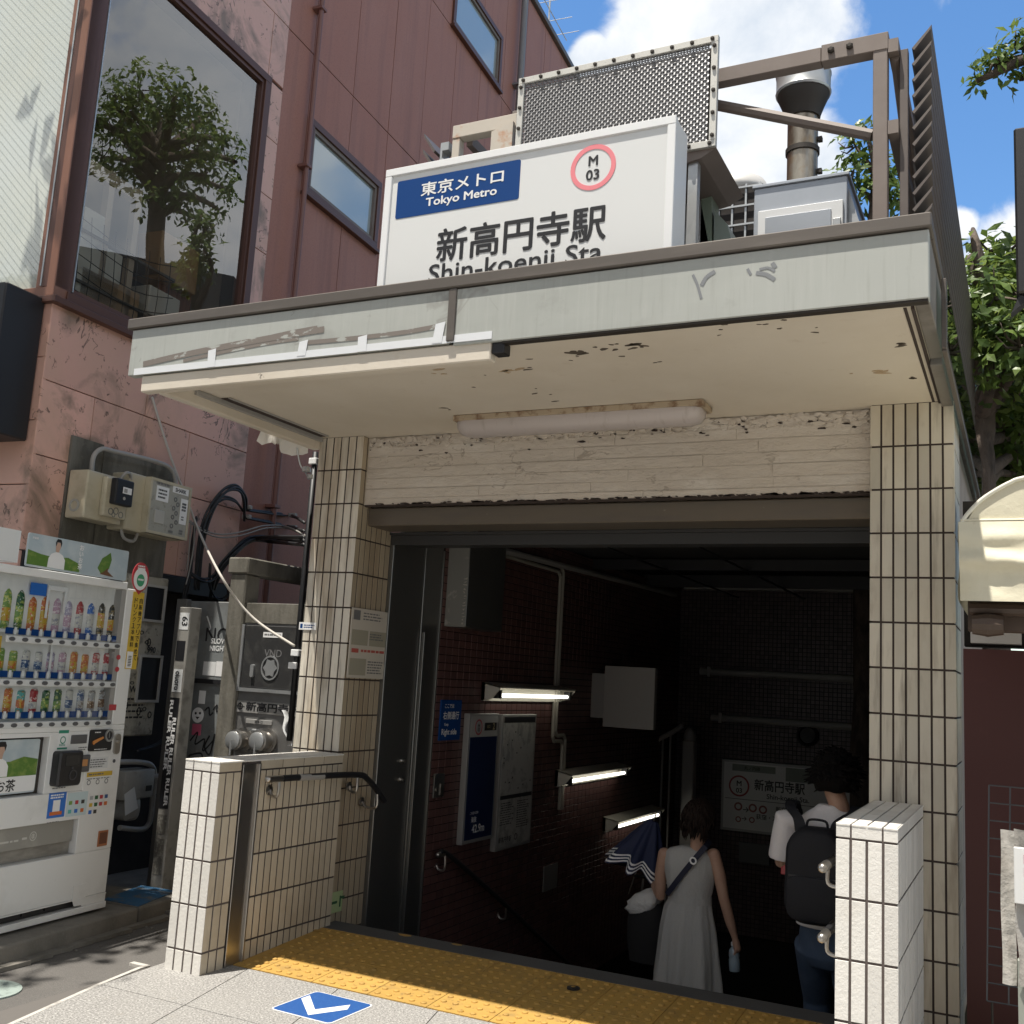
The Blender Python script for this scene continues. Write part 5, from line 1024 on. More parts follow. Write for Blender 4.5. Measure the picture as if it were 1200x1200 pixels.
# ================================================================== ALLEY EQUIPMENT
bd = obj('mounting_board', MB().box(WALL, .0, .30, 2.28, 3.145, .001, .02).box(WALL, .302, 1.06, 2.26, 3.12, .001, .03), M['grime_stone']); tag(bd, 'grimy dark board behind the electricity meters on the pink wall', 'mounting board')
cream = pm('yellowed_plastic_case', (.50, .45, .33), .4, var=[V_(scale=6, col=(.34, .29, .19), lo=.5, hi=.7, f=.6)])
greyw = pm('grey_clear_cover', (.40, .40, .36), .2, var=[V_(scale=20, col=(.2, .19, .16), lo=.55, hi=.7, f=.6)])
B2 = Fr(WALL.P(0, 0, .2), dW, Z, nW)
m1 = thing('electricity_meter', 'cream electricity meter with a black dial block, nearer the street corner', 'meter', WALL.P(.2, 2.6, .1), 'electricity meters on the pink wall')
obj('meter_case', MB().box(B2, .00, .36, 2.565, 2.90, -.17, 0, .012, 2), cream, m1)
obj('meter_cover', MB().box(B2, .13, .35, 2.60, 2.88, .0, .045, .012, 2), cream, m1)
obj('dial_block', MB().box(B2, .17, .345, 2.69, 2.875, .046, .10, .01, 2), M['dark'], m1)
obj('display', MB().box(B2, .235, .32, 2.775, 2.82, .1005, .103), M['white'], m1); obj('seal', MB().disc(B2, .255, 2.74, .012, .1005, .103, 12).box(B2, .245, .275, 2.782, 2.81, .1032, .105), M['conduit'], m1)
obj('cover_relief', MB().ring(Fr(B2.P(0, 0), -dW * 0 + nW * -1, Z, -dW), .09, 2.65, .03, .045, .0005, .006, 16), greyw, m1)
obj('graffiti', MB().ring(B2, .2, 2.64, .018, .025, .0455, .047, 10).ring(B2, .25, 2.65, .02, .026, .0455, .047, 10).ring(B2, .30, 2.63, .018, .024, .0455, .047, 10).ring(B2, .23, 2.62, .012, .018, .0455, .047, 8), M['grey_ink'], m1)
m2 = thing('electricity_meter', 'wide transparent meter cabinet with paper stickers, farther into the alley', 'meter', WALL.P(.8, 2.6, .1), 'electricity meters on the pink wall')
obj('meter_case', MB().box(B2, .40, 1.02, 2.545, 2.965, -.17, -.001, .012, 2), cream, m2)
obj('clear_cover', MB().box(B2, .57, 1.015, 2.55, 2.955, .0, .05, .01, 2), greyw, m2)
obj('frame', MB().box(B2, .56, .58, 2.55, 2.96, .0, .056).box(B2, 1.0, 1.02, 2.55, 2.96, .0, .056).box(B2, .58, 1.0, 2.55, 2.57, .0, .056).box(B2, .58, 1.0, 2.94, 2.96, .0, .056), cream, m2)
st = obj('sticker', MB().box(B2, .63, .765, 2.80, 2.91, .051, .053), M['white'], m2); obj('print', MB().lines(B2, .65, .75, 2.815, 2.895, 3, .0535, .5, .2), M['black'], st)
st = obj('sticker', MB().box(B2, .91, .99, 2.665, 2.86, .051, .053), M['white'], m2); obj('print', MB().lines(B2, .925, .975, 2.76, 2.83, 3, .0535, .7, .1).lines(B2, .93, .965, 2.69, 2.73, 2, .0535), M['black'], st)
st = obj('sticker', MB().box(B2, .805, .985, 2.89, 2.94, .051, .053), M['white'], m2); obj('lettering', MB().text(B2, .895, 2.90, 'SHARK', .028, .0535, .04), M['black'], st)
obj('dial', MB().box(B2, .63, .74, 2.63, 2.73, .051, .058, .004), pm('pale_dial', (.45, .44, .40), .4), m2)
gf = MB()
for k in range(7): gf.ring(B2, .84 + .03 * (k % 2) + random.uniform(-.01, .01), 2.84 - k * .034, .010, .019, .051, .053, 9)
gf.lines(B2, .62, .80, 2.915, 2.935, 1, .052, .8); gf.lines(B2, .8, .86, 2.575, 2.6, 1, .052, .8).lines(B2, .92, .98, 2.58, 2.62, 2, .052, .8); obj('graffiti', gf, M['grey_ink'], m2)
cu = thing('meter_conduit', 'grey conduit looping over the two electricity meters', 'conduit', WALL.P(.5, 2.9))
obj('pipe', MB().tube(arc([WALL.P(.13, 2.9, .1), WALL.P(.13, 3.02, .1), WALL.P(.2, 3.09, .1), WALL.P(.33, 3.10, .1), WALL.P(.75, 3.12, .1), WALL.P(.93, 3.10, .1), WALL.P(1.0, 3.02, .1), WALL.P(1.0, 2.95, .1)], 5), .017, 8), M['conduit'], cu, smooth=True)
obj('loop', MB().tube(arc([WALL.P(.30, 2.88, .2), WALL.P(.33, 2.94, .22), WALL.P(.40, 2.94, .2), WALL.P(.43, 2.88, .18)], 5), .012, 8).tube(arc([WALL.P(.42, 2.56, .15), WALL.P(.45, 2.49, .16), WALL.P(.55, 2.48, .16), WALL.P(.60, 2.55, .15)], 5), .012, 8), M['conduit'], cu, smooth=True)
# cables from the meters to the pillar
def cable(label, paths, r, m, name='cable_bundle', grp='cables along the alley wall'):
    t = thing(name, label, 'cable', paths[0][0], grp)
    for p in paths:
        P = arc(p, 7)
        for j in range(2 if r > .01 else 1):
            k = random.uniform(.5, 1.0); off = Vector((.012 * j, .01 * j, -.026 * j * k))
            obj('cable', MB().tube([q + off * sin(pi * (.15 + .8 * i / len(P))) for i, q in enumerate(P)], r * (.62 if r > .01 else 1), 7), m, t, smooth=True)
    return t
U = lambda u, v, d: WALL.P(*WALL.at(u, v, d), d)
PX = lambda u, v, y=5.78: aty(u, v, y)
cable('thick black cables arching from the meters up and over to a wall clip', [[U(228, 690, .12), U(232, 640, .12), U(240, 605, .12), U(258, 577, .12), U(275, 568, .12), U(287, 580, .1), U(288, 597, .06)], [U(232, 690, .12), U(236, 640, .12), U(246, 600, .12), U(262, 574, .12), U(278, 572, .12), U(285, 585, .1), U(286, 610, .06)], [U(250, 590, .1), U(262, 582, .1), U(275, 586, .08), U(284, 598, .06)]], .016, M['cable'])
cable('black cables fixed along the brown wall at clip height', [[U(288, 597, .06), U(315, 600, .05), U(342, 604, .06), PX(356, 612)], [U(286, 606, .06), U(315, 611, .05), U(340, 617, .06), PX(356, 622)]], .017, M['cable'])
cable('grey cable sagging between the pink wall and the pillar conduit', [[U(215, 605, .1), U(235, 619, .12), U(255, 626, .15), U(280, 624, .2), U(310, 616, .2), U(335, 617, .2), PX(357, 627)]], .011, M['cable_grey'])
cable('black cables swinging low behind the stone gate to the pillar', [[U(246, 700, .1), U(252, 672, .15), U(270, 648, .2), U(292, 632, .2), U(320, 634, .2), PX(356, 638)], [U(250, 690, .1), U(262, 660, .15), U(284, 634, .2), U(305, 628, .2), U(330, 632, .2), PX(356, 633)], [U(222, 670, .1), U(235, 678, .15), U(250, 674, .15), U(275, 645, .2), U(300, 630, .2), PX(356, 629)]], .018, M['cable'])
cable('dark cables dropping from the bundle toward the graffiti cabinets', [[U(246, 660, .15), U(245, 685, .15), U(252, 699, .16), U(262, 700, .17), U(272, 690, .2)], [U(230, 605, .1), U(224, 640, .1), U(222, 670, .1), U(212, 720, .1), U(206, 790, .1), U(195, 860, .1), U(160, 880, .1)], [U(228, 610, .1), U(222, 665, .12), U(216, 690, .12), U(208, 740, .12)]], .012, M['cable'])
cable('thin grey cables hanging beside the yellow strip', [[U(228, 612, .13), U(227, 640, .13), U(222, 668, .13), U(218, 685, .13)], [U(224, 610, .11), U(222, 640, .12), U(219, 668, .12)]], .006, M['cable_grey'])
wc = cable('long dirty white cable slanting from the meters down to the pillar', [[U(178, 465, .02), U(190, 505, .04), U(205, 550, .06), U(217, 580, .1), U(232, 620, .2), aty(255, 668, 5.6), aty(280, 706, 5.7), aty(305, 731, 5.75), aty(345, 757, 5.72)]], .0095, M['cable_white'])
ck_ = MB()
for (u, v) in ((289, 595), (288, 606), (342, 604), (342, 618)): ck_.box(Fr(U(u, v, .05), dW, Z, nW), -.02, .02, -.015, .02, -.03, .05, .005)
o = obj('cable_clips', ck_, M['conduit']); tag(o, 'pale cable clips on the brown wall', 'cable clip')
co_ = thing('pillar_conduit', 'black cable conduit running down the outer edge of left pillar', 'conduit', (-4.42, 5.72, 1))
obj('conduit_pipe', MB().tube([aty(370, 530, 5.80), aty(355, 690, 5.80), aty(339, 868, 5.80)], .021, 10), M['cable'], co_, smooth=True)
b = MB(); fq = Fr((0, 5.775, 0), X, Z, -Y)
for (u, v) in ((347, 765), (344, 780), (368, 540)): s, t = fq.at(u, v); obj('clamp', MB().box(fq, s - .045, s + .02, t - .022, t + .022, -.05, .004, .004), M['white_frame'], co_)
del b
obj('hanging_wire', MB().tube(arc([aty(348, 525, 5.6), aty(352, 545, 5.65), aty(358, 553, 5.68), aty(362, 562, 5.68)], 4), .006, 6).lathe(aty(359, 553, 5.66), [(.03, 0), (.03, .03), (.01, .04)], 8).lathe(aty(363, 561, 5.66), [(.02, 0), (.02, .03)], 8), M['galv'], co_)
# graffiti covered beige wall cabinet (behind the machine's right edge), gas meter
gb_ = thing('graffiti_wall_cabinet', 'beige wall cabinet with black slots, covered in stickers and graffiti', 'cabinet', WALL.P(1.1, 1.05, -.1))
GB = Fr(WALL.P(0, 0, .03), dW, Z, nW)
ga, gz1 = GB.at(158, 672); gc, _ = GB.at(199, 676); _, gz0 = GB.at(170, 862)
obj('cabinet_box', MB().box(GB, ga - .1, gc, gz0, gz1, -.18, 0, .01), pm('grimy_beige_panel', (.46, .42, .33), .6, var=[V_(scale=9, col=(.20, .18, .14), lo=.5, hi=.65, f=.8), V_(scale=26, col=(.05, .045, .04), lo=.6, hi=.66, f=.6)]), gb_)
for (u0, v0, u1, v1) in ((171, 687, 188, 727), (165, 770, 182, 820)):
    a, z1_ = GB.at(u0, v0); c, z0_ = GB.at(u1, v1); sw_ = obj('slot_window', MB().box(GB, a, c, z0_, z1_, .001, .006), M['dark'], gb_); obj('slot_frame', MB().box(GB, a - .022, a - .001, z0_ - .02, z1_ + .02, .001, .016).box(GB, c + .001, c + .022, z0_ - .02, z1_ + .02, .001, .016).box(GB, a, c, z1_ + .001, z1_ + .02, .001, .016).box(GB, a, c, z0_ - .02, z0_ - .001, .001, .016), M['cable_white'], sw_)
gm_ = MB()
for k in range(16): gm_.ring(GB, random.uniform(ga + .06, gc - .06), random.uniform(gz0 + .05, gz1 - .1), .015, .023, .001, .003, 7, random.uniform(.5, 1.6))
gm_.text(GB, ga + .2, gz0 + .32, 'WiLNO', .05, .002, .03).text(GB, gc - .12, gz0 + .62, '990', .045, .002, .03); gm_.lines(GB, ga + .05, gc - .05, gz0 + .12, gz0 + .3, 4, .002, .3)
obj('graffiti', gm_, M['black'], gb_)
GMf = Fr(WALL.P(0, 0, .10), dW, Z, nW)
gmt = thing('gas_meter', 'grey gas meter with elbow pipes low on the alley wall', 'gas meter', WALL.P(1.0, .4, .05))
paint = pm('pale_grey_gas_paint', (.36, .35, .32), .5, var=[V_(scale=8, col=(.22, .21, .18), lo=.55, hi=.7, f=.7)])
P_ = lambda u, v, d=.1: WALL.P(*WALL.at(u, v, d), d)
(a, z1_), (c, z0_) = GMf.at(142, 903), GMf.at(172, 930)
obj('meter_body', MB().box(GMf, a - .02, c, z0_ - .02, z1_, -.12, .06, .012, 2).loft([[GMf.P(x, y, d) for x, y in rrect((a + c) / 2 - .03, z0_ - .09, w, h, .05)] for d, w, h in ((-.1, .17, .17), (.03, .17, .17), (.05, .13, .13))]), paint, gmt, smooth=40)
obj('counter', MB().box(GMf, c - .09, c - .03, z0_ + .03, z0_ + .07, .061, .065), M['dark'], gmt)
obj('pipework', MB().tube(arc([P_(138, 893), P_(160, 893), P_(176, 896), P_(181, 906), P_(180, 920), P_(179, 935), P_(177, 955), P_(174, 966), P_(165, 972), P_(140, 970)], 4), .02, 10).lathe(P_(184, 913, .12), [(.03, -.05), (.04, -.03), (.04, .03), (.03, .05)], 10, dW).tube([P_(184, 913, .14), P_(181, 930, .14)], .014, 6), paint, gmt, smooth=40)
tgm = obj('paper_tag', MB().prism(GMf, [GMf.at(137, 930), GMf.at(149, 921), GMf.at(153, 946), GMf.at(138, 955)], .066, .068), M['sign_white'], gmt)
# sticker covered pole
pt = thing('sticker_pole', 'square steel pole wrapped in black and white stickers behind the low wall', 'pole', aty(181, 1052, 5.7))
p0_ = aty(182, 1050, 5.70); q0_ = aty(222, 742, 5.70); dx = (q0_.x - p0_.x) / (q0_.z - p0_.z)
PO = Fr((p0_.x - .0, 5.70, 0), X, Z, -Y)
obj('pole_shaft', MB().box(PO, -.06, .05, .0, 2.02, -.11, 0, .004), pm('grimy_pole_paint', (.26, .25, .225), .6, var=[V_(scale=8, col=(.13, .12, .105), lo=.5, hi=.65, f=.8)]), pt)
obj('sticker', MB().box(PO, -.055, .03, .62, 1.38, .001, .002).box(PO, -.05, .03, 1.64, 1.78, .001, .002), M['black'], pt)
RT = Fr(PO.P(0, 0, .0), -Z, X, -Y)
lt = MB(); lt.text(RT, -1.12, -.05, 'RULER RULER', .03, .003, .05, w=.48).text(RT, -.94, -.012, 'RULER RULER RULER', .032, .003, .05, w=.60); obj('lettering', lt, M['white'], pt)
obj('faded_sticker', MB().box(PO, -.05, .03, .18, .42, .001, .002).box(PO, -.05, .03, .45, .58, .001, .002), pm('faded_sticker', (.15, .14, .12), .7, var=[V_(scale=30, col=(.3, .29, .25), lo=.5, hi=.6, f=.9)]), pt)
s2 = obj('sticker', MB().box(PO, -.05, .035, 1.42, 1.58, .001, .002).box(PO, -.045, .04, 1.86, 1.98, .001, .002), M['sign_white'], pt); obj('lettering', MB().text(RT, -1.5, -.03, 'oiuoro', .045, .003, .03, w=.13).text(RT, -1.92, -.02, '63', .05, .003, .03), M['black'], s2)
# grey graffiti cabinet left of the stone gate
GC = front(5.95)
gcx = thing('graffiti_cabinet', 'weathered grey steel cabinet with stickers and black scrawls', 'cabinet', (-5.35, 6.0, 0))
ga, gz = GC.at(213, 704); gcr, _ = GC.at(276, 706)
obj('cabinet_box', MB().box(GC, ga + .04, gcr, 0, gz, -.3, 0, .006), pm('weathered_blue_grey_steel', (.22, .235, .235), .55, .2, var=[V_(scale=4, col=(.13, .125, .115), lo=.45, hi=.65, f=.8), V_(scale=16, col=(.34, .34, .32), lo=.62, hi=.72, f=.6)]), gcx)
obj('corner_angle', MB().box(GC, ga, ga + .10, 0, gz + .01, .002, .05, .003), pm('dull_angle_steel', (.17, .165, .155), .5, .4), gcx)
a, z = GC.at(232, 797); c, _ = GC.at(262, 797); obj('shelf_line', MB().box(GC, a - .03, gcr, z - .02, z + .012, .001, .02), M['dark'], gcx)
def gpanel(u0, v0, u1, v1, m, d0=.001, d1=.0025):
    a, z1 = GC.at(u0, v0); c, z0 = GC.at(u1, v1); return MB().box(GC, a, c, z0, z1, d0, d1)
obj('sticker', gpanel(239, 775, 252, 792, 0), M['sign_white'], gcx); obj('sticker', gpanel(254, 775, 264, 793, 0), M['white'], gcx)
s_ = obj('sticker', gpanel(234, 809, 240, 825, 0), M['white'], gcx); a, z = GC.at(232, 838); s_ = obj('round_sticker', MB().disc(GC, a, z, .055, .001, .0025, 20), M['white'], gcx)
obj('face_print', MB().disc(GC, a - .02, z + .012, .01, .003, .0035, 8).disc(GC, a + .02, z + .015, .01, .003, .0035, 8).prism(GC, [(a - .02, z - .012), (a + .02, z - .012), (a, z - .03)], .003, .0035), M['black'], s_)
obj('pink_sticker', gpanel(226, 848, 235, 862, 0), pm('magenta_sticker', (.50, .10, .17), .6), gcx)
b = MB(); a, z = GC.at(254, 752); b.text(GC, a, z, 'NO', .10, .003, .01)
for pl, w in (([(223, 868), (232, 858), (229, 872), (240, 866), (238, 880), (250, 868)], .012), ([(246, 862), (240, 875), (246, 884), (252, 860)], .014), ([(250, 832), (255, 826), (254, 834), (260, 829)], .01), ([(240, 833), (245, 829), (246, 838), (250, 835)], .012), ([(222, 885), (236, 883), (236, 895), (223, 896), (222, 885)], .012)):
    stroke(b, GC, [GC.at(*p) for p in pl], w, .003)
obj('graffiti', b, M['black'], gcx)
b = MB(); a, z = GC.at(256, 763); b.text(GC, a, z, 'SLOW\nNIGHT', .09, .0032, .04); obj('lettering', b, M['sign_white'], gcx)
b = MB(); stroke(b, GC, [GC.at(243, 722), GC.at(247, 735), GC.at(245, 738)], .012, .003); obj('scratch', b, M['sign_white'], gcx)
# weathered concrete gate frame
SFm = front(5.88)
gt_ = thing('concrete_gate_frame', 'weathered grey concrete post and lintel frame beside the left pillar', 'gate frame', (-5.1, 6, 0))
(a, z1_), (c, z2_) = SFm.at(272, 668), SFm.at(291, 658)
obj('post', MB().box(SFm, a - .01, c - .005, 0, z2_ - .09, -.16, 0, .01), M['grime_stone'], gt_)
obj('lintel', MB().box(SFm, a - .03, c + .015, z2_ - .088, z2_ + .03, -2.0, .015, .01), M['grime_stone'], gt_)
obj('back_wall', MB().box(WORLD, c + .01, -4.42, 6.5, 6.6, 0, 2.35), M['dark_gap'], gt_)
# hose inlet cabinet
HC = front(5.92)
hc = thing('hose_inlet_cabinet', 'grey steel fire hose inlet cabinet with a station nameplate and two capped inlets', 'fire cabinet', (-4.8, 6, 0))
ga, gz = HC.at(279, 706); gcr = -4.425
st_m = pm('dull_grey_cabinet', (.23, .23, .225), .45, .5, var=[V_(scale=5, col=(.14, .135, .13), lo=.45, hi=.65, f=.7)])
obj('cabinet_box', MB().box(HC, ga + .03, gcr, .0, gz, -.28, 0, .006), st_m, hc)
a, z1_ = HC.at(291, 730); _, z0_ = HC.at(290, 805); z1_ = gz - .15
obj('top_panel', MB().box(HC, ga + .03, gcr, gz - .145, gz - .002, .001, .012, .003), M['grime_stone'], hc)
obj('door_frame', MB().box(HC, a - .035, a - .005, z0_ - .03, z1_ - .005, .001, .03).box(HC, a - .004, gcr - .02, z0_ - .03, z0_ - .006, .001, .03), M['galv'], hc)
hd = obj('door', MB().box(HC, a, gcr - .02, z0_, z1_ - .01, .001, .022, .004), pm('black_painted_door', (.03, .03, .03), .45, var=[V_(scale=10, col=(.07, .07, .065), lo=.5, hi=.7, f=.7)]), hc)
u, z = HC.at(319, 783); obj('emblem', MB().prism(HC, [(u + (.062 if k % 2 else .045) * cos(radians(30 * k + 30)), z + (.062 if k % 2 else .045) * sin(radians(30 * k + 30)) * 1.1) for k in range(12)], .0225, .027).ring(HC, u, z, .068, .078, .0225, .028, 24, 1.1), M['galv'], hd)
u, z = HC.at(299, 786); obj('handle', MB().prism(HC, rrect(u, z, .03, .09, .013), .0225, .04), M['galv'], hd)
(u, z), (u2, _) = HC.at(311, 745), HC.at(333, 747); lb_ = obj('label_plate', MB().box(HC, u, u2, z - .012, z + .025, .0225, .024), M['white'], hd); obj('print', MB().lines(HC, u + .01, u2 - .01, z - .005, z + .02, 1, .0245, .5, .1), M['grey_ink'], lb_)
obj('scrawl', MB().text(HC, HC.at(322, 770)[0], HC.at(322, 770)[1], 'VND', .05, .023, .01), M['grey_ink'], hd)
a, zt_ = HC.at(276, 820); _, zb_ = HC.at(277, 834)
np_ = obj('name_plate', MB().box(HC, a, gcr - .03, zb_, zt_, .002, .008, .002), pm('brushed_plate', (.34, .335, .32), .45, .3), hc)
h = zt_ - zb_
obj('lettering', MB().text(HC, a + .34, zb_ + h * .18, '新高円寺駅', h * .74, .009, .035, w=.46).ring(HC, a + .055, zb_ + h / 2, h * .2, h * .3, .009, .0095, 16).box(HC, a + .015, a + .095, zb_ + h * .47, zb_ + h * .53, .009, .0096).box(HC, a + .051, a + .059, zb_ + h * .15, zb_ + h * .85, .0098, .0102), M['black'], np_)
a, zt_ = HC.at(289, 842); c, zb_ = HC.at(319, 850)
np2 = obj('inlet_plate', MB().box(HC, a, c, zb_, zt_, .002, .008, .002), pm('grey_plate', (.34, .335, .32), .45, .3), hc); h = zt_ - zb_
obj('lettering', MB().text(HC, (a + c) / 2, zb_ + h * .2, '送 水 口', h * .6, .009, .01), M['black'], np2)
for (u, v) in ((282, 867), (310, 868)):
    s, z = HC.at(u + 4, v); p = HC.P(s, z, .0)
    cpn = obj('hose_inlet', MB().lathe(p, [(.085, 0), (.085, .02), (.06, .025), (.06, .07), (.072, .075), (.072, .11), (.06, .115)], 20, -Y), M['steel'], hc, smooth=35)
    obj('cap', MB().lathe(p - Y * .115, [(.062, 0), (.062, .012), (.05, .018), (.01, .02)], 20, -Y).box(HC, s - .006, s + .006, z - .10, z + .005, .13, .138), M['galv'], cpn, smooth=35)
s, z = HC.at(302, 856); obj('tap', MB().lathe(HC.P(s, z, 0), [(.014, 0), (.014, .06)], 8, -Y).box(HC, s - .035, s + .035, z - .004, z + .012, .05, .065, .003), M['galv'], hc)
pr_ = obj('hanging_paper', MB().grid(lambda a, c: aty(330 + 5 * a + c * 6 + 2 * sin(c * 9), 832 + c * 42, 5.80 + .02 * sin(c * 7 + a * 3)), 3, 10), M['sign_white'], smooth=True, solid=False); tag(pr_, 'strip of white paper hanging beside the hose inlets', 'paper strip')
# ================================================================== STAIRWELL THINGS
LI = side(-3.975 + .0052)
w_ = thing('wall_cabinet', 'tall dark wall cabinet with a torn grey side high on the stairwell wall', 'cabinet', LI.P(7.2, 2.0))
(a, z1_), (c, z0_) = LI.at(527, 632), LI.at(584, 741)
LI2 = side(-3.79); a, _ = LI2.at(548, 690); c, z0_ = LI2.at(588, 741)
obj('cabinet_box', MB().box(side(-3.97), a, c, z0_, 2.76, .0, .18, .006), M['dark_steel'], w_)
obj('cabinet_side', MB().box(Fr((0, a - .002, 0), X, Z, -Y), -3.968, -3.79, z0_, 2.76, 0, .004), pm('torn_grey_film', (.20, .20, .185), .7, var=[V_(scale=12, col=(.35, .34, .3), lo=.6, hi=.66, f=.7)]), w_)
tb = MB()
for k in range(14): tb.prism(Fr((0, a - .007, 0), X, Z, -Y), [(-3.80 + .03 * random.uniform(-1, .4), 2.03 + k * .026 + .02 * random.random()) for _ in range(5)], 0, .002)
obj('torn_film', tb, pm('pale_torn_film', (.42, .40, .34), .8), w_)
def lamp(label, u0, v0, u1, on):
    a, z = LI.at(u0, v0); c, _ = LI.at(u1, v0)
    t = thing('wall_lamp', label, 'wall lamp', LI.P((a + c) / 2, z), 'fluorescent wall lamps down the stairs')
    b = MB(); b.loft([[Vector((-3.967 + px_, yy, z + pz)) for px_, pz in ((0, .075), (.17, .045), (.17, .035), (.03, .06), (.03, -.075), (0, -.075))] for yy in (a, c)])
    for yy in (a, c - .01): b.loft([[Vector((-3.967 + px_, y2, z + pz)) for px_, pz in ((0, .075), (.17, .045), (.16, .02), (.10, -.05), (.0, -.075))] for y2 in (yy, yy + .01)])
    obj('lamp_housing', b, M['lamp_metal'], t)
    obj('lamp_tube', MB().tube([(-3.86, a + .1, z - .025), (-3.86, c - .06, z - .025)], .016, 10), M['tube'], t, smooth=True)
    obj('socket', MB().box(WORLD, -3.89, -3.83, a + .04, a + .1, z - .05, z + .02).box(WORLD, -3.89, -3.83, c - .06, c - .02, z - .05, z + .02), M['dark'], t)
lamp('lit fluorescent wall lamp highest on the stairs above the map board', 564, 810, 655, 1)
lamp('lit fluorescent wall lamp halfway down beside the railing', 650, 912, 722, 1)
lamp('lit fluorescent wall lamp lowest on the stairs above the umbrella', 706, 966, 762, 1)
cd_ = thing('stair_conduit', 'pair of cream conduits running along the ceiling then down the stairwell wall', 'conduit', LI.P(9, 1.5))
b = MB()
for k, o_ in enumerate((0, .05)):
    y1 = LI.at(655, 660)[0] + .06 * (1 - k); zt1 = 2.72 - o_
    zj = LI.at(648, 862)[1] - .05 * k
    b.tube([(-3.945, 6.95, zt1), (-3.945, y1 - .05, zt1), (-3.945, y1, zt1 - .05), (-3.945, y1, zj + .04), (-3.945, y1 + .04, zj), (-3.945, y1 + .20, zj), (-3.945, y1 + .24, zj - .04), (-3.945, y1 + .24, LI.at(650, 930)[1] - .15)], .018, 8)
obj('pipe', b, pm('dusty_cream_conduit', (.30, .285, .24), .5), cd_, smooth=40)
obj('high_pipe', MB().tube([(-3.93, 7.4, 2.70), (-3.93, 12.6, 2.80)], .028, 8), M['conduit'], cd_, smooth=40)
bs_ = thing('walk_side_sign', 'small blue sign about keeping side on the stairwell wall', 'sign', LI.P(7.1, 1.3))
(a, z1_), (c, _), (_, z0_) = LI.at(516, 820), LI.at(540, 821), LI.at(513, 868)
p = obj('sign_plate', MB().box(LI, a, c, z0_, z1_, .0, .012, .002), M['metro_blue'], bs_); w = c - a; h = z1_ - z0_
obj('lettering', MB().text(LI, a + w * .4, z0_ + h * .80, 'ここでは', h * .10, .0125, .02, maxw=w * .6).text(LI, a + w * .5, z0_ + h * .52, '右側通行', h * .19, .0125, .03, maxw=w * .86).text(LI, a + w * .3, z0_ + h * .34, 'Keep', h * .09, .0125, .02).text(LI, a + w * .45, z0_ + h * .10, 'Right side', h * .18, .0125, .03, maxw=w * .8), M['white'], p)
def board(label, u0, v0, u1, v1, nm):
    (a, z1), (c, _), (_, z0) = LI.at(u0, v0), LI.at(u1, v0), LI.at(u0 - 10, v1)
    t = thing(nm, label, 'board', LI.P((a + c) / 2, z0), None)
    obj('board_frame', MB().box(LI, a, c, z0, z1, .0, .05, .004), pm(nm + '_frame', (.36, .36, .34), .4, .3), t)
    return t, a + .03, c - .03, z0 + .03, z1 - .02
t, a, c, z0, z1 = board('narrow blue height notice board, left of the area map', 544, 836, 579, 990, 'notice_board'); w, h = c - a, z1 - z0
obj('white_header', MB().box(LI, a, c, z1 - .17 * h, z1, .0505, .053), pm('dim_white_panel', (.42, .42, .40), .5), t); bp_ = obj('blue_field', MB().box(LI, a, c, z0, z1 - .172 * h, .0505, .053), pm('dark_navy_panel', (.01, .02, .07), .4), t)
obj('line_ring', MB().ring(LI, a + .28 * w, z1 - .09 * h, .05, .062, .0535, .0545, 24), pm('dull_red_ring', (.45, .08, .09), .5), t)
eb = obj('exit_panel', MB().box(LI, a + .5 * w, a + .96 * w, z1 - .12 * h, z1 - .055 * h, .0535, .0545), M['black'], t)
obj('lettering', MB().text(LI, a + .28 * w, z1 - .095 * h, 'M', .028, .055, .03).text(LI, a + .28 * w, z1 - .125 * h, '03', .026, .055, .03), M['black'], t)
obj('lettering', MB().text(LI, a + .85 * w, z1 - .112 * h, '2', .05, .055, .03).text(LI, a + .65 * w, z1 - .10 * h, '出口', .026, .055, .02), pm('dim_yellow', (.50, .42, .22), .5), eb)
obj('lettering', MB().text(LI, a + .3 * w, z0 + .20 * h, 'この出入口の', .022, .0536, .01, maxw=w * .5).text(LI, a + .3 * w, z0 + .135 * h, '海抜', .042, .0536, .03).text(LI, a + .48 * w, z0 + .05 * h, '42.9m', .06, .0536, .03, maxw=w * .75), M['white'], bp_)
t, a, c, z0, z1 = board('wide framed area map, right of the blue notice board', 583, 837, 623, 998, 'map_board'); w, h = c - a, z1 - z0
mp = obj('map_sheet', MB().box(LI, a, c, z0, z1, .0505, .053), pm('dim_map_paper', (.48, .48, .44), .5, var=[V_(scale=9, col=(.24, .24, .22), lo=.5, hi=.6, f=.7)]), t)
obj('map_band', MB().box(LI, a, c, z1 - .045 * h, z1, .0535, .0542).box(LI, a, c, z0 + .36 * h, z0 + .39 * h, .0535, .0542), M['black'], mp)
b = MB()
stroke(b, LI, [(a + .2 * w, z1 - .1 * h), (a + .25 * w, z1 - .3 * h), (a + .3 * w, z1 - .48 * h), (a + .5 * w, z1 - .54 * h), (a + .95 * w, z1 - .5 * h)], .02, .0537)
stroke(b, LI, [(a + .5 * w, z1 - .06 * h), (a + .48 * w, z1 - .3 * h), (a + .45 * w, z1 - .58 * h)], .012, .0537); obj('map_roads', b, pm('pale_road_print', (.45, .45, .42), .5), mp)
b = MB(); b.lines(LI, a + .04 * w, a + .48 * w, z0 + .16 * h, z0 + .34 * h, 10, .0537, .4).lines(LI, a + .54 * w, a + .95 * w, z0 + .12 * h, z0 + .34 * h, 12, .0537, .4).text(LI, a + .22 * w, z0 + .03 * h, '新高円寺駅', .045, .0537, .02, maxw=w * .4).ring(LI, a + .55 * w, z0 + .055 * h, .02, .028, .0537, .0545, 16)
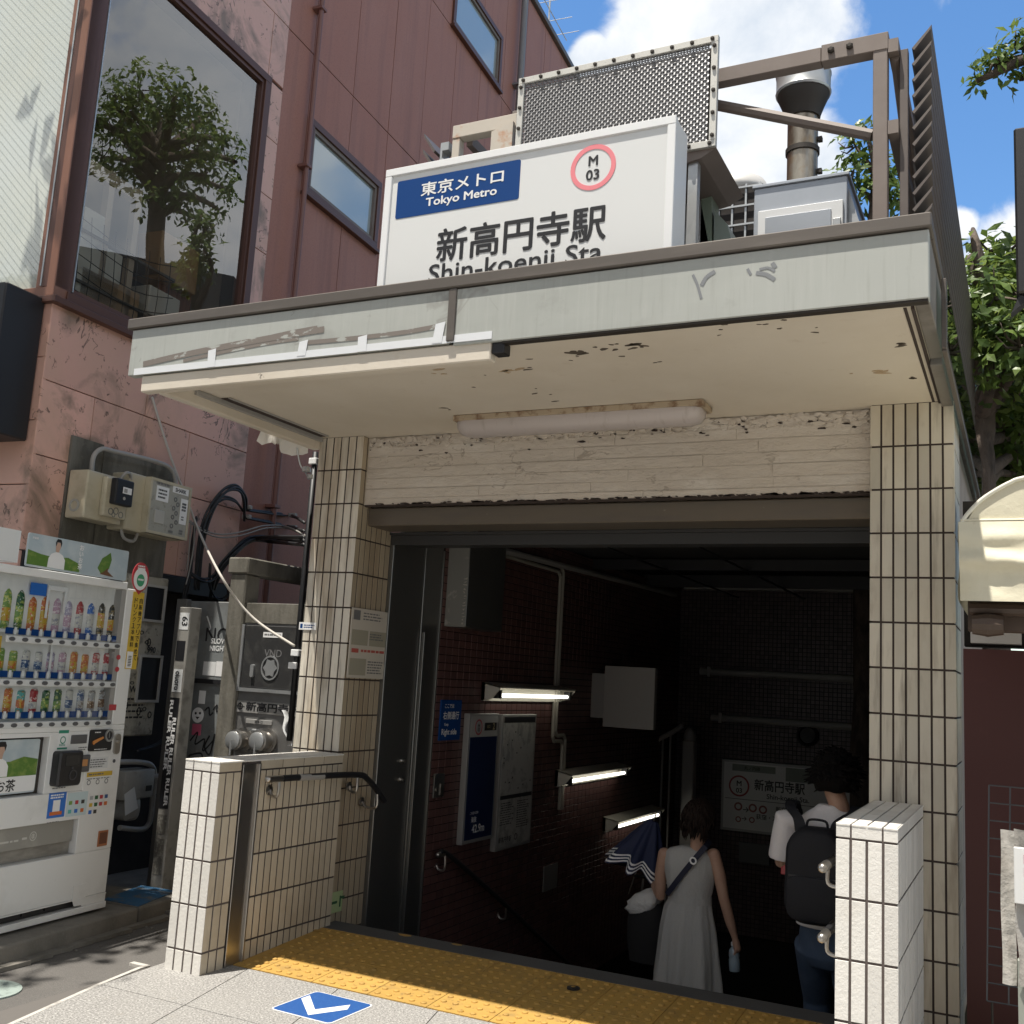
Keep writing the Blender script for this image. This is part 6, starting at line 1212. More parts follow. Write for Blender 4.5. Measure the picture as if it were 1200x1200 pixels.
for k in range(16): s, z = a + random.random() * w * .9 + .02, z1 - random.uniform(.07, .58) * h; b.rect(LI, s, s + .02, z, z + .012, .0537)
obj('small_print', b, pm('dim_ink', (.05, .05, .05), .6), mp)
sw = thing('switch_panel', 'steel switch plate on the stairwell wall left of the notice board', 'switch plate', LI.P(7, .95))
(a, z1_), (c, z0_) = LI.at(508, 907), LI.at(516, 934); obj('plate', MB().box(LI, a, c + .03, z0_, z1_, 0, .012, .002), M['dark_steel'], sw); obj('lock', MB().lathe(LI.P(a + .04, z0_ + .06, .012), [(.016, 0), (.016, .01)], 10, X).box(LI, a + .09, a + .14, z0_ + .02, z0_ + .1, .0125, .018), M['steel'], sw)
sn = obj('small_notice', MB().box(LI, LI.at(637, 1016)[0], LI.at(653, 1012)[0], LI.at(637, 1045)[1], LI.at(637, 1016)[1], 0, .008), pm('dim_notice_paper', (.22, .22, .21), .6)); tag(sn, 'small grey paper notice low on the stairwell wall', 'notice')
# projecting panel
wpn = thing('blank_board', 'blank grey panel projecting from the stairwell wall above the railing', 'panel', (-3.5, 10, 1.5)); HP = front(10.0)
(a, z1_), (c, _), (_, z0_) = HP.at(709, 780), HP.at(768, 783), HP.at(768, 856); obj('panel', MB().box(HP, a, c, z0_, z1_, -.08, 0, .004), pm('blank_grey_panel', (.40, .385, .36), .6), wpn)
obj('mount', MB().box(HP, -3.969, a - .005, z0_ + .08, z1_ - .08, -.07, -.02), M['conduit'], wpn)
# far railing with newel, far pipes, speaker, far sign
RLF = front(12.3); rl = thing('stair_railing', 'dark stair railing with balusters rising to a pale newel post', 'railing', (-3.6, 12.3, -1))
b = MB(); b.tube([RLF.P(*RLF.at(722, 892)), RLF.P(*RLF.at(790, 857)), RLF.P(*RLF.at(800, 850))], .03, 8); obj('rail', b, M['conduit'], rl)
for u in (726, 742, 757, 764, 777, 786):
    s, z = RLF.at(u, 892 - (u - 722) * .5); obj('baluster', MB().tube([RLF.P(s, z - .02), RLF.P(s, -4.2)], .013, 6), M['conduit'], rl)
s, z = RLF.at(807, 850); obj('newel_post', MB().box(RLF, s - .07, s + .07, -4.2, z - .18, -.14, 0, .01).lathe(RLF.P(s, z - .18, -.07), [(.07, 0), (.075, .04), (.06, .11), (.03, .15), (.005, .16)], 14), pm('pale_newel', (.30, .29, .27), .4), rl, smooth=35)
EW = front(FY - .006)
for (u0, v0, u1, v1, lab) in ((822, 786, 1015, 797, 'upper grey pipe across the far tiled wall'), (835, 842, 1015, 851, 'lower grey pipe across the far tiled wall')):
    p, q = EW.P(*EW.at(u0, v0), .05), EW.P(*EW.at(u1, v1), .05); q.z = p.z = (p.z + q.z) / 2; q.x = XR + .1
    o = obj('wall_pipe', MB().tube([p, q], .045, 10).box(EW, p.x + .1, p.x + .14, p.z - .06, p.z + .06, 0, .1), M['conduit'], smooth=40); tag(o, lab, 'pipe', 'pipes on the far wall')
s, z = EW.at(947, 862); o = obj('round_speaker', MB().lathe(EW.P(s, z, 0), [(.13, 0), (.13, .05), (.10, .07), (.09, .03), (.01, .02)], 20, -Y), M['dark'], smooth=35); tag(o, 'small round dark speaker on the far wall above the sign', 'speaker')
SG2 = front(12.9); (a, z1_), (_, z0_) = SG2.at(846, 889), SG2.at(846, 972); c = SG2.at(1030, 900)[0]
fs_ = thing('platform_sign', 'grey white station name sign board on far wall of the stairs', 'sign', ((a + c) / 2, 12.95, z0_))
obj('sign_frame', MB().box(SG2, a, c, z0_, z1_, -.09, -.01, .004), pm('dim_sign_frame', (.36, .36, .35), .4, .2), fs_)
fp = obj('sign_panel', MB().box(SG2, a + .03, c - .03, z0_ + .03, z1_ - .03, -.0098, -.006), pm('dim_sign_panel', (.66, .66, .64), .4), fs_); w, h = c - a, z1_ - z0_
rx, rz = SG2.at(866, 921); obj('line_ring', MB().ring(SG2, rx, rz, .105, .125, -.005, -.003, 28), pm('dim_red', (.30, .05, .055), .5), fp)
b = MB(); b.text(SG2, rx, rz + .0, 'M', .06, -.004, .03).text(SG2, rx, rz - .08, '03', .055, -.004, .03)
u0, t0 = SG2.at(884, 926); u1, _ = SG2.at(943, 926); b.text(SG2, (u0 + u1) / 2, t0, '新高円寺駅', .13, -.004, .025, w=(u1 - u0)).text(SG2, (u0 + u1) / 2 + .1, t0 - .105, 'Shin-koenji Sta.', .075, -.004, .02)
_, zz = SG2.at(860, 934); b.box(SG2, a + .05, c - .05, zz - .02, zz - .014, -.0055, -.0045)
b.text(SG2, SG2.at(874, 948)[0], SG2.at(874, 952)[1], '→', .06, -.004, .02).text(SG2, SG2.at(925, 948)[0], SG2.at(925, 953)[1], '新宿・池袋', .06, -.004, .02, maxw=.6).text(SG2, SG2.at(872, 960)[0], SG2.at(872, 962)[1], '→', .05, -.004, .02).text(SG2, SG2.at(905, 960)[0], SG2.at(905, 962)[1], '荻窪・方南町', .06, -.004, .02)
obj('lettering', b, pm('dim_sign_ink', (.035, .035, .035), .5), fp)
b = MB()
for u, v, r in ((865, 945, .05), (882, 947, .05), (894, 949, .05), (865, 960, .035), (881, 961, .035)): s, z = SG2.at(u, v); b.ring(SG2, s, z, r * .6, r, -.005, -.0035, 16)
obj('route_rings', b, pm('dim_route_red', (.26, .09, .08), .5), fp)
b = MB(); s, z = SG2.at(860, 901); b.box(SG2, s - .02, s + .5, z - .02, z + .06, -.0058, -.005).box(SG2, s + .62, s + 1.9, z - .09, z + .07, -.0058, -.005); obj('green_band', b, pm('dim_green_band', (.22, .25, .21), .5), fp)
b = MB(); b.text(SG2, s + .22, z, '丸ノ内線', .045, -.004, .02); obj('lettering', b, pm('dim_ink_green', (.04, .05, .04), .5), fp)
lp = obj('lower_wall_panel', MB().box(front(12.93), front(12.93).at(866, 990)[0], front(12.93).at(902, 990)[0], front(12.93).at(880, 1012)[1], front(12.93).at(880, 988)[1], -.03, 0, .004), pm('dark_grey_panel', (.10, .10, .10), .6)); tag(lp, 'dark grey panel below the station sign on the far wall', 'panel')
# ================================================================== PEOPLE ON THE STAIRS
def remesh(mb, voxel, it=6):
    me = bpy.data.meshes.new('tmp'); bmesh.ops.recalc_face_normals(mb.bm, faces=mb.bm.faces[:]); mb.bm.to_mesh(me); mb.bm.free()
    o = bpy.data.objects.new('tmp', me); COL.objects.link(o)
    m = o.modifiers.new('r', 'REMESH'); m.mode = 'VOXEL'; m.voxel_size = voxel
    s = o.modifiers.new('s', 'SMOOTH'); s.iterations = it; s.factor = .5
    me2 = bpy.data.meshes.new_from_object(o.evaluated_get(bpy.context.evaluated_depsgraph_get()))
    bpy.data.objects.remove(o); bpy.data.meshes.remove(me)
    r = MB(); r.bm.from_mesh(me2); bpy.data.meshes.remove(me2); return r
def limb(mb, pts, radii, n=14, flat=1.0):
    P = [Vector(p) for p in pts]; out, rs = [], []
    for i in range(len(P) - 1):
        for k in range(5): t = k / 5; out.append(P[i].lerp(P[i + 1], t)); tt = t * t * (3 - 2 * t); rs.append(radii[i] * (1 - tt) + radii[i + 1] * tt)
    out.append(P[-1]); rs.append(radii[-1])
    d0 = (out[0] - out[1]).normalized(); d1 = (out[-1] - out[-2]).normalized()
    out = [out[0] + d0 * rs[0] * .8, out[0] + d0 * rs[0] * .45] + out + [out[-1] + d1 * rs[-1] * .45, out[-1] + d1 * rs[-1] * .8]
    rs = [rs[0] * .4, rs[0] * .85] + rs + [rs[-1] * .85, rs[-1] * .4]
    return mb.tube(out, rs, n, sy=flat)
def ell(c, rx, ry, n=28, fold=None, rot=0.0):
    out = []
    for k in range(n):
        a = 2 * pi * k / n; f = 1 + (fold(a) if fold else 0); x, y = rx * cos(a) * f, ry * sin(a) * f
        out.append((c[0] + x * cos(rot) - y * sin(rot), c[1] + x * sin(rot) + y * cos(rot), c[2]))
    return out
def head(mb, c, h, face, tilt=0.0):
    """cranium, jaw, nose, ears; face = horizontal facing direction"""
    c = Vector(c); f = Vector(face).normalized(); r = f.cross(Z)
    up = (Z * cos(tilt) + f * sin(tilt)); ff = (f * cos(tilt) - Z * sin(tilt)); k = h / .235
    E = lambda q, rx, ry, rz: mb.loft([[q + r * rx * k * sin(t) * cos(a) + ff * ry * k * sin(t) * sin(a) - up * rz * k * cos(t) for a in [2 * pi * i / 16 for i in range(16)]] for t in [pi * (j + .12) / 8.24 for j in range(9)]])
    E(c + up * .025 * k, .076, .094, .092); E(c + ff * .022 * k - up * .045 * k, .058, .066, .07)
    E(c + ff * .098 * k - up * .022 * k, .013, .02, .026); E(c + ff * .088 * k - up * .062 * k, .024, .012, .012)
    for s in (-1, 1): E(c + r * s * .078 * k - up * .015 * k - ff * .005 * k, .010, .02, .03); E(c + r * s * .03 * k + ff * .084 * k + up * .006 * k, .014, .008, .009)
    return up, ff, r, k
def hand(mb, wrist, d, palm_n, curl, size=.175, thumb=1):
    """palm plus four unequal fingers and a thumb; d = pointing direction, palm_n = the way the palm faces"""
    d = Vector(d).normalized(); n = Vector(palm_n); n = (n - d * n.dot(d)).normalized(); s = d.cross(n); k = size / .175; w = Vector(wrist)
    limb(mb, [w, w + d * .04 * k, w + d * .085 * k], [.022 * k, .027 * k, .028 * k], 10, 1.0)
    for i, (off, L) in enumerate(((-.027, .072), (-.009, .08), (.009, .075), (.026, .06))):
        b = w + d * .088 * k + s * off * k; a = 0; p = [b - d * .02 * k, b]; q = b
        for j, fr in enumerate((.42, .33, .25)):
            a += curl * (.75 + .2 * j); q = q + (d * cos(a) + n * sin(a)) * L * fr * k; p.append(q)
        limb(mb, p, [.0095 * k, .0095 * k, .009 * k, .008 * k, .0068 * k], 8)
    b = w + d * .03 * k - s * .024 * k * thumb; t1 = b + (d * .6 - s * .6 * thumb + n * .5).normalized() * .04 * k; t2 = t1 + (d * .75 + n * .55 - s * .1 * thumb).normalized() * .032 * k
    limb(mb, [b, t1, t2], [.013 * k, .0105 * k, .008 * k], 8)
skin = pm('warm_skin', (.46, .285, .205), .5, var=[V_(scale=20, col=(.36, .20, .15), lo=.5, hi=.7, f=.5)])
# ---- woman in a grey sleeveless dress
YW = 7.2; q = lambda u, v, dy=0.0: aty(u, v, YW + dy)
wm = thing('person', 'woman in a grey sleeveless dress walking down the stairs with umbrella and bottle', 'person', (q(808, 1100).x, YW, -.77))
hx = q(819, 963); nk = q(818, 990); shl, shr = q(781, 997), q(834, 998); ctr = q(808, 1050)
ztop = q(808, 993).z; zwst = q(808, 1052).z; zhip = q(806, 1090).z; zfoot = -.77; zh = zfoot + .22
body = MB()
hup, hf, hr, hk = head(body, hx, .225, (.28, 1, 0), .35)
limb(body, [hx - Z * .06 - Y * .02, Vector((nk.x, YW - .01, nk.z)), Vector((nk.x, YW + .01, nk.z - .08))], [.052, .05, .07], 14)
body.loft([ell((c.x, YW, c.z), rx, ry) for c, rx, ry in ((q(808, 996), .08, .045), (q(808, 1004), .135, .06), (q(808, 1020), .14, .075), (q(809, 1052), .11, .07), (q(808, 1085), .14, .09), (q(808, 1110), .14, .09), (q(808, 1125), .09, .07))])
limb(body, [q(836, 1001), q(843, 1025), q(848, 1052), q(855, 1078, .03), q(861, 1098, .05)], [.046, .042, .036, .034, .023])
hand(body, q(861, 1098, .05), q(864, 1112, .06) - q(861, 1098, .05), (-1, .2, .1), .85, .165, -1)
limb(body, [q(779, 1000), q(774, 1025, .01), q(774, 1050, .03), q(769, 1040, .16), q(766, 1033, .23)], [.045, .041, .036, .034, .023])
hand(body, q(766, 1033, .23), Vector((-.05, .55, .8)), (-.9, .1, -.1), 1.0, .165, 1)
for s, dy, zz in ((-.07, .2, -.937), (.07, 0.0, -.772)):
    hip = Vector((ctr.x + s, YW, zhip - .1)); kn_ = Vector((ctr.x + s, YW + .1 + dy * .5, (zhip - .1 + zz) / 2 + .04)); an_ = Vector((ctr.x + s * .9, YW + dy, zz + .09))
    limb(body, [hip, kn_, an_], [.085, .056, .038]); limb(body, [an_ - Z * .045, Vector((an_.x, an_.y + .09, zz + .035)), Vector((an_.x, an_.y + .15, zz + .028))], [.036, .036, .026])
obj('body', remesh(body, .0065, 4), skin, wm, smooth=True)
dress = pm('grey_linen_dress', (.43, .43, .415), .85, var=[V_(scale=4, col=(.43, .43, .415), lo=.45, hi=.7, f=.6), V_(scale=120, col=(.56, .56, .54), lo=.55, hi=.7, f=.4)], bumps=[(9, .45, .03, (1.6, 1.6, .5)), (160, .15, .002)])
def fold(amp, n, ph): return lambda a: amp * (sin(n * a + ph) + .5 * sin((n * 2 + 1) * a + ph * 2))
DR = [(991.5, .062, .05, 0), (993, .085, .066, 0), (996, .140, .085, 0), (1001, .172, .097, 0), (1010, .180, .106, 0), (1024, .176, .112, 0), (1040, .158, .106, .008), (1049, .146, .1, .008), (1056, .148, .1, .012), (1066, .165, .11, .02), (1088, .190, .135, .022), (1115, .205, .15, .03), (1145, .222, .165, .045), (1180, .232, .175, .06), (1215, .235, .18, .07), (1235, .235, .18, .075)]
DM = MB(); rings = []
for i, (v, rx, ry, am) in enumerate(DR):
    c = q(808 - (2 if v > 1060 else 0), v); rings.append(ell((c.x, YW + .01, c.z), rx, ry, 72, fold(am * 1.7, 8, .5 + .16 * i)))
DM.loft(rings)
obj('dress', DM, dress, wm, smooth=True)
obj('waist_seam', MB().loft([ell((q(808, v).x, YW + .01, q(808, v).z), .1515, .105, 40) for v in (1049, 1057)], False), dress, wm, smooth=True)
hair = pm('dark_brown_hair', (.018, .011, .008), .7, spec=.25, bump=(40, .6, .01, (1, 1, .15)))
hm = MB(); hc_ = hx + hup * .025
def hcap(mb, c, up, ff, r, k, front_cut, low, puff, nz):
    rows_ = []
    for j in range(12):
        t = pi * (.02 + .80 * j / 11); row = []
        for i in range(28):
            a = 2 * pi * i / 28; back = max(0, -sin(a)); tt = min(t, pi * (front_cut + (low - front_cut) * (.5 - .5 * sin(a)) ** .6))
            d = r * cos(a) * .079 * sin(tt) + ff * sin(a) * .098 * sin(tt) + up * .097 * cos(tt)
            nn = 1 + puff + nz * noise.noise(Vector((a * 2.2, tt * 5, 1.7))) ; row.append(c + d * k * nn)
        rows_.append(row)
    return mb.loft(rows_)
hcap(hm, hc_, hup, hf, hr, hk, .42, .86, .42, .10)
for k in range(260):
    a = random.uniform(pi * .95, 2 * pi * 1.02); t = random.uniform(.15, .80) * pi; d = (hr * cos(a) * .079 * sin(t) + hf * sin(a) * .098 * sin(t) + hup * .097 * cos(t)); p_ = hc_ + d * hk * 1.42
    hm.tube([p_, p_ - hup * .03 + d * .10, p_ - hup * .06 + d * .02], [.007, .006, .001], 5)
obj('hair', hm, hair, wm, smooth=True)
obj('mask_strap', MB().tube(arc([hx + hr * .086 * hk + hup * .02, hx + hr * .09 * hk - hup * .01, hx + hr * .08 * hk - hup * .045 + hf * .02], 4), .004, 5), M['white'], wm)
nav = pm('navy_strap', (.012, .014, .035), .7)
sbm = MB(); pts = []
for k in range(15):
    t = k / 14; u, v = 831 + (786 - 831) * t, 990 + (1046 - 990) * t; rx, ry = (.178, .112); c = q(808, v); p = q(u, v); xx = max(-.97, min(.97, (p.x - c.x) / rx)); pts.append(Vector((p.x, YW + .01 - ry * sqrt(1 - xx * xx) - .016, p.z)))
pts = [Vector((pts[0].x + .0, YW + .03, pts[0].z + .025))] + pts
for a, c in zip(pts, pts[1:]):
    n_ = Vector((.78, 0, -.62)) * .018; sbm.box(Fr(a, (c - a), n_, Vector((0, -1, 0))), 0, 1.02, -1, 1, 0, .004)
obj('bag_strap', sbm, nav, wm)
obj('strap_buckle', MB().ring(Fr(pts[5] - Y * .008, (pts[6] - pts[5]).normalized(), Vector((.78, 0, -.62)).normalized(), -Y), 0, 0, .014, .024, 0, .004, 12, 1.1), M['white'], wm)
# bottle, umbrella, cloth bag in her hands
bt = thing('water_bottle', 'pale blue drink bottle held in the right hand of the woman', 'bottle', q(861, 1136, .07)); ax = (q(860, 1108, .075) - q(861, 1138, .07)).normalized(); p = q(861, 1138, .07); L = (q(860, 1108, .075) - p).length
obj('bottle_body', MB().lathe(p, [(.034, 0), (.037, .01), (.037, L * .45), (.033, L * .52), (.037, L * .6), (.033, L * .82), (.016, L * .94), (.016, L)], 16, ax), pm('pale_blue_bottle', (.28, .36, .42), .25), bt, smooth=40)
obj('cap', MB().lathe(p + ax * L, [(.019, 0), (.019, .02), (.016, .022)], 12, ax), M['white'], bt)
um = thing('umbrella', 'half folded navy umbrella with white hem stripes in the left hand of the woman', 'umbrella', q(752, 1030, .3)); yu = .33
ap, hm_ = q(766, 962, yu), q(747, 1017, yu); axu = (hm_ - ap); LU = axu.length; axu.normalize(); ua = axu.cross(Y).normalized(); ub = axu.cross(ua)
def uring(t, k=1.0, n=64):
    R_ = (.035 + .175 * t ** .85) * k; out = []
    for i in range(n):
        a = 2 * pi * i / n; f = 1 + (.06 + .20 * t) * cos(8 * a) + .10 * t * sin(3 * a); dr = .028 * t * cos(8 * a) * t
        out.append(ap + axu * (LU * t + dr) + ua * cos(a) * R_ * f + ub * sin(a) * R_ * f * .8)
    return out
obj('canopy', MB().loft([uring(t) for t in (0, .1, .25, .4, .55, .7, .8, .88, .94, 1)]), pm('navy_umbrella_cloth', (.012, .02, .065), .7), um, smooth=50)
st_b = MB()
for t0_, t1_ in ((.80, .835), (.87, .905), (.94, .975)): st_b.loft([uring(t0_, 1.012), uring(t1_, 1.012)], False)
obj('hem_stripe', st_b, M['white'], um, smooth=50)
obj('shaft', MB().tube([ap - axu * .05, hm_ + axu * .2], .005, 6).tube(arc([q(754, 1030, yu - .05), q(752, 1043, yu - .05)], 2), .009, 6), M['steel'], um)
obj('handle', MB().tube(arc([hm_ + axu * .06, q(764, 1030, .29), q(763, 1045, .27), q(761, 1058, .25)], 4), .011, 8), M['dark'], um, smooth=True)
cb = thing('cloth_bag', 'crumpled white cloth over a black tote hanging at the woman\'s left side', 'bag', q(752, 1070, .12))
cm = MB(); c0 = q(755, 1058, .16)
cm.loft([[c0 + Vector((cos(a) * sin(t) * .13, sin(a) * sin(t) * .09, cos(t) * .085 + .05 * cos(a) * sin(t))) * (1 + .22 * noise.noise(Vector((a * 1.6, t * 4, 0)))) for a in [2 * pi * i / 32 for i in range(32)]] for t in [pi * (j + .1) / 12.2 for j in range(13)]])
obj('white_cloth', cm, pm('white_cotton_cloth', (.60, .60, .58), .85, bump=(22, .7, .02)), cb, smooth=True)
tm = MB(); tm.loft([ell((q(758, v, .16).x, YW + .16, q(758, v).z), rx, ry, 20) for v, rx, ry in ((1062, .11, .06), (1075, .14, .075), (1110, .15, .08), (1135, .13, .06))])
obj('tote', tm, pm('black_tote_cloth', (.012, .012, .013), .85), cb, smooth=40)
obj('tote_strap', MB().tube(arc([q(768, 1036, .2), q(764, 1050, .18), q(760, 1064, .14)], 4), .009, 6), M['dark'], cb)

# ---- man with a black backpack
YM = 6.62; g_ = lambda u, v, dy=0.0: aty(u, v, YM + dy)
mn = thing('person', 'man in a white t-shirt and jeans with a black backpack going down stairs', 'person', (g_(965, 1100).x, YM, -.442))
hc = g_(978, 914); body = MB()
hup, hf, hr, hk = head(body, hc, .235, (.35, 1, 0), .38)
nk = g_(984, 945)
limb(body, [hc - Z * .06 - Y * .02, Vector((nk.x, YM - .01, nk.z)), Vector((nk.x, YM + .01, nk.z - .1))], [.058, .058, .08], 14)
tx = g_(974, 1000).x; zs = g_(974, 958).z; zhem = g_(960, 1085).z
body.loft([ell((tx, YM, z), rx, ry) for z, rx, ry in ((zs + .02, .11, .07), (zs - .03, .17, .10), (zs - .2, .17, .11), (zs - .4, .145, .1), (zhem, .16, .11), (zhem - .12, .155, .11), (zhem - .2, .1, .09))])
shl = g_(922, 960); shr = Vector((2 * tx - shl.x, YM, shl.z)); el_ = g_(916, 1010, .03); wr_ = Vector((el_.x + .06, YM + .27, el_.z - .02))
limb(body, [shl, shl.lerp(el_, .5), el_, el_.lerp(wr_, .5) , wr_], [.055, .05, .042, .038, .027]); hand(body, wr_, (.3, .9, .15), (.3, -.2, 1), .5, .185, 1)
er_ = Vector((2 * tx - el_.x, YM + .03, el_.z)); w2 = Vector((er_.x - .05, YM + .25, er_.z - .04))
limb(body, [shr, shr.lerp(er_, .5), er_, er_.lerp(w2, .5), w2], [.055, .05, .042, .038, .027]); hand(body, w2, (-.3, .9, .1), (-.3, -.2, 1), .5, .185, -1)
legs = ((-.10, .2, -.607), (.09, 0, -.442))
for s, dy, zz in legs:
    hip = Vector((tx + s, YM, zhem - .1)); kn_ = Vector((tx + s * 1.1, YM + .06 + dy * .8, (zhem - .1 + zz) / 2 + .05)); an_ = Vector((tx + s, YM + dy, zz + .10))
    limb(body, [hip, kn_, an_], [.085, .06, .042])
obj('body', remesh(body, .0075, 4), skin, mn, smooth=True)
tee = pm('white_tshirt', (.78, .76, .77), .85, bumps=[(7, .5, .03, (1, 1, .6)), (140, .12, .002)])
b = MB()
b.loft([ell((tx, YM, z), rx, ry, 30) for z, rx, ry in ((zs + .075, .075, .07), (zs + .05, .10, .08), (zs + .025, .14, .088), (zs - .02, .192, .108), (zs - .1, .196, .125), (zs - .25, .185, .13), (zs - .42, .185, .13), (zhem + .02, .197, .135), (zhem, .198, .135))])
slv = el_.lerp(shl, .08)
for A_, B_ in ((shl, slv), (shr, er_.lerp(shr, .08))): b.tube([A_.lerp(Vector((tx, YM, zs - .03)), .25) + Z * .0, A_ + Z * .0, A_.lerp(B_, .5), B_], [.072, .078, .08, .084], 16)
obj('tshirt', remesh(b, .009, 5), tee, mn, smooth=True)
jean = pm('blue_jeans', (.055, .085, .14), .85, var=[V_(scale=5, col=(.09, .125, .19), lo=.5, hi=.7, f=.7)], bumps=[(10, .4, .02, (1, 1, .5))])
b = MB(); b.loft([ell((tx, YM, z), rx, ry, 24) for z, rx, ry in ((zhem + .06, .165, .118), (zhem - .05, .18, .13), (zhem - .16, .18, .13), (zhem - .22, .12, .1))])
for s, dy, zz in legs:
    hip = Vector((tx + s, YM, zhem - .1)); kn_ = Vector((tx + s * 1.1, YM + .06 + dy * .8, (zhem - .1 + zz) / 2 + .05)); an_ = Vector((tx + s, YM + dy, zz + .09))
    b.tube([hip, hip.lerp(kn_, .5), kn_, kn_.lerp(an_, .6), an_], [.108, .098, .082, .075, .072], 16)
obj('jeans', remesh(b, .009, 4), jean, mn, smooth=True)
for s, dy, zz in legs: obj('shoe', remesh(limb(MB(), [(tx + s, YM + dy - .04, zz + .05), (tx + s, YM + dy + .08, zz + .048), (tx + s * 1.1, YM + dy + .2, zz + .035)], [.05, .05, .036], 12), .008, 3), M['dark'], mn, smooth=True)
hm = MB(); hcap(hm, hc + hup * .03, hup, hf, hr, hk, .45, .84, .62, .16)
for k in range(420):
    a = random.uniform(0, 2 * pi); t = random.uniform(.1, .66) * pi; d = (hr * cos(a) * .079 * sin(t) + hf * sin(a) * .098 * sin(t) + hup * .097 * cos(t)); p = hc + hup * .03 + d * hk * 1.6
    if sin(a) > .5 and t > 1.3: continue
    e = p + d.normalized() * random.uniform(.012, .036) + Vector((random.uniform(-.03, .03), random.uniform(-.02, .02), -.014)); hm.tube([p - d * .3, p, e], [.016, .013, .002], 5)
obj('hair', hm, pm('black_hair', (.006, .005, .005), .8, spec=.15, bump=(30, .6, .01)), mn, smooth=True)
bpk = thing('backpack', 'black backpack with a top loop worn by the man in white', 'backpack', g_(955, 1085, -.2)); bk = pm('black_backpack_cloth', (.012, .013, .018), .75, bump=(90, .25, .003))
yb = YM - .135; (x0, x1) = (aty(919, 1040, yb - .1).x, aty(992, 1040, yb - .1).x); zt_, zb_ = aty(955, 970, yb - .1).z, aty(955, 1085, yb - .1).z; xc = (x0 + x1) / 2; w = x1 - x0; h = zt_ - zb_
FB = Fr((xc, yb, (zt_ + zb_) / 2), X, Z, -Y)
def pack(d, sx, sz, r): return [FB.P(a, c - (1 - sz) * h * .0 , d) for a, c in [(px_ * (1 - .16 * max(0, (pz / (h / 2))) ** 2), pz) for px_, pz in rrect(0, 0, w * sx, h * sz, r, 7)]]
b = MB(); b.loft([pack(-.02, .9, .95, .10), pack(.0, .98, .99, .11), pack(.06, 1.0, 1.0, .12), pack(.13, .97, .97, .12), pack(.155, .86, .88, .11), pack(.16, .5, .6, .08)]); obj('main_pocket', b, bk, bpk, smooth=45)
obj('front_pocket', MB().loft([[FB.P(a, c - h * .22, d) for a, c in rrect(0, 0, w * s, h * .46 * s2, .06, 6)] for d, s, s2 in ((.14, .86, .98), (.175, .84, .96), (.185, .7, .8))]), bk, bpk, smooth=45)
obj('zip', MB().box(FB, -w * .4, w * .4, -h * .01, h * .006, .13, .163), pm('dark_zip', (.03, .03, .035), .4), bpk)
obj('top_loop', MB().tube(arc([FB.P(-.06, h / 2 - .01, .05), FB.P(-.045, h / 2 + .035, .05), FB.P(.045, h / 2 + .035, .05), FB.P(.06, h / 2 - .01, .05)], 5), .008, 6), bk, bpk, smooth=True)
for sgn, uu in ((-1, 930), (1, 1003)):
    tp_ = g_(uu, 944 if sgn < 0 else 952); xs_ = tp_.x
    pth = arc([FB.P(sgn * w * .28, h / 2 - .04, .03), Vector((xc + sgn * w * .33, yb - .015, zt_ + .03)), Vector((xs_, YM - .09, tp_.z - .0)), Vector((xs_, YM + .01, tp_.z + .025)), Vector((xs_, YM + .12, tp_.z - .06)), Vector((xs_ * .8 + xc * .2, YM + .15, tp_.z - .25)), Vector((xc + sgn * w * .5, YM - .03, zb_ + .12))], 5)
    b = MB(); rr_ = []
    for i, p in enumerate(pth):
        t = (pth[min(i + 1, len(pth) - 1)] - pth[max(i - 1, 0)]).normalized(); n_ = t.cross(X).normalized(); rr_.append([p + X * .032 + n_ * .007, p - X * .032 + n_ * .007, p - X * .032 - n_ * .007, p + X * .032 - n_ * .007])
    b.loft(rr_); obj('shoulder_strap', b, bk, bpk, smooth=45)
o = obj('phone', MB().box(front(YM - .02), g_(915, 1015).x, g_(921, 1015).x, g_(918, 1025).z, g_(918, 1013).z, -.15, -.02, .004), PMc['rd']); tag(o, 'small red thing held at the man\'s left side', 'pouch')
# ================================================================== RIGHT SIDE: awning, shop, rack
AY = 4.80; AF = front(AY)
aw = thing('shop_awning', 'cream fabric awning with a rounded end and wrinkled valance at the right', 'awning', (.4, AY, 2.0))
fab = pm('cream_awning_fabric', (.66, .62, .47), .7, var=[V_(scale=4, col=(.56, .51, .36), lo=.5, hi=.72, f=.7), V_(scale=18, col=(.40, .35, .24), lo=.66, hi=.78, f=.35)], bumps=[(5, .3, .03), (180, .15, .002)])
xl, _ = AF.at(1126, 640); _, zv = AF.at(1160, 610); _, zb = AF.at(1160, 704)
outl = [AF.at(*p) for p in ((1126, 622), (1129, 610), (1136, 600), (1150, 586), (1168, 574), (1185, 565), (1200, 560))]
outl += [(outl[-1][0] + .25, outl[-1][1] + .05), (outl[-1][0] + .6, outl[-1][1] + .08), (1.6, outl[-1][1] + .08)]
C_ = arc([(x, 0, z) for x, z in outl], 4)
b = MB(); b.loft([[Vector((p.x, y, p.z)) for p in C_] + [Vector((1.6, y, zv)), Vector((xl, y, zv))] for y in (AY, AY + 1.1)])
obj('awning_hood', b, fab, aw, smooth=30)
obj('piping', MB().tube([Vector((p.x, AY - .004, p.z)) for p in C_], .009, 8), pm('pale_piping', (.72, .70, .60), .6), aw, smooth=True)
obj('piping', MB().tube([Vector((xl, AY - .005, zv)), Vector((1.6, AY - .005, zv))], .008, 6), fab, aw)
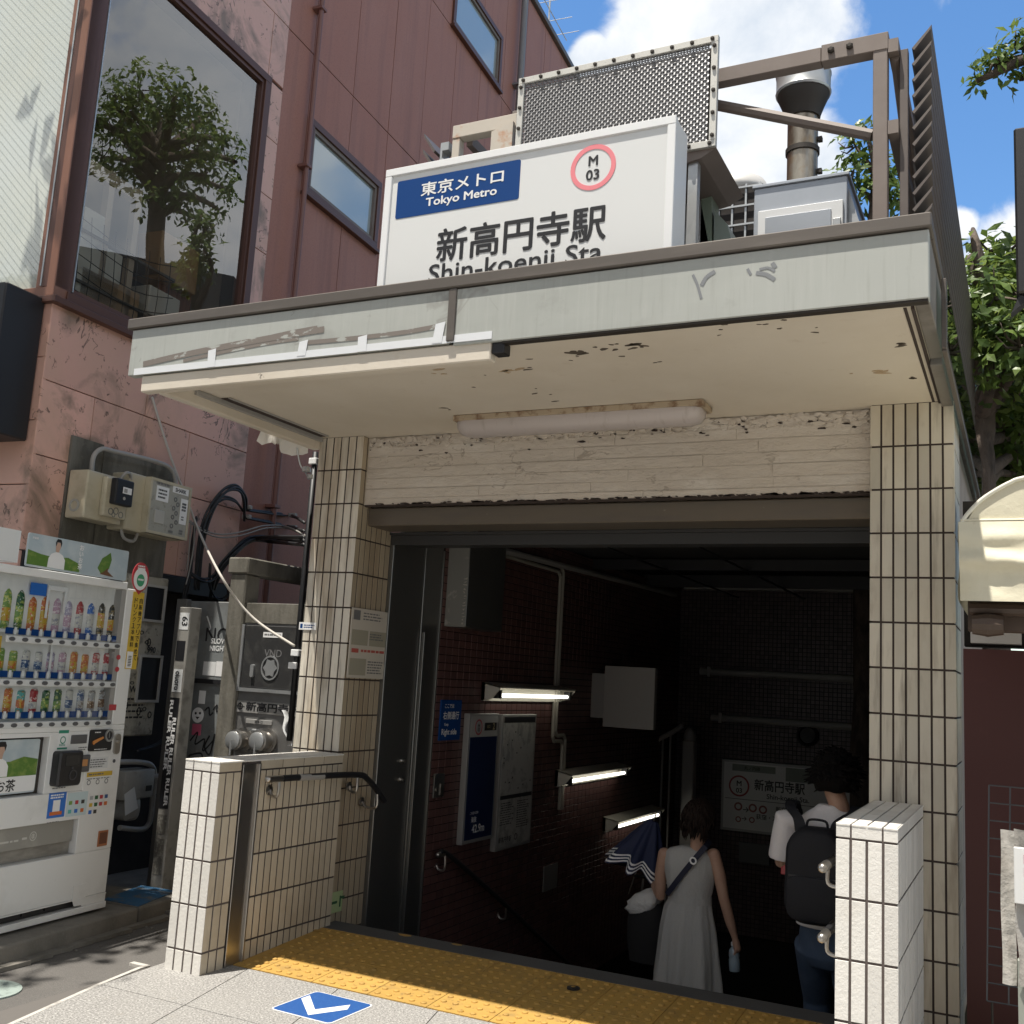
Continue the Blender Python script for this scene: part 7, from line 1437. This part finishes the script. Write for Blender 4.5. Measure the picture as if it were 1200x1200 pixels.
def val(a, c):
    x = xl - .008 + 1.5 * a; z = zv - .006 - (zv - zb) * c; k = c * (1 - c) * 4
    y = AY - .012 - .035 * c - .022 * exp_(-((c - .2) / .12) ** 2) - .026 * exp_(-((c - .46 - .12 * min(1, a * 3.5)) / .11) ** 2) * (1 - .3 * a) - .02 * noise.noise(Vector((x * 6, c * 3.0, 2))) * k - .012 * noise.noise(Vector((x * 14, c * 7, 5))) * k
    return (x + .006 * c, y, z)
from math import exp as exp_
b = MB(); b.grid(val, 80, 28)
obj('valance', b, fab, aw, smooth=True, solid=False)
b = MB(); b.grid(lambda a, c: (xl - .008 - .004 * sin(c * 9), AY - .012 - .035 * c + a * 1.0, zv - .006 - (zv - zb) * c), 6, 8); obj('valance_side', b, fab, aw, smooth=True, solid=False)
obj('awning_bar', MB().tube([(xl + .03, AY + .06, zb - .03), (1.6, AY + .06, zb - .03)], .03, 10).box(WORLD, xl + .02, 1.6, AY + .1, AY + .2, zb - .12, zb + .02).lathe((xl + .10, AY + .02, zb - .10), [(.04, -.06), (.05, 0), (.04, .06)], 12, X), pm('dark_brown_awning_bar', (.07, .045, .03), .5), aw)
SW = front(5.75)
shp = thing('red_brown_shop', 'dark red brown shop wall under the cream awning', 'shop', (.6, 6, 0))
obj('wall', MB().box(SW, -.285, 3, 0, 1.93, -.2, 0), pm('dark_red_shop_panel', (.06, .012, .009), .5, var=[V_(scale=7, col=(.085, .022, .018), lo=.6, hi=.75, f=.5)]), shp)
obj('upper_wall', MB().box(SW, -.285, 3, 1.95, 2.7, -.25, -.1), M['dark_gap'], shp)
obj('transom', MB().box(SW, -.25, -.02, 1.96, 2.03, -.1, .02), pm('pale_transom', (.42, .40, .38), .6), shp)
obj('counter_base', MB().box(SW, -.22, .1, 0, .12, .01, .2), pm('grey_base_block', (.20, .17, .14), .8), shp)
gr = thing('wire_grid_rack', 'thin dark wire grid rack leaning in the shop doorway', 'rack', (.1, 5.3, 0)); GR = front(5.25)
b = MB(); (gx0, gz1), (_, gz0) = GR.at(1159, 920), GR.at(1153, 1172)
for k in range(6): b.tube([GR.P(gx0 - .02 + k * .085, gz0, .0), GR.P(gx0 + k * .085, gz1, 0)], .0035, 5)
for k in range(13): z = gz0 + (gz1 - gz0) * k / 12; b.tube([GR.P(gx0 - .02 + .02 * k / 12, z, .004), GR.P(gx0 + .45, z, .004)], .0032, 5)
obj('wire_grid', b, M['cable_grey'] if False else pm('dark_wire', (.10, .11, .12), .4, .5), gr)
obj('rack_leg', MB().tube([GR.P(gx0 + .0, gz0), GR.P(gx0, 0)], .006, 6).tube([GR.P(gx0 + .42, gz0), GR.P(gx0 + .42, 0)], .006, 6), M['soot'], gr)
MF = front(4.72); mg = thing('magazine_pocket', 'sunlit plastic pockets of magazines hanging on a stand at right edge', 'magazine rack', (.0, 4.7, .5))
(a, z1_), (_, z0_) = MF.at(1172, 972), MF.at(1172, 1152)
obj('plastic_pocket', MB().grid(lambda u, v: MF.P(a + u * .05 + .002 * sin(v * 9), z0_ + (z1_ - z0_) * v, .0 + .012 * sin(u * 3 + v * 4)), 8, 24), pm('dusty_clear_plastic', (.50, .48, .44), .4, var=[V_(scale=9, col=(.40, .37, .33), lo=.5, hi=.7, f=.8)], bump=(14, .6, .02)), mg, smooth=True, solid=False)
obj('plastic_pocket', MB().grid(lambda u, v: MF.P(a + .055 + u * .05 + .006 * sin(v * 11), z0_ + .01 + (z1_ - z0_) * (v), .03 + .02 * sin(u * 3 + v * 5)), 8, 24), pm('grey_clear_plastic', (.38, .36, .33), .4, bump=(14, .6, .02)), mg, smooth=True, solid=False)
a2, zt_ = MF.at(1188, 990); _, zb_ = MF.at(1188, 1055)
md = obj('magazine', MB().box(MF, a2, a2 + .18, zb_, zt_, .05, .07, .003), M['sign_white'], mg)
for i, cc in enumerate(('rd', 'ye', 'rd', 'pk', 'ye', 'rd', 'bl', 'pk')): obj('cover_print', MB().box(MF, a2 + .035 + (i % 2) * .03, a2 + .06 + (i % 2) * .03, zt_ - .06 - (i // 2) * .05, zt_ - .025 - (i // 2) * .05, .0705, .072), PMc[cc], md)
obj('stand_post', MB().box(MF, MF.at(1193, 1160)[0], MF.at(1193, 1160)[0] + .04, 0, z0_ + .1, -.02, .02, .003), pm('grey_green_post', (.30, .32, .28), .5), mg)
bx = obj('blade_sign', MB().box(Fr((0, 5.6, 0), X, Z, -Y), -.012, .9, 3.72, 4.62, -.25, 0, .01).prism(Fr((0, 5.6, 0), X, Z, -Y), [(-.04, 3.62), (.05, 3.70), (.0, 3.715)], -.1, -.02), M['dark']); tag(bx, 'dark edge of a hanging shop sign at the right of the sky', 'shop sign')
# glass side screen along the canopy
gp = thing('side_glass_screen', 'long translucent glass screen along the right flank of the canopy', 'glass screen', (-.29, 7, 3.1))
obj('glass_sheet', MB().box(side(-.285), 4.62, 8.6, 3.16, 3.44, 0, .008), glassmat('greenish_screen_glass', (.72, .80, .76), .10, 2.0, .9), gp)
obj('edge_strip', MB().box(side(-.30), 4.60, 4.62, 3.14, 3.45, 0, .02, .002).box(side(-.30), 4.62, 8.6, 3.13, 3.159, 0, .02, .002), M['coping'], gp)

# ================================================================== TREES
def leafmat(name, c0, c1):
    m = bpy.data.materials.new(name); m.use_nodes = True; nt = m.node_tree; N = nt.nodes; L = nt.links; N.clear()
    out = N.new('ShaderNodeOutputMaterial'); g = N.new('ShaderNodeNewGeometry'); rp = N.new('ShaderNodeValToRGB'); rp.color_ramp.elements[0].color = (*c0, 1); rp.color_ramp.elements[1].color = (*c1, 1); L.new(g.outputs['Random Per Island'], rp.inputs[0])
    d = N.new('ShaderNodeBsdfPrincipled'); d.inputs['Roughness'].default_value = .42; d.inputs['Specular IOR Level'].default_value = .45; t = N.new('ShaderNodeBsdfTranslucent')
    hs = N.new('ShaderNodeHueSaturation'); hs.inputs['Value'].default_value = 1.5; hs.inputs['Hue'].default_value = .48; L.new(rp.outputs[0], hs.inputs['Color']); L.new(hs.outputs[0], t.inputs[0]); L.new(rp.outputs[0], d.inputs['Base Color'])
    mx = N.new('ShaderNodeMixShader'); mx.inputs[0].default_value = .35; L.new(d.outputs[0], mx.inputs[1]); L.new(t.outputs[0], mx.inputs[2]); L.new(mx.outputs[0], out.inputs[0]); return m
LEAF = leafmat('glossy_broad_leaf', (.045, .09, .018), (.17, .25, .06)); BARK = pm('rough_bark', (.13, .10, .08), .9, var=[V_(scale=9, col=(.05, .04, .033), lo=.45, hi=.62, f=.85, st=(1, 1, .35))], bump=(18, .9, .03, (1, 1, .4)))
def leaf(mb, p, d, n, L, W):
    s = d.cross(n).normalized() * W; m = p + d * L * .5 + n * L * .06; e = p + d * L - n * L * .10
    v = [mb.bm.verts.new(x) for x in (p, m + s, e, m - s, m + n * -.02 * L)]
    mb._f([v[0], v[1], v[4]]); mb._f([v[1], v[2], v[4]]); mb._f([v[2], v[3], v[4]]); mb._f([v[3], v[0], v[4]])
def tree(name, label, base, trunk, r0, clumps, per, rng, L=.12, whorl=4):
    R_ = random.Random(rng); t = thing(name, label, 'tree', base, 'street trees'); tk = MB(); cr = MB()
    tp = arc(trunk, 5); tk.tube([p + Vector((R_.uniform(-.02, .02), R_.uniform(-.02, .02), 0)) for p in tp], [r0 * (1 - .55 * i / (len(tp) - 1)) for i in range(len(tp))], 10)
    for c, rad in clumps:
        c = Vector(c); st = min(tp, key=lambda p: (p - (c - Z * rad * .8)).length); mid = st.lerp(c, .5) + Vector((R_.uniform(-.2, .2), R_.uniform(-.2, .2), .15))
        lb = arc([st, mid, c], 4); tk.tube(lb, [r0 * .42 * (1 - .75 * i / (len(lb) - 1)) for i in range(len(lb))], 7)
        for k in range(int(per * rad ** 2)):
            v = Vector((R_.gauss(0, 1), R_.gauss(0, 1), R_.gauss(0, 1))); v.normalize(); rr = rad * (R_.random() ** .42) * (1 + .35 * noise.noise(v * 2.1 + c)); p = c + Vector((v.x * rr, v.y * rr, v.z * rr * .85))
            if R_.random() < .12: tk.tube([c.lerp(p, .15), c.lerp(p, .6) + Vector((0, 0, -.05)), p], [.016, .011, .005], 5)
            ax = (v + Vector((0, 0, .5)) + Vector((R_.uniform(-.5, .5), R_.uniform(-.5, .5), R_.uniform(-.3, .4)))).normalized(); u_ = ax.cross(Vector((R_.random(), R_.random(), .1))).normalized(); w_ = ax.cross(u_)
            for j in range(whorl):
                a = 2 * pi * j / whorl + R_.uniform(-.7, .7); d = (u_ * cos(a) + w_ * sin(a) + ax * R_.uniform(-.2, .8) - Z * R_.uniform(0, .5)).normalized(); n = (ax - d * ax.dot(d)); n = (n + Vector((R_.uniform(-.3, .3), R_.uniform(-.3, .3), R_.uniform(-.1, .3)))).normalized()
                leaf(cr, p + Vector((R_.uniform(-1, 1), R_.uniform(-1, 1), R_.uniform(-1, 1))) * L * .35, d, n, L * R_.uniform(.65, 1.25), L * R_.uniform(.17, .25))
    obj('trunk', tk, BARK, t, smooth=True); obj('crown', cr, LEAF, t, solid=False); return t
A9 = lambda u, v, y=10.0: aty(u, v, y)
tb0 = A9(1152, 560, 10.2)
def cl(u, v, y, r): p = A9(u, v, y); return ((p.x, p.y, p.z), r)
tree('street_tree', 'leafy street tree with a gnarled trunk right of the canopy', (tb0.x + .05, 10.2, 0), [(tb0.x + .1, 10.2, -.05), (tb0.x + .05, 10.2, 2), tuple(A9(1148, 560, 10.2)), tuple(A9(1150, 480, 10.2)), tuple(A9(1150, 430, 10.1)), tuple(A9(1165, 370, 10.0))], .17,
     [cl(1150, 385, 10, .5), cl(1190, 350, 10, .6), cl(1140, 345, 10, .32), cl(1178, 300, 10, .33), cl(1215, 420, 10, .7), cl(1185, 500, 11, .55), cl(1200, 560, 11.4, .6), cl(1152, 420, 11.4, .6), cl(1250, 350, 10, .5), cl(1124, 420, 11, .3), cl(1142, 300, 10.2, .10), cl(1300, 350, 10, .9), cl(1140, 268, 10, .07), cl(1165, 350, 9.4, .45), cl(1195, 410, 9.3, .5), cl(1138, 450, 11.2, .35), cl(1180, 460, 10.8, .5), cl(1135, 390, 10.4, .22), cl(1175, 540, 11.5, .6), cl(1160, 430, 13.5, .8), cl(1190, 470, 13.5, .9), cl(1140, 500, 13.5, .6), cl(1200, 530, 13.5, .9), cl(1165, 380, 13.0, .6), cl(1210, 370, 12.5, .8), cl(1150, 330, 11.5, .3), cl(1185, 320, 11, .35)], 330, 3, .15)
tree('street_tree', 'tall street tree whose branches lean in at the top right of the sky', (1.6, 9.3, 0), [(1.6, 9.3, -.05), (1.6, 9.3, 3), (1.4, 9.3, 6), (1.0, 9.3, 7)], .24,
     [cl(1165, 72, 9.2, .17), cl(1145, 95, 9.2, .10), cl(1190, 55, 9.2, .22), cl(1195, 92, 9.3, .12), cl(1235, 60, 9.2, .3), ((1.5, 9.6, 8.2), .5), ((2.0, 9.4, 8.0), .6)], 650, 5, .11)
tree('street_tree', 'small leafy tree seen through the roof frame behind the duct box', (-1.7, 12.6, 0), [(-1.7, 12.9, -.05), (-1.7, 12.8, 3), (-1.65, 12.6, 5.6), (-1.6, 12.4, 7)], .15,
     [cl(1003, 172, 12.2, .24), cl(1000, 200, 12.2, .26), cl(1018, 228, 12.3, .3), cl(1012, 148, 12.2, .15), cl(1035, 205, 12.4, .3), cl(1050, 235, 12.6, .35)], 300, 8, .15)
def mirrored(u, v, t):                            # where the sight line goes after the upstairs window
    d = ray(u, v); p = WALL.P(*WALL.at(u, v)); return p + (d - nW * 2 * d.dot(nW)) * t
FT = [(132, 118, .55), (165, 106, .72), (205, 115, .75), (238, 132, .6), (262, 165, .55), (140, 158, .7), (180, 150, .85), (225, 165, .7), (150, 200, .55), (195, 198, .7), (243, 205, .55), (268, 222, .4), (215, 238, .5), (172, 232, .4), (122, 185, .5), (280, 190, .32), (238, 258, .35), (155, 130, .5), (112, 140, .5), (258, 245, .3)]
tree('street_tree', 'broad tree farther down the street, seen mirrored in the upstairs window', (2.9, 17.4, 0), [(2.9, 17.4, -.05), (2.85, 17.3, 5), (2.6, 16.9, 8.5), tuple(mirrored(185, 230, 15)), tuple(mirrored(190, 180, 15))], .3,
     [(tuple(mirrored(u, v, 15 + 1.2 * sin(i * 2.4))), r) for i, (u, v, r) in enumerate(FT)], 130, 21, .19)
tree('street_tree', 'street tree by the left pavement that shades the alley mouth', (-6.6, 1.6, 0), [(-6.6, 1.6, -.05), (-6.55, 1.6, 3), (-6.4, 1.9, 5.5), (-6.3, 2.1, 7)], .2,
     [((-6.3, 1.2, 7.3), .85), ((-6.25, 2.3, 7.6), .95), ((-6.35, 3.2, 7.5), .8), ((-6.2, .4, 7.5), .7), ((-6.9, 2, 7.4), .7), ((-6.25, 1.8, 6.9), .8), ((-6.2, 3.7, 7.2), .6)], 110, 11, .19)
# building across the side street: it stands out of frame on the right and is what the upstairs window mirrors
ob = thing('opposite_building', 'plain dark grey building across the street, seen only mirrored in the upstairs window', 'building', (9, 23, 0))
OF = Fr((5.4, 25, 0), -Y, Z, -X)
wl = MB(); wl.box(OF, -6, 9, 0, 10.2, -8, 0)
obj('wall', wl, pm('dark_grey_render', (.035, .034, .033), .8, var=[V_(scale=2, col=(.025, .024, .023), lo=.45, hi=.65)]), ob)
obj('roof', MB().prism(OF, [(-6.3, 10.2), (9.3, 10.2), (1.5, 12.4)], -8.2, .2), pm('dark_roof_sheet', (.03, .028, .027), .7), ob)
for i in range(5):
    for j in range(3): wo = obj('window', MB().box(OF, -5 + i * 2.9, -3.6 + i * 2.9, 1.2 + j * 2.7, 2.6 + j * 2.7, .0, .05), M['brown_frame'], ob); obj('pane', MB().rect(OF, -4.9 + i * 2.9, -3.7 + i * 2.9, 1.3 + j * 2.7, 2.5 + j * 2.7, .052), bgl, wo, solid=False)
# buildings across the street, behind the photographer
for i, (x0, x1, h, m_) in enumerate(((-26, -9, 12, 'brown_panel'), (-8.6, 3, 8.5, 'lintel'), (3.4, 14, 14, 'pink_stone'), (14.5, 30, 10, 'lintel'))):
    t = thing('street_building', ('tall brown block across the street, left end of the row', 'low beige block across the street, second of the row', 'tall pink block across the street, third of the row', 'beige block across the street, right end of the row')[i], 'building', ((x0 + x1) / 2, -14, 0), 'buildings across the street')
    BF = Fr((0, -13, 0), -X, Z, Y)
    obj('wall', MB().box(BF, -x1, -x0, 0, h, -8, 0), M[m_], t)
    obj('roof', MB().box(BF, -x1 - .1, -x0 + .1, h + .002, h + .3, -8.1, .2), M['coping'], t)
    for a in range(int((x1 - x0) // 3)):
        for c in range(int(h // 3)):
            s0 = -x1 + .9 + a * 3; wo = obj('window', MB().box(BF, s0, s0 + 1.6, .9 + c * 3, 2.3 + c * 3, .002, .06), M['brown_frame'], t); obj('pane', MB().rect(BF, s0 + .08, s0 + 1.52, .98 + c * 3, 2.22 + c * 3, .065), bgl, wo, solid=False)
